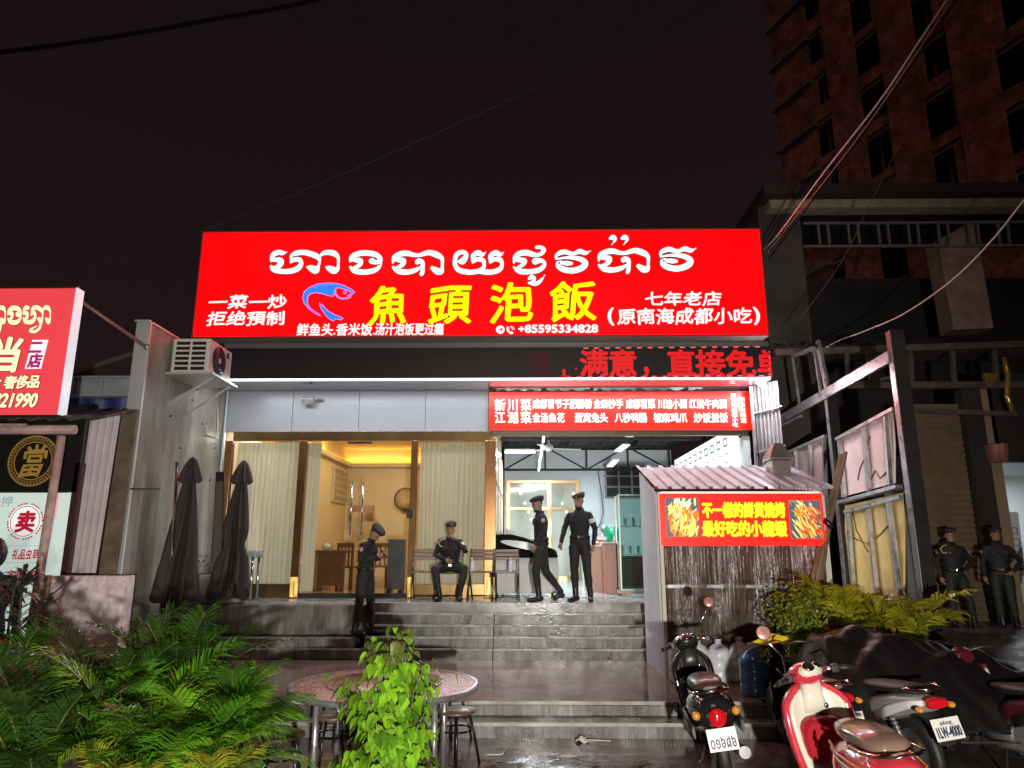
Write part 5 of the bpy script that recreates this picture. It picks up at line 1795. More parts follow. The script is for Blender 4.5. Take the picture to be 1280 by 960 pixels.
L_.new(bp_.outputs[0], pr_.inputs['Normal'])
mr_ = N_.new('ShaderNodeMapRange')
mr_.inputs['From Min'].default_value = .38
mr_.inputs['From Max'].default_value = .66
mr_.inputs['To Min'].default_value = .22
mr_.inputs['To Max'].default_value = .62
L_.new(nz_.outputs['Fac'], mr_.inputs[0])
mx_ = N_.new('ShaderNodeMixShader')
L_.new(mr_.outputs[0], mx_.inputs[0])
L_.new(tr_.outputs[0], mx_.inputs[1])
L_.new(pr_.outputs[0], mx_.inputs[2])
L_.new(mx_.outputs[0], o_.inputs[0])
MB().grid(lambda u, v: Vector((XL + .05 + (XR - XL - .12) * u, BYF - .02 + .02 * math.sin(u * 26 + math.sin(v * 5)), .34 + (bz_b - .28) * v)), 90, 12).build('plastic_sheet', ps, booth)
# flue
fx, fy = P(973, 585, Y=10.6).x, 10.6
ft = P(973, 553, Y=10.6).z
fb = P(973, 607, Y=10.6).z - .25
flue = thing('flue', 'square sheet-metal flue with pointed cap rising through the booth roof', 'flue', (fx, fy, fb))
fm_ = mat('flue_metal', (.27, .22, .20), .4, .6, var=.3)
MB().box(fx - .135, fx + .135, fy - .13, fy + .13, fb, ft - .28).build('duct', fm_, flue, bevel=.006)
mb = MB()
mb.rings([[Vector((fx + sx_ * w, fy + sy_ * w, z)) for sx_, sy_ in ((-1, -1), (1, -1), (1, 1), (-1, 1))] for w, z in ((.165, ft - .275), (.165, ft - .24), (.06, ft - .02))], smooth=False)
mb.build('flue_cap', fm_, flue)
# booth sign
bs = thing('booth_sign', 'lit red booth sign with yellow characters between two food photos', 'sign', ((bx_l + bx_r) / 2, BYF - .1, bz_b))
YS_ = BYF - .1
bx_l, bx_r, bz_b, bz_t = rect(826, 617, 1030, 682, YS_)
MB().box(bx_l, bx_r, YS_, YS_ + .06, bz_b, bz_t).build('sign_face', glow('booth_red_face', (1.0, .018, .012), 1.15), bs)
L = Letters((0, YS_, 0))
def b_row(s, x0, y0, x1, y1):
    a, b, c, d = rect(x0, y0, x1, y1, YS_)
    L.row(s, a, b, c, d, bold=.0175, m=1, depth=.003)
    L.row(s, a, b, c, d, bold=.0085, m=0, depth=.008)
b_row('不一樣的鮮貨燒烤', 877.5, 627.5, 981, 647.5)
L.build('yellow_lettering', [glow('booth_yellow', (1.0, .86, .02), 1.15), glow('booth_letter_edge', (.30, .14, .0), 1.0)], bs)
L = Letters((0, YS_, 0))
b_row('最好吃的小龍蝦', 877.5, 650.5, 983, 671)
L.build('yellow_lettering', [glow('booth_yellow', (1.0, .86, .02), 1.15), glow('booth_letter_edge', (.30, .14, .0), 1.0)], bs)
def food(x0, y0, x1, y1, name, bgc, strands):
    a, b, c, d = rect(x0, y0, x1, y1, YS_)
    mb = MB()
    mb.box(a, b, YS_ - .004, YS_ - .001, c, d, 0)
    dd = .005
    for (m, n, base, spread, ln, w, xr, yr) in strands:
        for q in range(n):
            cx, cz_ = a + (b - a) * rnd.uniform(*xr), c + (d - c) * rnd.uniform(*yr)
            an = base + rnd.gauss(0, spread)
            l_ = ln * rnd.uniform(.6, 1.3) / 2
            w_ = w * rnd.uniform(.6, 1.2) / 2
            dx, dz = math.cos(an), math.sin(an)
            pts = []
            for t in range(10):
                th = 2 * math.pi * t / 10
                u_, v_ = l_ * math.cos(th), w_ * math.sin(th)
                x_ = min(max(cx + dx * u_ - dz * v_, a), b)
                z_ = min(max(cz_ + dz * u_ + dx * v_, c), d)
                pts.append((x_, YS_ - dd, z_))
            mb.poly(pts, m)
            dd += .00002
    return mb.build(name, bgc, bs, fix=False)
fy_ = [glow('print_slate', (.12, .13, .17), .8), glow('print_orange', (.85, .22, .02), .9), glow('print_amber', (1.0, .52, .05), .9), glow('print_yellow', (1.0, .78, .16), .95), glow('print_pale', (.98, .88, .62), .9), glow('print_red', (.62, .06, .01), .9), glow('print_green', (.22, .42, .08), .8)]
food(832.5, 622.5, 874, 671, 'food_photo', fy_, [(4, 10, 1.3, .4, .16, .05, (.3, .7), (.75, .97)), (2, 30, 1.4, .3, .16, .045, (.08, .92), (.05, .8)), (1, 34, 1.5, .4, .14, .03, (.05, .95), (.02, .7)), (3, 30, 1.4, .35, .15, .028, (.1, .9), (.1, .9)), (5, 12, 1.6, .5, .10, .016, (.05, .95), (.02, .6)), (3, 12, .7, .25, .14, .03, (.45, .95), (.03, .3)), (4, 14, 1.4, .4, .08, .014, (.1, .9), (.3, .95))])
food(987, 625.5, 1027, 673, 'food_photo', fy_, [(6, 16, 2.2, .4, .06, .02, (.02, .4), (.55, .98)), (4, 12, 2.2, .4, .08, .02, (.2, .75), (.7, .98)), (2, 26, 2.15, .12, .16, .026, (.2, .9), (.1, .9)), (1, 40, 2.15, .14, .14, .024, (.3, .98), (.08, .8)), (5, 26, 2.15, .3, .07, .016, (.35, .98), (.1, .8)), (3, 16, 2.15, .15, .16, .018, (.1, .7), (.03, .5)), (4, 14, 2.1, .4, .05, .012, (.3, .95), (.2, .9))])
MB().box(bx_l + .02, bx_r - .02, YS_ + .01, YS_ + .05, bz_t + .004, bz_t + .03).build('light_bar', glow('pale_light_bar', (1, .85, .75), .7), bs)

# clear water jugs standing against the booth
jm = mat('clear_jug_plastic', (.66, .70, .74), .16, alpha=.80, var=.2, vscale=10, bump=.5, bscale=18)
def jug(px, py, yy, s, label, mt=jm, name='water_jug', grp='clear water jugs by the booth'):
    p = P(px, py, Y=yy)
    z0 = .302
    t = thing(name, label, 'water jug', (p.x, yy, z0), 0, grp)
    pr = [(.0, 0), (.125, 0), (.135, .02), (.135, .10), (.128, .115), (.135, .13), (.135, .22), (.128, .235), (.135, .25), (.135, .33), (.10, .40), (.04, .43), (.035, .47)]
    MB().lathe([(r * s, z * s) for r, z in pr], (p.x, yy, z0), 24, caps=False).build('bottle', mt, t)
    MB().lathe([(.042 * s, .45 * s), (.042 * s, .49 * s), (.0, .495 * s)], (p.x, yy, z0), 16).build('cap', mat('blue_white_cap', (.45, .5, .6), .4), t)
    return t
jug(851, 830, 9.55, 1.1, 'clear water jug nearest the cream booth post')
jug(873, 830, 9.62, 1.05, 'clear water jug second from the booth post')
jug(899, 830, 9.62, 1.05, 'clear water jug third from the booth post')
jug(926, 830, 9.62, 1.08, 'clear water jug farthest from the booth post')
bm_ = mat('blue_bottle_plastic', (.06, .17, .36), .14, coat=.3)
jug(944, 868, 8.75, 1.15, 'blue water cooler bottle standing behind the black scooter', bm_, 'water_bottle', None)
yc = thing('yellow_card', 'bright yellow card with a black curved mark hanging by the bush', 'card', P(962, 803, Y=8.6))
q = [P(941, 803, Y=7.85), P(964, 792, Y=8.0), P(986, 797, Y=7.95), P(974, 813, Y=7.8)]
MB().prism(q, (0, .012, .004)).build('card_face', mat('yellow_card', (.80, .68, .02), .45), yc)
mb = MB()
pc = (q[0] + q[1] + q[2] + q[3]) / 4
e1, e2 = (q[2] - q[0]).normalized(), (q[1] - q[3]).normalized()
nrm = e1.cross(e2).normalized()
if nrm.y > 0:
    nrm = -nrm
pts = [pc + e1 * (.055 + .06 * math.cos(t)) + e2 * (.06 * math.sin(t)) + nrm * .012 for t in (R(100 + 20 * k) for k in range(9))]
mb.tube(pts, .009, 6)
mb.build('curved_mark', blackpaint, yc)
MB().tube([P(985, 797, Y=7.95), P(1002, 772, Y=8.5)], .006, 5).build('string', blackpaint, yc)

# ------------------------------------------------------------------ furniture on the platform
chairm = mat('chair_tube', (.10, .085, .075), .3, .8)
slatm = mat('brown_slat', (.17, .105, .07), .45, var=.25, vscale=8, stretch=(.3, 1, 1))
def chair(loc, label, rz=0.0):
    t = thing('folding_chair', label, 'chair', loc, rz, 'brown folding chairs along the glass front')
    for sx_ in (-.20, .20):
        MB().tube([(sx_, -.22, .0), (sx_, .03, .45), (sx_, .20, .84)], .012, 8).build('front_leg', chairm, t, world=False)
        MB().tube([(sx_ * .9, .24, .0), (sx_ * .9, -.17, .45)], .012, 8).build('rear_leg', chairm, t, world=False)
    mb = MB()
    for y in (-.19, .24):
        mb.tube([(-.2, y * .9, .055), (.2, y * .9, .055)], .008, 6)
    mb.build('stretcher', chairm, t, world=False)
    mb = MB()
    for k in range(4):
        mb.box(-.2, .2, -.21 + k * .095, -.125 + k * .095, .445, .462)
    mb.build('seat', slatm, t, world=False, bevel=.004)
    mb = MB()
    for k in range(3):
        y, z = .132 + .03 * k, .655 + .063 * k
        mb.box(-.21, .21, y - .010, y + .008, z, z + .052)
    mb.build('backrest', slatm, t, world=False, bevel=.004)
    return t
chair((CHX['a'], CY + .05, PZ), 'empty folding chair leftmost of the row, right of the glass door', R(4))
chair((CHX['b'], CY + .08, PZ), 'folding chair under the seated officer')
chair((CHX['c'], CY + .02, PZ), 'folding chair right of the seated officer, clear bottle on its seat', R(-3))
chair((CHX['d'], CY - .1, PZ), 'folding chair in front of the black barrel griddle', R(2))
def bottle(loc, label):
    t = thing('drink_bottle', label, 'bottle', loc, 0, 'clear bottles left on chairs')
    MB().lathe([(.0, 0), (.032, 0), (.034, .02), (.034, .13), (.030, .15), (.014, .19), (.013, .215)], loc, 16).build('bottle_body', mat('clear_pet', (.75, .80, .82), .15, alpha=.75), t)
    MB().lathe([(.0345, .05), (.0345, .11)], loc, 16, caps=False).build('label_band', mat('pale_label', (.62, .64, .68), .5), t)
    MB().lathe([(.015, .205), (.015, .228), (0, .23)], loc, 12).build('cap', mat('white_cap', (.7, .7, .72), .4), t)
bottle((CHX['c'] - .16, CY - .05, PZ + .464), 'clear drink bottle on the chair right of the seated officer')
bottle((CHX['d'] + .06, CY - .14, PZ + .464), 'clear drink bottle on the chair in front of the black griddle')
# black domed griddle stall on a grey counter
gx = P(655, 700, Y=13.4).x
gs = thing('griddle_stall', 'grey counter with black curved hood and pale oval window behind the chairs', 'stall', (gx, 13.5, PZ))
a, b, c, d = rect(612, 697, 697, 746, 13.3)
MB().box(a + .06, b, 13.3, 13.9, PZ + .06, d).build('counter', mat('grey_counter', (.34, .34, .31), .4, var=.15), gs, bevel=.01)
mb = MB()
prof = [(612, 697), (612, 671), (625, 667.5), (640, 668), (655, 672), (668, 677), (680, 682), (695, 688), (698, 697)]
mb.prism([P(x, y, Y=13.25) for x, y in prof], (0, .65, .02))
mb.build('hood', mat('gloss_black', (.006, .006, .006), .6, spec=.03), gs, bevel=.02)
mb = MB()
ell = []
for q_ in range(24):
    t = 2 * math.pi * q_ / 24
    u_, v_ = 26 * math.cos(t), 4.6 * math.sin(t) * (1 + .12 * math.cos(t))
    ell.append(P(651 + u_ * .98 - v_ * -.16, 681 + v_ + u_ * .16, Y=13.235))
mb.prism(ell, (0, .012, 0))
mb.build('oval_window', mat('pale_glass', (.50, .56, .55), .1), gs)
mb = MB()
for x in (a + .12, b - .1):
    mb.lathe([(0, -.02), (.05, -.02), (.05, .02), (0, .02)], n=14, M=Matrix.Translation((x, 13.34, PZ + .05)) @ Matrix.Rotation(R(90), 4, 'Y'))
mb.build('castor', blackpaint, gs)
# counters, stock and glass cabinet
cb = mat('red_brown_laminate', (.26, .095, .05), .3, var=.12)
def counter(px0, py0, px1, py1, Y, dep, label):
    a, b, c, d = rect(px0, py0, px1, py1, Y)
    t = thing('counter', label, 'counter', ((a + b) / 2, Y, PZ), group='red-brown counters in the hall')
    MB().box(a, b, Y, Y + dep, PZ + .01, d - .04).build('front_panel', cb, t, bevel=.006)
    MB().box(a - .03, b + .03, Y - .03, Y + dep, d - .038, d).build('counter_top', mat('pale_stone_top', (.45, .43, .40), .25), t, bevel=.005)
    return t
counter(733, 681, 755, 750, 14.6, .5, 'red-brown counter partly hidden by the standing officer')
counter(757, 677, 776, 753, 13.9, .5, 'red-brown counter standing beside the glass cabinet')
def smallbox(px0, py0, px1, py1, Y, m, label, name, lid=None):
    a, b, c, d = rect(px0, py0, px1, py1, Y)
    t = thing(name, label, name.split('_')[-1], ((a + b) / 2, Y, c))
    MB().box(a, b, Y, Y + .15, c, d).build('carton', m, t, bevel=.01)
    MB().box(a + .01, b - .01, Y - .003, Y - .001, c + (d - c) * .3, c + (d - c) * .65).build('print_band', lid or mat('white_print', (.65, .65, .65), .5), t)
smallbox(741, 674, 749, 681, 14.7, mat('red_carton', (.45, .04, .04), .4), 'small red and white carton on the hidden counter', 'food_box')
smallbox(748, 672.5, 757, 680, 14.75, mat('white_carton', (.62, .62, .62), .4), 'small white carton on the counter beside the green bag', 'paper_box', mat('red_print', (.5, .05, .05), .5))
smallbox(768, 669, 776, 677, 14.0, mat('pink_carton', (.55, .22, .22), .4), 'small pink carton on the counter by the glass cabinet', 'snack_box')
gb = thing('green_bag', 'bright green plastic bag standing on the counter', 'bag', P(765, 676, Y=14.3))
a, b, c, d = rect(757, 660, 772, 677, 14.3)
MB().grid(lambda u, v: Vector((a + (b - a) * u + .03 * math.sin(v * 6), 14.3 + .1 * math.sin(u * math.pi * 2) * (1 - .5 * v), c + (d - c) * v + .05 * math.sin(u * 9) * v)), 16, 8).build('bag_body', mat('green_plastic', (.03, .50, .24), .35), gb, solid=.004)
MB().tube([P(761, 662, Y=14.3), P(763, 656, Y=14.3), P(767, 661, Y=14.3)], .012, 6).build('bag_handle', mat('green_plastic'), gb)
wb = thing('white_bag', 'white crumpled plastic bag leaning on the hall wall above the counter', 'bag', P(754, 662, Y=14.9))
MB().grid(lambda u, v: P(749 + 9 * u + 2 * math.sin(v * 7), 671 - 15 * v * (1 - .5 * abs(u - .4)), Y=14.9) + Vector((0, .06 * math.sin(u * 9 + v * 5), 0)), 10, 8).build('bag_body', mat('white_plastic', (.60, .62, .62), .4), wb, solid=.004)
cab = thing('glass_cabinet', 'tall greenish glass display cabinet with shelves in the hall', 'cabinet', P(794, 745, Y=13.5))
a, b, c, d = rect(775, 618, 815, 738, 13.4)
cgl = glass('greenish_glass', (.66, .85, .80), 1.4, .03, .6)
mb = MB()
mb.box(a, b, 13.4, 13.406, c, d)
mb.box(a, a + .006, 13.41, 13.9, c, d)
mb.build('glass_front', cgl, cab)
mb = MB()
for t in (0.03, .36, .66):
    mb.box(a + .01, b - .01, 13.41, 13.88, c + (d - c) * t, c + (d - c) * t + .012)
mb.build('shelf', mat('green_edge_glass', (.34, .50, .46), .15), cab)
mb = MB()
for x in (a - .012, b):
    for y in (13.39, 13.9):
        mb.box(x, x + .025, y, y + .025, c, d)
for z in (c, d - .02):
    mb.box(a, b, 13.388, 13.41, z, z + .02)
mb.build('cabinet_frame', mat('pale_green_frame', (.45, .55, .52), .25, .4), cab)
MB().box(a + .03, b - .02, 13.6, 13.9, c + .02, c + (d - c) * .35).build('dark_contents', mat('dark_contents', (.03, .03, .03), .5, var=.5), cab)
mb = MB()
for q_ in range(7):
    x = a + .08 + q_ * .075
    mb.obox((x, 13.7, c + (d - c) * (.36 + .30 * (q_ % 2)) + .10), (.05, .05, .16 - .02 * (q_ % 3)))
mb.build('shelf_goods', mat('pale_goods', (.45, .55, .52), .4, var=.3), cab)
st = thing('wooden_stand', 'low wooden stand beneath the glass cabinet', 'stand', P(794, 752, Y=13.35))
wd = mat('pale_wood', (.32, .23, .15), .5, var=.3)
mb = MB()
mb.box(a - .04, b + .04, 13.3, 13.95, c - .06, c - .004)
mb.build('stand_top', wd, st, bevel=.004)
for x in (a, b - .08):
    MB().box(x, x + .07, 13.32, 13.40, PZ + .013, c - .062).build('leg', wd, st)

# things in the warm private room
tb = thing('dining_table', 'dark red-brown dining table seen through the glass door', 'table', P(405, 735, Y=15.2))
tw = mat('mahogany', (.12, .05, .028), .3, var=.25)
a, b, c, d = rect(402, 688, 432, 738, 15.2)
MB().box(a - .12, b + .1, 15.0, 16.1, d - .05, d).build('tabletop', tw, tb, bevel=.01)
mb = MB()
mb.box(a - .05, b, 15.1, 15.14, PZ + .1, d - .052)
mb.build('apron', tw, tb)
for x in (a - .05, b - .1):
    MB().box(x, x + .09, 15.08, 15.17, PZ + .013, d - .052).build('leg', tw, tb)
ts = thing('tea_set', 'pale teapot with cups on the dining table', 'tea set', P(398, 684, Y=15.3))
tz = d
p = P(408, 686, Y=15.3)
cer = mat('pale_ceramic', (.55, .50, .42), .25)
pot = MB().lathe([(.0, 0), (.06, 0), (.10, .05), (.10, .10), (.05, .14), (.015, .16), (0, .165)], (p.x, 15.3, tz), 18).build('teapot', cer, ts)
MB().tube([(p.x + .09, 15.3, tz + .07), (p.x + .15, 15.3, tz + .12), (p.x + .2, 15.3, tz + .17)], [.02, .014, .01], 8).build('spout', cer, pot)
for k in range(3):
    MB().lathe([(.0, 0), (.025, 0), (.04, .05), (.037, .05), (.022, .006)], (p.x - .2 + k * .36, 15.22, tz), 14).build('cup', cer, ts)
def wchair(px, py, Y, rz, label):
    q0 = P(px, py, Y=Y)
    t = thing('wooden_chair', label, 'chair', (q0.x, Y, PZ + .013), rz, 'wooden chairs in the warm private room')
    for x in (-.2, .2):
        for y in (-.2, .2):
            MB().box(x - .02, x + .02, y - .02, y + .02, 0, .44 if y < 0 else .95).build('leg', tw, t, world=False)
    MB().box(-.23, .23, -.23, .23, .44, .48).build('seat', tw, t, world=False, bevel=.006)
    mb = MB()
    mb.box(-.18, .18, .19, .21, .86, .95)
    for x in (-.1, 0, .1):
        mb.box(x - .015, x + .015, .192, .208, .48, .86)
    mb.build('backrest', tw, t, world=False)
wchair(438, 735, 15.4, R(150), 'wooden chair beside the dining table behind the door handles')
wchair(472, 735, 15.9, R(200), 'wooden chair behind the standing officer with bowed head')
wbx = thing('lattice_window', 'cream lattice window high on the side wall of the warm room', 'window', P(424, 605, X=-4.27))
ya, yb = P(415, 605, X=-4.27).y, P(432, 605, X=-4.27).y
c, d = P(424, 629, X=-4.27).z, P(424, 585, X=-4.27).z
MB().box(-4.275, -4.22, ya, yb, c, d).build('case', mat('cream_case', (.50, .42, .28), .5), wbx)
mb = MB()
for i in range(3):
    for j in range(5):
        y0_, z0 = ya + .05 + i * (yb - ya - .06) / 3, c + .04 + j * (d - c - .06) / 5
        mb.box(-4.218, -4.214, y0_, y0_ + (yb - ya) / 3 - .08, z0, z0 + (d - c) / 5 - .05)
mb.build('grid_panes', mat('dim_pane', (.26, .22, .15), .3), wbx)
ds = thing('inner_door', 'pale panelled door inside the warm private room', 'door', P(423, 680, Y=17.3))
a, b, c, d = rect(436, 640, 452, 740, 17.33)
MB().box(a, b, 17.33, 17.395, PZ + .013, d).build('leaf', mat('cream_door', (.55, .44, .28), .45), ds)
MB().box(a + .06, b - .06, 17.322, 17.329, PZ + .9, d - .12).build('upper_panel', mat('cream_door_panel', (.46, .36, .22), .45), ds, bevel=.004)
MB().ball((b - .05, 17.3, PZ + 1.0), .03).build('knob', steel, ds)
po = thing('wall_poster', 'faded wall poster with dark lower band on the cream wall', 'poster', P(452, 650, Y=17.3))
a, b, c, d = rect(437, 632, 468, 650, 17.36)
MB().box(a, b, 17.36, 17.39, c, d).build('sheet', mat('poster_tones', (.40, .25, .15), .5, var=.55, vscale=3), po)
MB().box(a, a + (b - a) * .45, 17.35, 17.359, c - .02, c + .14).build('dark_band', mat('dark_green_band', (.03, .045, .03), .5), po)
rp = thing('round_mirror', 'round framed mirror at the right of the cream wall', 'mirror', P(508, 625, Y=17.3))
p = P(507, 624, Y=17.34)
Mx = Matrix.Translation(p) @ Matrix.Rotation(R(90), 4, 'X')
MB().lathe([(.0, 0), (.26, 0), (.26, .03), (0, .03)], n=32, M=Mx).build('glass', mat('mirror_glass', (.45, .34, .20), .3), rp)
MB().lathe([(.25, -.01), (.275, -.01), (.275, .045), (.25, .045)], n=32, M=Mx, caps=False).build('rim', tw, rp)
scn = thing('dark_screen', 'dark grey standing screen behind the officer with bowed head', 'screen', P(496, 730, Y=14.2))
a, b, c, d = rect(484, 674, 506, 742, 14.2)
MB().box(a, b, 14.2, 14.26, PZ + .08, d).build('panel', mat('slate_panel', (.10, .11, .13), .25, var=.2), scn, bevel=.006)
mb = MB()
for x in (a + .03, b - .09):
    mb.box(x, x + .06, 14.05, 14.4, PZ + .013, PZ + .078)
mb.build('foot', blackpaint, scn)

# ------------------------------------------------------------------ folded parasols beside the wall
umbm = mat('folded_brown_canvas', (.026, .019, .019), .75, var=.35, vscale=6, stretch=(1, 1, .3))
def parasol(ptop, pbot, yy, rmax, tie, label, seed):
    top, bot = P(*ptop, Y=yy), P(*pbot, Y=yy)
    base_z = 0.30 if yy < 11.3 else PZ
    ax = (top - bot)
    foot = bot - ax * ((bot.z - base_z) / ax.z)
    t = thing('parasol', label, 'parasol', foot, 0, 'folded brown parasols beside the concrete wall')
    MB().tube([foot, top], .024, 10).build('pole', darksteel, t)
    r_ = random.Random(seed)
    ph = r_.random() * 6
    L_ = ax.length
    def canvas(u, v):
        a = 2 * math.pi * u
        k = 8
        # v: 0 hem .. 1 just under the cap
        base = rmax * (1 - v) ** .75 * (1.0 if tie is None else (1 - .45 * math.exp(-((v - tie) / .08) ** 2))) + .055
        pl_ = 1 + (.30 + .18 * (1 - v)) * math.sin(k * a + ph + 1.4 * math.sin(v * 4 + ph))
        hem = .10 * math.sin(k * a + ph) * (1 - v) ** 3 + .10 * math.sin(2 * a + ph) * (1 - v) ** 2
        c = bot + ax * (v * .86)
        return c + Vector((math.cos(a) * base * pl_, math.sin(a) * base * pl_ * .8, hem))
    MB().grid(canvas, 96, 22).build('canopy', umbm, t)
    capb = MB()
    def capf(u, v):
        a = 2 * math.pi * u
        r = .15 * (1 - v) ** .6 * (1 + .22 * math.sin(8 * a + ph)) + .01
        c = bot + ax * (.83 + .18 * v)
        return c + Vector((math.cos(a) * r, math.sin(a) * r * .85, .025 * math.sin(8 * a + ph) * (1 - v)))
    capb.grid(capf, 64, 10)
    capb.build('top_flap', umbm, t)
    mb = MB()
    for k in range(8):
        a = k * math.pi / 4 + ph
        q0 = bot + ax * .8
        q1 = bot + Vector((math.cos(a) * (rmax * .75), math.sin(a) * rmax * .6, -.10))
        mb.tube([q0, q1], .009, 5)
    mb.build('rib_bundle', mat('grey_ribs', (.20, .20, .20), .35, .7), t)
    MB().lathe([(.0, 0), (.26, 0), (.27, .03), (.22, .07), (.06, .09), (.04, .2)], foot, 20).build('base', mat('parasol_base', (.10, .10, .10), .5, var=.3), t)
    return t
parasol((241, 573), (217, 752), 10.85, .185, None, 'folded dark brown parasol nearest the concrete wall, hem flaring left', 3)
parasol((305, 577), (285, 742), 11.9, .19, .42, 'folded dark brown parasol tied at its middle by the left window', 5)
pp = thing('metal_pole', 'slender bright metal pole standing beside the nearer folded parasol', 'pole', P(216, 740, Y=10.7))
q0, q1 = P(212, 750, Y=10.7), P(221, 582, Y=10.7)
q0 = q0 + (q0 - q1) * ((q0.z - .3) / (q1.z - q0.z))
MB().tube([q0, q1], .022, 10).build('tube', steel, pp)
MB().tube([q1, q1 + Vector((0, 0, .05))], .026, 10).build('end_cap', blackpaint, pp)
fb_ = thing('framed_board', 'tall narrow black framed board between the two folded parasols', 'board', P(271, 740, Y=11.8))
q0, q1, q2, q3 = P(262, 745, Y=11.8), P(277, 745, Y=11.8), P(280, 590, Y=12.0), P(270, 590, Y=12.0)
MB().prism([q0, q1, q2, q3], (0, .04, 0)).build('frame', blackpaint, fb_)
inn = [q.lerp((q0 + q1 + q2 + q3) / 4, .16) + Vector((0, -.006, 0)) for q in (q0, q1, q2, q3)]
MB().prism(inn, (0, .004, 0)).build('panel', mat('dull_brown_panel', (.09, .08, .065), .3), fb_)
pot_p = P(262, 700, Y=11.85)
pt = thing('flower_pot_plant', 'small green plant in a grey pot between the parasols and the wall', 'plant', (pot_p.x - .1, 11.9, PZ))
px_, py_ = pot_p.x - .1, 11.9
MB().lathe([(.0, 0), (.14, 0), (.18, .42), (.19, .45), (.165, .45), (.15, .40), (0, .40)], (px_, py_, PZ), 20).build('pot', mat('grey_pot', (.22, .21, .21), .5, var=.2), pt)
mb = MB()
lf_m = mat('pot_leaf', (.05, .13, .03), .4, var=.4, vscale=12)
for k in range(70):
    a, r_, h = rnd.random() * 6.28, rnd.uniform(.02, .16), rnd.uniform(.42, .78)
    c = Vector((px_ + r_ * math.cos(a), py_ + r_ * math.sin(a), PZ + h))
    d = Vector((math.cos(a), math.sin(a), rnd.uniform(-.3, .6))) * rnd.uniform(.05, .09)
    s = Vector((-math.sin(a), math.cos(a), .2)) * .022
    mb.poly([c, c + d * .5 + s, c + d, c + d * .5 - s])
mb.build('foliage', lf_m, pt)
sg = thing('steel_side_table', 'small stainless side table with grey top beside the tied parasol', 'table', P(312, 745, Y=12.4))
a, b, c, d = rect(299, 690, 322, 697, 12.45)
MB().box(a, b, 12.35, 12.75, c, d).build('top', mat('grey_cloth_top', (.25, .30, .32), .5, var=.4, vscale=10), sg, bevel=.02)
for x in (a + .06, b - .05):
    for y in (12.4, 12.7):
        MB().tube([(x, y, PZ), (x - .01, y, c)], .022, 10).build('leg', steel, sg)
# small water bottles at the foot of the parasols
for i, (px, py) in enumerate(((229, 764), (247, 766), (257, 765))):
    p = P(px, py, Y=11.5)
    z0 = .602
    t = thing('small_bottle', ['small clear bottle below the nearer parasol, left of three', 'small clear bottle below the nearer parasol, middle of three', 'small clear bottle below the nearer parasol, right of three'][i], 'bottle', (p.x, 11.5, z0), 0, 'small bottles by the parasols')
    MB().lathe([(.0, 0), (.035, 0), (.036, .15), (.015, .21), (.014, .24)], (p.x, 11.5, z0), 14).build('bottle_body', mat('clear_pet'), t)
    MB().lathe([(.017, .235), (.017, .26), (0, .262)], (p.x, 11.5, z0), 10).build('cap', mat('blue_cap', (.05, .10, .35), .4), t)

# ------------------------------------------------------------------ big round table with stools in front of the steps
TX, TY, TZ = -1.21, 6.66, .78
rt = thing('round_table', 'large round pink-lit table with a raised turntable ring, wet with rain', 'table', (TX, TY, 0))
ttm = mat('pink_lit_speckled_top', (.60, .36, .33), .24, var=.25, vscale=26, bump=.35, bscale=120, rvar=.12)  # speckled top with the sign's pink light put into its colour
MB().lathe([(.0, .0), (.80, .0), (.815, .012), (.815, .028), (.80, .038), (.0, .038)], (TX, TY, TZ - .038), 72).build('tabletop', ttm, rt)
MB().lathe([(.795, -.004), (.822, -.004), (.822, .042), (.795, .042)], (TX, TY, TZ - .0385), 72, caps=False).build('metal_rim', galv, rt)
MB().lathe([(.0, .0), (.50, .0), (.51, .006), (.51, .014), (.50, .018), (.0, .018)], (TX, TY, TZ + .006), 64).build('turntable', mat('turntable_top', (.44, .29, .26), .12, var=.25, vscale=8, bump=.15, bscale=90), rt)
for a in (38, 142, 218, 322):
    x, y = TX + .62 * math.cos(R(a)), TY + .62 * math.sin(R(a))
    MB().tube([(x, y, 0), (x, y, TZ - .04)], .026, 12).build('leg', galv, rt)
mb = MB()
for z in (.70,):
    ring = [(TX + .62 * math.cos(R(a)), TY + .62 * math.sin(R(a)), z) for a in (38, 142, 218, 322, 38)]
    for q0, q1 in zip(ring, ring[1:]):
        mb.bar(q0, q1, .03, .035)
mb.build('apron_rail', galv, rt)
stm = mat('black_stool_tube', (.015, .015, .016), .25, .5)
def stool(x, y, rz, label):
    t = thing('stool', label, 'stool', (x, y, 0), rz, 'black metal stools under the round table')
    MB().lathe([(.0, 0), (.17, 0), (.18, .012), (.17, .03), (0, .034)], (0, 0, .44), 24).build('seat', mat('tan_stool_seat', (.10, .065, .04), .4, var=.2), t, world=False)
    for a in (45, 135, 225, 315):
        c, s = math.cos(R(a)), math.sin(R(a))
        MB().tube([(c * .12, s * .12, .44), (c * .17, s * .17, .25), (c * .22, s * .22, 0)], .013, 8).build('leg', stm, t, world=False)
    MB().tube([(.155 * math.cos(R(q)), .155 * math.sin(R(q)), .30) for q in range(0, 361, 20)], .010, 6).build('foot_ring', stm, t, world=False)
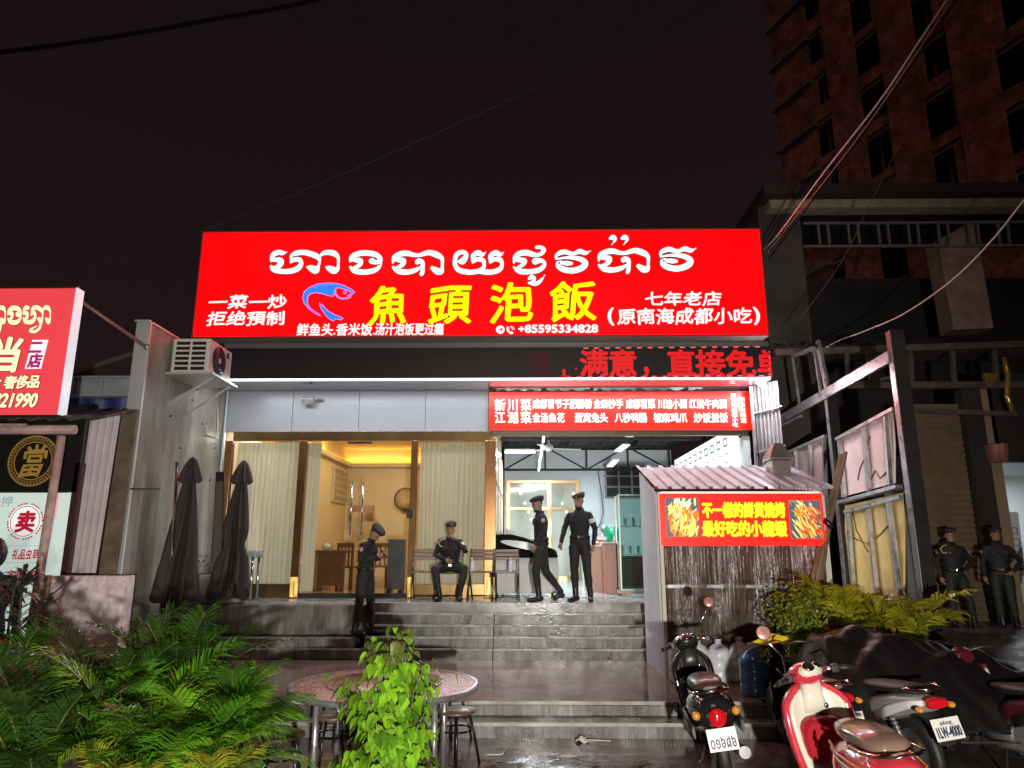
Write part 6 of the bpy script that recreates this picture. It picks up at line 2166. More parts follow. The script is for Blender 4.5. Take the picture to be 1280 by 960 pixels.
def backchair(x, y, rz, label):
    t = thing('metal_chair', label, 'chair', (x, y, 0), rz, 'black tube chairs at the round table')
    MB().box(-.21, .21, -.20, .2, .43, .47).build('seat', mat('tan_stool_seat'), t, world=False, bevel=.015)
    for s in (-.2, .2):
        MB().tube([(s, -.24, 0), (s, -.2, .43)], .013, 8).build('leg', stm, t, world=False)
        MB().tube([(s, .26, 0), (s, .19, .45), (s, .22, .70), (s * .8, .24, .74)], .013, 8).build('leg', stm, t, world=False)
    MB().tube([(-.16, .24, .74), (.16, .24, .74)], .013, 8).build('top_rail', stm, t, world=False)
    MB().box(-.15, .15, .215, .235, .56, .70).build('back_panel', stm, t, world=False, bevel=.004)
stool(-1.95, 6.25, .2, 'black stool with tan seat at the left side of the round table')
stool(-1.72, 6.95, .5, 'black stool pushed under the round table behind its left legs')
stool(-.62, 7.15, .9, 'black stool behind the bushy green shrub under the table')
backchair(-1.28, 7.45, R(180), 'black tube chair on the far side of the round table')

# ------------------------------------------------------------------ litter on the wet ground
litm = mat('wet_paper', (.60, .56, .52), .4)
for i, (px, py, L_, s_, label) in enumerate(((727, 927, .0, .055, 'crumpled white paper scrap below the lower step'), (624, 945, 0, .03, 'thin pale drinking straw lying on the wet ground by the table'),
                                 (549, 779, .77, .025, 'tiny white scrap on the steps by the seated officer'), (588, 778, .77, .025, 'tiny white scrap on the steps under the chairs'))):
    p = P(px, py, z=L_ if L_ else .0)
    t = thing('paper_scrap' if i != 1 else 'drinking_straw', label, 'litter', p)
    if i == 1:
        MB().tube([p + Vector((-.12, 0, .01)), p + Vector((.03, 0, .012)), p + Vector((.06, .20, .012))], .006, 6).build('tube', litm, t)
    else:
        mb = MB()
        mb.grid(lambda u, v: Vector((p.x + (u - .5) * s_ * 2.4, p.y + (v - .5) * s_ * 2, p.z + .012 + .02 * math.sin(u * 7 + v * 3) * math.sin(v * 8 + 1) + s_ * .5 * math.sin(u * 3.1) * math.sin(v * 3.1))), 8, 8)
        mb.build('crumpled_sheet', litm, t, solid=.002)
        if i == 0:
            MB().tube([p + Vector((.04, 0, .02)), p + Vector((.3, -.03, .012))], .006, 6).build('stick', litm, t)
# ------------------------------------------------------------------ scooters and motorcycles
tyre = mat('tyre_rubber', (.012, .012, .012), .55, bump=.2, bscale=80)
chrome = mat('chrome', (.65, .63, .60), .12, 1.0)
seatblack = mat('seat_black', (.012, .011, .011), .5)
seattan = mat('wet_seat_vinyl', (.16, .10, .07), .22, coat=.3)
taillens = mat('red_tail_lens', (.42, .008, .012), .08, coat=.6, emit=(.6, .0, .01), estr=.10)
amber = mat('amber_lens', (.55, .24, .03), .1, coat=.5)
platew = mat('plate_white', (.66, .66, .62), .4)
platek = mat('plate_ink', (.02, .025, .06), .5)
mirrorg = mat('pink_mirror_reflection', (.62, .30, .28), .28, .5)  # pink reflection painted into the colour of the mirror
def lrow_plate(root, cx, y, z, w, h, top, main, tilt):
    M_ = Matrix.Translation((cx, y, z)) @ Matrix.Rotation(tilt, 4, 'X')
    pl_ = MB()
    vs = [M_ @ Vector((x * w / 2, yy, zz * h / 2)) for x in (-1, 1) for yy in (0, .008) for zz in (-1, 1)]
    v = [pl_.bm.verts.new(q) for q in vs]
    for q in ((0, 1, 3, 2), (4, 6, 7, 5), (0, 4, 5, 1), (2, 3, 7, 6), (0, 2, 6, 4), (1, 5, 7, 3)):
        pl_._f([v[i] for i in q])
    po_ = pl_.build('number_plate', platew, root, world=False, bevel=.003)
    R3 = M_.to_3x3()
    L = Letters(M_.translation, R3 @ Vector((1, 0, 0)), R3 @ Vector((0, 0, 1)), R3 @ Vector((0, -1, 0)))
    if top:
        L.put(top, -.22 * w, .22 * w, .16 * h, .38 * h, bold=.001, em=False, depth=.002)
    if not main:
        return
    L.put(main, -.42 * w, .42 * w, -.36 * h, .10 * h, bold=.0028, em=False, depth=.002)
    L.mb.build('plate_lettering', platek, po_, world=False, fix=False)
def wheel(root, y, r, w, name='wheel'):
    Mx = Matrix.Translation((0, y, r)) @ Matrix.Rotation(R(90), 4, 'Y')
    ty = MB().lathe([(r - .09, -w * .42), (r - .03, -w / 2), (r - .006, -w * .3), (r, 0), (r - .006, w * .3), (r - .03, w / 2), (r - .09, w * .42)], n=36, M=Mx, caps=False).build(name, tyre, root, world=False)
    rim_ = MB().lathe([(0, -.05), (.045, -.05), (.05, -.015), (r - .10, -.02), (r - .085, -w * .42), (r - .075, -w * .42), (r - .075, w * .42), (r - .085, w * .42), (r - .10, .02), (.05, .015), (.045, .05), (0, .05)], n=30, M=Mx, caps=False)
    rim_.build('rim', mat('grey_rim', (.22, .22, .22), .3, .8), ty, world=False)
def mirror(root, x, steer, head, name='mirror', lx=.12, dz=.30):
    c = steer @ Vector((x, -.02, .02))
    e = c + Vector((lx * (1 if x > 0 else -1), -.05, dz))
    b = MB().tube([c, c + Vector((0, 0, dz * .5)), e], .006, 6)
    st_ = b.build(name, chrome, root, world=False)
    Mx = Matrix.Translation(e + Vector((0, 0, .04))) @ Matrix.Rotation(R(78), 4, 'X')
    MB().lathe([(.0, -.012), (.040, -.010), (.056, .004), (.056, .010), (0, .010)], n=20, M=Mx).build('mirror_shell', seatblack, st_, world=False)
    MB().lathe([(.0, .0105), (.052, .0105), (.050, .0125), (0, .0130)], n=20, M=Mx).build('mirror_glass', mirrorg, st_, world=False)
def scooter(label, loc, rz, lean, main, inner, trim, seat_m, plate_top, plate, steer_deg, retro_trim=False, mirrors=(-1, 1), sw=.225):
    t = thing('scooter', label, 'scooter', loc, 0, None, rot=(0, lean, rz))
    wheel(t, -.60, .225, .10)
    wheel(t, .66, .225, .095)
    # rear shell
    b = MB().loft([(-.92, 0, .60, .03, .03), (-.90, 0, .61, .10, .09), (-.82, 0, .60, .155, .135), (-.65, 0, .57, .195, .175), (-.42, 0, .54, .205, .195), (-.2, 0, .52, .18, .19), (-.05, 0, .50, .14, .17), (.0, 0, .48, .10, .13)], 24, p=2.4)
    shell = b.build('rear_shell', main, t, world=False)
    for s in (-1, 1):
        b = MB().loft([(-.80, s * .205, .46, .012, .05), (-.6, s * .222, .47, .015, .10), (-.35, s * .222, .46, .015, .11), (-.12, s * .19, .45, .012, .07)], 12)
        b.build('side_cowl', trim, t, world=False)
    if retro_trim:
        for s in (-1, 1):
            mb = MB()
            for k, zz in enumerate((.66, .62)):
                mb.tube([(s * .10, -.90, zz - .02), (s * .168, -.78, zz + .0), (s * .197, -.6, zz + .01), (s * .205, -.40, zz + .02), (s * .16, -.18, zz + .04)], .010 - .003 * k, 6, m=k)
            mb.build('stripe', [mat('orange_stripe', (.55, .16, .03), .3), mat('cream_stripe', (.6, .55, .45), .3)], t, world=False)
    # floor board and leg shield
    MB().box(-.17, .17, -.04, .42, .27, .33).build('floorboard', inner, t, world=False, bevel=.02)
    def shield(off, ww, zlo=.27, zhi=.93):
        def fn(u, v):
            z = zlo + (zhi - zlo) * v
            w = ww * (.72 + .42 * math.sin(math.pi * min(1, v * .62 + .12))) * (1 - .55 * max(0, v - .78) / .22 * max(0, v - .78) / .22)
            x = (u * 2 - 1) * w
            return Vector((x, .40 + .10 * v + off - 1.5 * x * x, z))
        return fn
    MB().grid(shield(.02, sw), 16, 16).build('leg_shield', main, t, world=False, solid=.05)
    MB().grid(shield(-.022, sw - .035, .32, .90), 16, 16).build('inner_shield', trim, t, world=False, solid=.03)
    b = MB().loft([(.30, 0, .56, .15, .13), (.38, 0, .56, .18, .16), (.47, 0, .57, .17, .16)], 16, p=3.5)
    b.build('glove_box', inner, t, world=False)
    MB().ball((.07, .395, .78), (.02, .012, .02)).build('key_barrel', chrome, t, world=False)
    # nose, fender and fork
    MB().loft([(.50, 0, .62, .13, .30), (.60, 0, .62, .10, .26), (.66, 0, .60, .05, .2)], 16).build('nose_cowl', main, t, world=False)
    b = MB()
    rs = []
    for k in range(9):
        a = R(-10 + 25 * k)
        yy, zz = .66 + .262 * math.cos(a), .225 + .262 * math.sin(a)
        c = Vector((0, yy, zz))
        rad = Vector((0, math.cos(a), math.sin(a)))
        rs.append([c + Vector((.075 * math.cos(q), 0, 0)) + rad * (.03 * math.sin(q)) for q in (2 * math.pi * i / 10 for i in range(10))])
    b.rings(rs)
    b.build('front_fender', main, t, world=False)
    for s in (-1, 1):
        MB().tube([(s * .065, .48, .62), (s * .065, .66, .225)], .018, 8).build('fork', chrome, t, world=False)
    # headset
    steer = Matrix.Translation((0, .47, 1.0)) @ Matrix.Rotation(R(steer_deg), 4, 'Z')
    b = MB()
    Hs = steer.to_3x3()
    b.ball(steer @ Vector((0, .02, .0)), (.13, .13, .085), 0, 18, 12, Hs)
    head = b.build('headset', main, t, world=False)
    MB().loft([(.74, 0, .44, .10, .05), (.84, 0, .45, .085, .055), (.95, 0, .46, .075, .06)], 16, axis='z', p=3).build('neck_cowl', trim, t, world=False)
    b = MB()
    b.ball(steer @ Vector((0, -.045, .025)), (.105, .07, .058), 0, 16, 10, Hs)
    b.build('instrument_panel', trim, head, world=False)
    for xx, rr in ((-.028, .038), (.05, .022)):
        Mx = steer @ Matrix.Translation((xx, -.075, .070)) @ Matrix.Rotation(R(32), 4, 'X')
        MB().lathe([(rr + .008, -.012), (rr + .008, .004), (rr, .007), (0, .006)], n=20, M=Mx).build('dial_bezel', chrome, head, world=False)
        MB().lathe([(rr * .9, .0075), (0, .0080)], n=18, M=Mx, caps=False).build('dial', seatblack, head, world=False)
    for s in (-1, 1):
        MB().tube([steer @ Vector((s * .09, -.01, .01)), steer @ Vector((s * .20, -.05, .015)), steer @ Vector((s * .24, -.07, .012))], .014, 8).build('handlebar', chrome, t, world=False)
        MB().tube([steer @ Vector((s * .225, -.065, .012)), steer @ Vector((s * .36, -.12, .002))], .020, 10).build('grip', seatblack, t, world=False)
        MB().box(-.03, .03, -.03, .03, -.03, .03).build('switch_box', seatblack, t, world=False, bevel=.01).location = steer @ Vector((s * .215, -.06, .012))
        MB().tube([steer @ Vector((s * .20, .0, .01)), steer @ Vector((s * .27, -.03, -.005)), steer @ Vector((s * .36, -.07, -.02))], .006, 6).build('brake_lever', chrome, t, world=False)
        if s in mirrors:
            mirror(t, s * .20, steer, head)
    for s in (-1, 1):
        MB().tube([steer @ Vector((s * .20, .01, .01)), steer @ Vector((s * .19, .10, .06)), (s * .12, .60, .98), (s * .06, .60, .78)], .006, 6).build('brake_cable', seatblack, t, world=False)
    # seat
    b = MB().loft([(-.80, 0, .775, .06, .025), (-.76, 0, .785, .115, .045), (-.6, 0, .79, .138, .055), (-.42, 0, .785, .145, .055), (-.28, 0, .775, .135, .055), (-.14, 0, .765, .10, .05), (-.07, 0, .755, .06, .03)], 22, p=2.6)
    st_ = b.build('seat', seat_m, t, world=False)
    mb = MB()
    mb.tube([(.155, -.52, .755), (.165, -.70, .76), (.14, -.86, .775), (.07, -.93, .785), (-.07, -.93, .785), (-.14, -.86, .775), (-.165, -.70, .76), (-.155, -.52, .755)], .012, 8)
    mb.build('grab_rail', chrome, t, world=False)
    b = MB()
    b.ball((0, -.915, .575), (.075, .04, .075), 0, 18, 12)
    tl = b.build('tail_light', taillens, t, world=False)
    MB().lathe([(.078, -.01), (.088, .0), (.078, .012)], n=26, M=Matrix.Translation((0, -.908, .575)) @ Matrix.Rotation(R(90), 4, 'X'), caps=False).build('lens_ring', chrome, tl, world=False)
    for s in (-1, 1):
        b = MB().ball((s * .165, -.86, .60), (.036, .036, .036), 0, 12, 8)
        io = b.build('turn_signal', amber, t, world=False)
    MB().box(-.06, .06, -.93, -.80, .36, .48).build('plate_bracket', seatblack, t, world=False, bevel=.01)
    lrow_plate(t, 0, -.955, .42, .24, .17, plate_top, plate, R(-12))
    MB().tube([(.13, -.25, .20), (.15, -.55, .24), (.155, -.95, .30)], [.03, .048, .048], 12).build('exhaust', chrome, t, world=False)
    MB().tube([(.0, .0, .28), (-.12, -.02, .04), (-.2, -.06, .005)], .012, 8).build('side_stand', seatblack, t, world=False)
    return t
blackp = mat('gloss_black_paint', (.011, .011, .012), .10, coat=.8)
blackp2 = mat('satin_black', (.018, .018, .018), .35)
redp_ = mat('cherry_paint', (.50, .032, .052), .16, coat=.7)
redin = mat('deep_red_plastic', (.30, .012, .02), .25)
creamp = mat('cream_paint', (.60, .57, .46), .18, coat=.5)
scooter('black retro scooter seen from behind, round red tail lamp and white plate', (1.80, 7.28, 0), R(-6), R(-9), blackp, blackp2, blackp2, mat('dark_brown_seat', (.045, .028, .02), .3), None, '០១៦៨៦', 26, mirrors=(1,), sw=.175)
scooter('red and cream retro scooter with wet brown seat, parked nearest the camera', (2.33, 5.42, 0), R(-1), R(-8), redp_, redin, creamp, seattan, None, None, 18, True, mirrors=(-1,))

def motorbike(label, loc, rz, lean, body, flash, plate_top, plate, mirrors=(), seat_m=None):
    t = thing('motorcycle', label, 'motorcycle', loc, 0, 'step-through motorcycles parked on the right', rot=(0, lean, rz))
    wheel(t, -.62, .28, .085)
    wheel(t, .64, .28, .08)
    MB().loft([(-.98, 0, .72, .02, .02), (-.95, 0, .72, .06, .05), (-.8, 0, .70, .10, .08), (-.55, 0, .64, .125, .11), (-.25, 0, .56, .12, .12), (.05, 0, .46, .09, .10)], 18, p=2.6).build('tail_fairing', body, t, world=False)
    for s in (-1, 1):
        b = MB().loft([(-.93, s * .075, .735, .010, .022), (-.75, s * .108, .69, .010, .035), (-.5, s * .130, .60, .010, .045), (-.28, s * .128, .50, .010, .05)], 10)
        b.build('side_flash', flash, t, world=False)
    MB().loft([(-.86, 0, .80, .07, .02), (-.7, 0, .80, .12, .035), (-.45, 0, .775, .13, .04), (-.2, 0, .745, .11, .045), (0, 0, .73, .06, .03)], 18, p=2.6).build('seat', seat_m or seatblack, t, world=False)
    MB().tube([(.11, -.6, .79), (.13, -.82, .83), (.10, -.98, .84), (-.10, -.98, .84), (-.13, -.82, .83), (-.11, -.6, .79)], .013, 8).build('grab_rail', chrome, t, world=False)
    MB().loft([(-1.03, 0, .735, .075, .025), (-1.0, 0, .735, .09, .04), (-.93, 0, .735, .08, .045)], 16, p=3).build('tail_light', taillens, t, world=False)
    for s in (-1, 1):
        MB().ball((s * .14, -.96, .70), (.03, .04, .024), 0, 10, 8).build('turn_signal', amber, t, world=False)
    MB().loft([(-1.02, 0, .44, .07, .012), (-.98, 0, .55, .08, .03), (-.88, 0, .62, .08, .03), (-.6, 0, .60, .07, .02)], 14, p=3).build('rear_fender', blackp2, t, world=False)
    lrow_plate(t, 0, -1.055, .56, .24, .16, plate_top, plate, R(-16))
    for s in (-1, 1):
        sp_ = MB()
        sp_.tube([(s * .105, -.62, .30), (s * .11, -.48, .60)], .022, 10)
        for k in range(7):
            q = Vector((s * .105, -.62, .30)).lerp(Vector((s * .11, -.48, .60)), .15 + .1 * k)
            sp_.tube([q, q + Vector((0, .004, .012))], .034, 10)
        sp_.build('shock_absorber', mat('shock_grey', (.30, .30, .30), .3, .8), t, world=False)
    MB().tube([(.12, .1, .22), (.14, -.3, .25), (.15, -.9, .38)], [.024, .045, .045], 12).build('exhaust', chrome, t, world=False)
    MB().loft([(-.2, 0, .34, .10, .10), (0, 0, .33, .13, .13), (.2, 0, .34, .10, .10)], 14, p=3).build('engine', mat('engine_grey', (.20, .20, .20), .4, .7), t, world=False)
    MB().grid(lambda u, v: Vector(((u - .5) * .42 * (1 - .3 * v), .34 + .12 * v - .8 * (u - .5) ** 2, .34 + .52 * v)), 10, 10).build('leg_shield', body, t, world=False, solid=.02)
    for s in (-1, 1):
        MB().tube([(s * .07, .42, .80), (s * .07, .64, .28)], .02, 8).build('fork', chrome, t, world=False)
        MB().tube([(0, .38, .96), (s * .2, .34, 1.0), (s * .34, .26, .99)], .013, 8).build('handlebar', blackp2, t, world=False)
        if s in mirrors:
            mirror(t, s * .22, Matrix.Translation((0, .34, 1.0)), None)
    MB().loft([(.30, 0, .93, .08, .05), (.38, 0, .94, .11, .08), (.47, 0, .92, .07, .07)], 14).build('headlamp_cowl', body, t, world=False)
    MB().tube([(-.05, -.05, .3), (-.16, -.1, .05), (-.2, -.14, .0)], .012, 6).build('side_stand', blackp2, t, world=False)
    return t
silver = mat('silver_paint', (.42, .40, .38), .2, .4, coat=.5)
motorbike('dark motorcycle with tan seat squeezed between the red scooter and the black cover', (2.70, 7.32, 0), R(1), R(-6), blackp, blackp2, None, None, seat_m=seattan)
motorbike('silver and white motorcycle tail with readable plate sticking out from the black cover', (3.28, 7.15, 0), R(7), R(-7), silver, mat('white_flash', (.62, .64, .66), .25), 'ភ្នំពេញ', '1LW-4000')
motorbike('dark red motorcycle at the bottom right edge under the cover', (4.36, 6.95, 0), R(6), R(-6), mat('dark_red_paint', (.065, .006, .010), .35), blackp2, None, None, ())

# black rain cover thrown over the parked motorcycles
cv = thing('rain_cover', 'black plastic rain cover draped over the parked motorcycles', 'cover', (3.7, 7.4, 0))
def cover(u, v):
    x = 2.6 + 2.75 * u
    y = 6.75 + 1.75 * v
    def bump(cx, cy, h, sx_, sy_):
        return h * math.exp(-((x - cx) / sx_) ** 2 - ((y - cy) / sy_) ** 2)
    tops = [(2.5, .30), (2.8, .74), (3.0, 1.05), (3.25, 1.12), (3.6, 1.11), (4.0, 1.04), (4.5, .93), (5.0, .72), (5.4, .50)]
    h = tops[-1][1]
    for (x0, h0), (x1, h1) in zip(tops, tops[1:]):
        if x0 <= x <= x1:
            q = (x - x0) / (x1 - x0)
            h = h0 + (h1 - h0) * q
            break
    yc_ = 7.75 - .08 * (x - 3)
    fy = math.exp(-(abs(y - yc_) / (.95 if y < yc_ else .6)) ** 2.4)
    z = max(.26, .26 + (h - .26) * fy)
    fo = .007 * mnoise.noise(Vector((x * 13, y * 9, 4))) + .030 * abs(mnoise.noise(Vector((x * 4 + y * 3, y * 2.0, 9)))) + .018 * math.sin(9 * x + 5 * y + 2 * math.sin(4 * x)) + .022 * math.sin(14 * y - 9 * x) + .018 * mnoise.noise(Vector((x * 5, y * 5, 1)))
    peak = .05 * max(0, 1 - abs((x - 3.0) - .5 * (y - 7.2)) / .06)
    hem = -.22 * (1 - v) ** 6
    return Vector((x, y, z + fo * (1.2 if z > .4 else .5) + hem))
MB().grid(cover, 150, 110).build('cover_sheet', mat('black_plastic_sheet', (.007, .0065, .0065), .40, spec=.22, bump=.25, bscale=18), cv, solid=.004)
MB().tube([(3.15, 6.80, .34), (3.6, 6.74, .30), (4.3, 6.74, .30)], .008, 5).build('hem_cord', mat('hem_cord', (.05, .045, .045), .5), cv)

# ------------------------------------------------------------------ plants
def leafmat(name, a, b, rough=.24):
    m = mat(name, a, rough, var=.5, vscale=5, col2=b)
    bs_ = m.node_tree.nodes['Principled BSDF']
    tl = m.node_tree.nodes.new('ShaderNodeBsdfTranslucent')
    tl.inputs[0].default_value = (*b, 1)
    mx = m.node_tree.nodes.new('ShaderNodeMixShader')
    mx.inputs[0].default_value = .22
    m.node_tree.links.new(bs_.outputs[0], mx.inputs[1])
    m.node_tree.links.new(tl.outputs[0], mx.inputs[2])
    m.node_tree.links.new(mx.outputs[0], m.node_tree.nodes['Material Output'].inputs[0])
    return m
palm_g = leafmat('areca_leaf', (.055, .20, .012), (.12, .38, .020))
palm_d = leafmat('dark_areca_leaf', (.022, .070, .008), (.050, .14, .014))
palm_y = leafmat('yellow_areca_leaf', (.20, .22, .015), (.40, .40, .035))
palm_b = leafmat('browned_areca_leaf', (.14, .09, .03), (.26, .18, .05), .5)
palm_l = leafmat('light_areca_leaf', (.11, .30, .015), (.24, .50, .035), .20)
palm_k = leafmat('shaded_areca_leaf', (.018, .055, .010), (.05, .12, .02), .22)
PG = [palm_g, palm_l, palm_d, palm_b]
PD = [palm_d, palm_k, palm_k, palm_b]  # shade of the left corner put into darker leaf colours
PY = [palm_y, palm_l, palm_b]
stem_m = mat('palm_stem', (.10, .12, .03), .4, var=.4, vscale=8)
def palm(label, base, nf, length, lf, leafm, seed, tilt=(20, 75), name='areca_palm', grp='areca palms in the front planting', width=.0115, pairs=50, up=.25, droop=.8, dirbias=None):
    r_ = random.Random(seed)
    t = thing(name, label, 'palm', base, 0, grp)
    L_, S_ = MB(), MB()
    tints = leafm if isinstance(leafm, list) else [leafm]
    for k in range(nf):
        tm = r_.choice([0] * 4 + list(range(1, len(tints) - 1)) * 2)
        dead = len(tints) - 1
        az = 2 * math.pi * (k + r_.random() * .7) / nf if dirbias is None else dirbias + r_.uniform(-1.2, 1.2)
        tl = R(r_.uniform(*tilt))
        ln = length * r_.uniform(.72, 1.12)
        h = Vector((math.cos(az), math.sin(az), 0))
        p = Vector(base) + h * r_.uniform(.0, .07) + Vector((0, 0, r_.uniform(0, .08)))
        pts = [p.copy()]
        n = 14
        ang = tl * .45
        for i in range(n):
            ang += (tl * .75 + R(34) * droop) / n * (.5 + i / n)
            d = h * math.sin(ang) + Vector((0, 0, 1)) * math.cos(ang)
            p = p + d * (ln / n)
            pts.append(p.copy())
        S_.tube(pts, [.011 * (1 - i / (n + 4)) for i in range(n + 1)], 5)
        for q in range(pairs):
            f = (up + (1 - up) * q / (pairs - 1)) * n * .999
            i = int(f)
            c = pts[i].lerp(pts[i + 1], f - i)
            d = (pts[i + 1] - pts[i]).normalized()
            sd = d.cross(Vector((0, 0, 1)))
            sd = sd.normalized() if sd.length > .05 else h.cross(Vector((0, 0, 1)))
            nup = sd.cross(d).normalized()
            tt = q / (pairs - 1)
            ll = lf * (.45 + .75 * math.sin(math.pi * min(1, tt * .8 + .14))) * r_.uniform(.85, 1.12)
            for s in (-1, 1):
                fwd = .55 + .75 * tt + r_.uniform(-.1, .1)
                dv = (sd * s + d * fwd + nup * r_.uniform(.15, .5)).normalized()
                m_ = c + dv * ll * .5
                e = c + dv * ll + Vector((0, 0, -ll * r_.uniform(.12, .42)))
                w = d * width * r_.uniform(.8, 1.2)
                if r_.random() < .05:
                    continue
                L_.poly([c - w * .35, c + w * .35, m_ + w * .55, m_ - w * .45], tm)
                L_.poly([m_ - w * .45, m_ + w * .55, e], dead if r_.random() < .03 else tm)
    S_.build('stem', stem_m, t)
    L_.build('foliage', leafm, t, fix=False)
    return t
palm('dense areca palm filling the bottom left corner in shade', P(45, 930, Y=5.0) * 1.0 if False else (P(45, 930, Y=5.0).x, 5.0, .30), 17, 1.05, .30, PD, 1)
palm('dark areca palm behind, left of the folded parasols', (P(120, 930, Y=5.9).x, 5.9, .35), 18, 1.10, .32, PD, 2)
palm('bright areca palm with glossy fronds next to the round table', (P(244, 930, Y=5.35).x, 5.35, .30), 22, .84, .32, PG, 3)
palm('mid green areca palm between the dark corner palm and the brightest one', (P(168, 930, Y=5.3).x, 5.3, .30), 18, 1.0, .31, PG, 4)
palm('bright areca palm arching its fronds toward the left rim of the round table', (P(288, 930, Y=5.7).x, 5.7, .36), 16, .72, .26, PG, 14, tilt=(12, 62))
palm('bright areca palm low in front of the brightest fronds', (P(222, 940, Y=4.95).x, 4.95, .20), 14, .78, .28, PG, 15, tilt=(30, 80))
palm('upright areca palm below the nearer folded parasol', (P(215, 900, Y=6.3).x, 6.3, .42), 16, 1.0, .30, PD, 5, tilt=(10, 60))
palm('low yellow-green areca palm at the bottom edge left of the table', (P(262, 960, Y=4.7).x, 4.7, .32), 8, .46, .20, PY, 6, tilt=(8, 45), width=.009, pairs=34)
palm('small yellow-green areca palm at the bottom edge under the dark corner palm', (P(150, 960, Y=4.6).x, 4.6, .32), 8, .44, .20, PY, 7, tilt=(8, 45), width=.009, pairs=34)
palm('areca palm at the far left edge below the thin-leaved plant', (P(-10, 900, Y=5.7).x, 5.7, .40), 15, 1.0, .30, PD, 8)
palm('yellow-lit broad-leaved palm behind the parked scooters, left of two', (P(1062, 800, Y=9.2).x, 9.2, .72), 17, 1.0, .34, leafmat('olive_palm_leaf', (.20, .22, .012), (.48, .46, .03)), 9, tilt=(25, 80), name='broad_palm', grp='broad palms before the fence', width=.045, pairs=17)
palm('yellow-lit broad-leaved palm behind the parked scooters, right of two', (P(1128, 805, Y=9.0).x, 9.0, .66), 16, .95, .32, leafmat('olive_palm_leaf', (.20, .22, .012), (.48, .46, .03)), 10, tilt=(25, 85), name='broad_palm', grp='broad palms before the fence', width=.045, pairs=17)

def leaf_heart(mb, c, d, n, s, m=0):
    if mb is not Ld:
        m = r_.choice((0, 0, 0, 1, 1, 2, 2))
    """a drooping heart-shaped leaf with a fold along its midrib"""
    d = d.normalized()
    sd = d.cross(n).normalized()
    n = sd.cross(d).normalized()
    tip = c + d * s * 1.15 - n * s * .18
    mid = c + d * s * .45
    for k in (-1, 1):
        a = c - d * s * .10 + sd * k * s * .26 + n * s * .06
        b = c + d * s * .22 + sd * k * s * .46 + n * s * .12
        e = c + d * s * .66 + sd * k * s * .30 + n * s * .03
        mb.poly([c, a, b, mid], m, True)
        mb.poly([mid, b, e, tip], m, True)
vm_ = leafmat('bright_vine_leaf', (.11, .27, .012), (.24, .50, .02), .26)
vd_ = leafmat('dull_vine_leaf', (.07, .10, .02), (.14, .18, .03), .35)
sb = thing('shrub', 'bushy shrub with bright heart-shaped leaves growing up in front of the round table', 'shrub', (P(497, 940, Y=5.15).x, 5.15, 0))
sx0 = P(491, 940, Y=5.15).x
r_ = random.Random(21)
Lb, Sb, Ld = MB(), MB(), MB()
prof = [(.20, .40), (.45, .47), (.62, .45), (.78, .42), (.90, .36), (1.02, .40), (1.10, .36), (1.20, .27), (1.30, .24), (1.38, .18)]
def width_at(z):
    for (z0, w0), (z1, w1) in zip(prof, prof[1:]):
        if z0 <= z <= z1:
            return w0 + (w1 - w0) * (z - z0) / (z1 - z0)
    return .1
for k in range(92):
    az = r_.uniform(0, 6.283)
    zt_ = r_.uniform(.35, 1.38)
    w = width_at(zt_) * r_.uniform(.35, 1.0)
    top = Vector((sx0 + math.cos(az) * w - .03 * (zt_ - .8), 5.15 + math.sin(az) * w * .8, zt_))
    st_ = Vector((sx0 + r_.uniform(-.06, .06), 5.15 + r_.uniform(-.06, .06), max(.1, zt_ - .75)))
    midp = st_.lerp(top, .6) + Vector((0, 0, .12))
    Sb.tube([st_, midp, top], [.008, .006, .003], 5)
    for q in range(17):
        f = r_.uniform(.15, 1.05)
        c = st_.lerp(midp, min(1, f / .6)) if f < .6 else midp.lerp(top, (f - .6) / .4)
        c = c + Vector((r_.gauss(0, .045), r_.gauss(0, .045), r_.gauss(0, .03)))
        out = Vector((c.x - sx0, c.y - 5.15, 0))
        out = out.normalized() if out.length > .02 else Vector((0, -1, 0))
        d = (out * .7 + Vector((r_.uniform(-.5, .5), r_.uniform(-.6, .3), -.85))).normalized()
        nn_ = (out + Vector((r_.uniform(-.4, .4), r_.uniform(-.6, .2), .7))).normalized()
        leaf_heart(Ld if c.z > 1.20 and r_.random() < .8 else Lb, c, d, nn_, r_.uniform(.042, .090), 0)
Sb.build('stem', stem_m, sb)
Lb.build('foliage', [vm_, leafmat('pale_vine_leaf', (.14, .32, .015), (.28, .55, .03)), leafmat('mid_vine_leaf', (.05, .16, .01), (.13, .31, .02))], sb, fix=False)
Ld.build('top_foliage', vd_, sb, fix=False)
MB().lathe([(.0, 0), (.20, 0), (.26, .34), (.27, .38), (.24, .38), (.22, .33), (0, .33)], (sx0, 5.15, 0), 24).build('pot', mat('dark_clay_pot', (.08, .05, .04), .5, var=.3), sb)

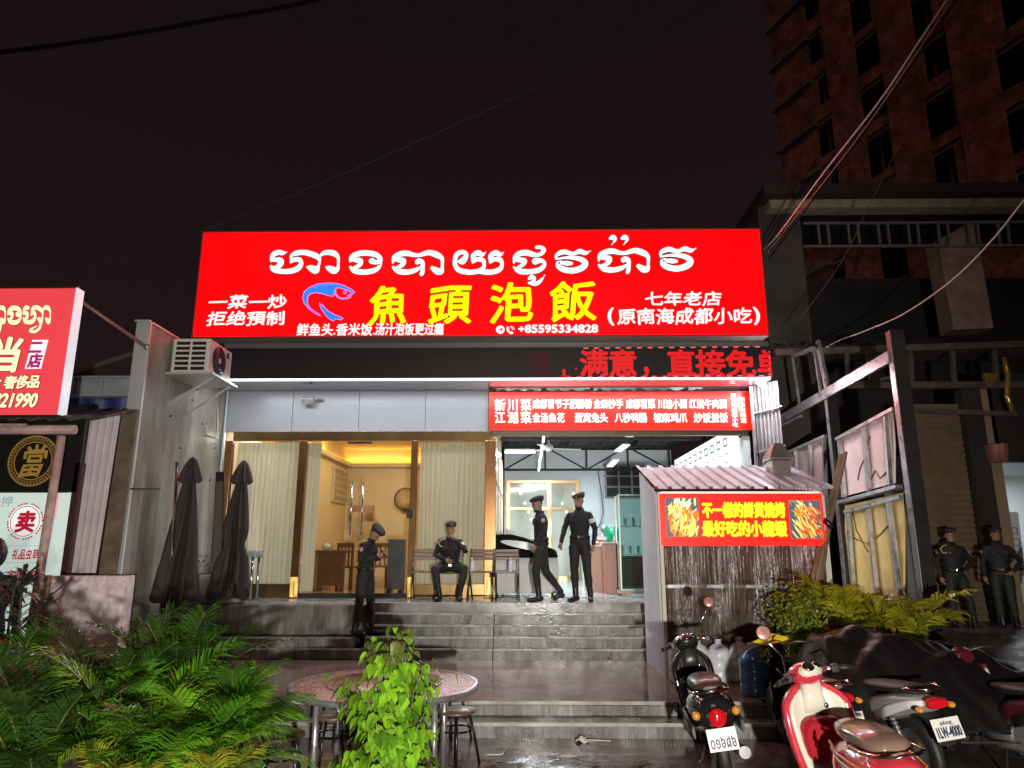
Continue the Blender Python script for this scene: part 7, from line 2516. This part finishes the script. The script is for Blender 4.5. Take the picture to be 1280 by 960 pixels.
bu = thing('bush', 'small-leaved green bush behind the black scooter and the yellow card', 'bush', (P(1004, 830, Y=8.7).x, 8.75, .0))
bx, by_ = P(1004, 830, Y=8.7).x, 8.75
Lb, Sb = MB(), MB()
for k in range(60):
    az, el_ = r_.uniform(0, 6.283), r_.uniform(.1, 1.5)
    L1 = r_.uniform(.72, 1.28)
    d = Vector((math.cos(az) * math.cos(el_) * .62, math.sin(az) * math.cos(el_) * .6, math.sin(el_) * .86)) * L1
    s0 = Vector((bx, by_, .66))
    e = s0 + d * .75
    Sb.tube([s0, s0 + d * .4 + Vector((0, 0, .04)), e], [.009, .006, .003], 4)
    for q in range(58):
        c = s0 + d * .75 * r_.uniform(.35, 1.12) + Vector((r_.gauss(0, .06), r_.gauss(0, .06), r_.gauss(0, .05)))
        dd_ = Vector((r_.uniform(-1, 1), r_.uniform(-1, .6), r_.uniform(-.8, .5))).normalized()
        n_ = Vector((r_.uniform(-.6, .6), r_.uniform(-1, .2), r_.uniform(.2, 1))).normalized()
        s_ = dd_.cross(n_).normalized() * .016
        l_ = r_.uniform(.035, .06)
        Lb.poly([c, c + dd_ * l_ * .5 + s_, c + dd_ * l_, c + dd_ * l_ * .5 - s_])
Sb.build('stem', stem_m, bu)
Lb.build('foliage', leafmat('small_bush_leaf', (.10, .17, .014), (.27, .36, .035)), bu, fix=False)
MB().lathe([(.0, 0), (.24, 0), (.30, .50), (.31, .55), (.28, .55), (.26, .48), (0, .48)], (bx, by_, .0), 24).build('pot', mat('dark_clay_pot'), bu)

dr = thing('dracaena', 'thin-leaved dark plant silhouetted against the lit poster glass', 'plant', (P(30, 760, Y=6.3).x, 6.3, .0))
dx_ = P(30, 760, Y=6.3).x
Lb, Sb = MB(), MB()
for (ox, zt_) in ((0, 1.72), (-.14, 1.62), (.10, 1.50), (-.02, 1.38), (-.24, 1.45)):
    top = Vector((dx_ + ox, 6.3 + r_.uniform(-.1, .1), zt_))
    Sb.tube([Vector((dx_ + ox * .3, 6.3, 0)), Vector((dx_ + ox * .7, 6.3, .8)), top], [.016, .013, .009], 6)
    for k in range(22):
        az, up_ = r_.uniform(0, 6.283), r_.uniform(-.35, 1.2)
        d = Vector((math.cos(az), math.sin(az), up_)).normalized()
        l_ = r_.uniform(.22, .38)
        sd = d.cross(Vector((0, 0, 1)))
        sd = (sd.normalized() if sd.length > .05 else Vector((1, 0, 0))) * .021
        c = top - Vector((0, 0, r_.uniform(0, .16)))
        m1 = c + d * l_ * .5
        e = c + d * l_ + Vector((0, 0, -l_ * .28))
        Lb.poly([c - sd * .4, c + sd * .4, m1 + sd, m1 - sd])
        Lb.poly([m1 - sd, m1 + sd, e])
Sb.build('stem', mat('dark_stem', (.05, .04, .03), .6), dr)
Lb.build('foliage', mat('dark_plum_leaf', (.028, .030, .018), .35, var=.4), dr, fix=False)

# ------------------------------------------------------------------ overhead cables
wirem = mat('cable_black', (.010, .009, .010), .85, spec=.1)
wirep = mat('grey_cable_sheath', (.62, .50, .46), .45)
def cable(label, pts, r, m=wirem):
    t = thing('overhead_cable', label, 'cable', P(pts[0][0], pts[0][1], Y=pts[0][2]), group=None)
    q = [P(x, y, Y=yy) for x, y, yy in pts]
    out = []
    for i in range(len(q) - 1):
        p0, p1, p2, p3 = q[max(i - 1, 0)], q[i], q[i + 1], q[min(i + 2, len(q) - 1)]
        for j in range(8):
            s = j / 8
            out.append(.5 * ((2 * p1) + (-p0 + p2) * s + (2 * p0 - 5 * p1 + 4 * p2 - p3) * s * s + (-p0 + 3 * p1 - 3 * p2 + p3) * s ** 3))
    out.append(q[-1])
    MB().tube(out, r, 6).build('strand', m, t)
cable('thick black cable crossing the top left corner of the sky', [(-60, 72, 6), (60, 58, 6.1), (180, 40, 6.2), (280, 22, 6.3), (360, 8, 6.4), (430, -10, 6.5)], .024, mat('black_cable_thick', (.003, .003, .003), .9, spec=.05))
cable('pale cable dropping from the top right past the brick building to the big sign', [(1210, -40, 8), (1150, 50, 8.4), (1098, 128, 9), (1030, 215, 10), (975, 290, 11.6), (955, 312, 12.4)], .013, wirep)
cable('reddish cable strand running just right of the pale cable', [(1216, -40, 8.2), (1104, 128, 9.2), (1037, 218, 10.2), (984, 284, 11.6), (958, 318, 12.5)], .010, mat('reddish_cable', (.34, .14, .12), .5))  # strand given one reddish colour
cable('dark cable strand of the bundle above the right end of the sign', [(1222, -40, 8.4), (1112, 122, 9.4), (1020, 245, 10.6), (962, 322, 12.6)], .012)
cable('pale cable sagging from the right edge down to the steel fence', [(1330, 190, 8), (1280, 250, 8.6), (1240, 300, 9), (1190, 350, 9.6), (1130, 392, 10.4), (1080, 414, 11.4), (1048, 426, 12.6), (1030, 436, 13.25)], .011, wirep)
cable('thin dim cable hanging in front of the concrete pier on the right', [(1130, 170, 11), (1090, 250, 11.4), (1050, 330, 11.8), (995, 405, 12.4)], .007, mat('dim_cable', (.10, .075, .07), .7, spec=.1))
cable('very faint cable rising across the dark sky behind the sign', [(40, 362, 16), (300, 270, 15.5), (560, 160, 15), (860, 20, 14.5), (1000, -50, 14)], .012, mat('faint_cable', (.05, .04, .045), .6))
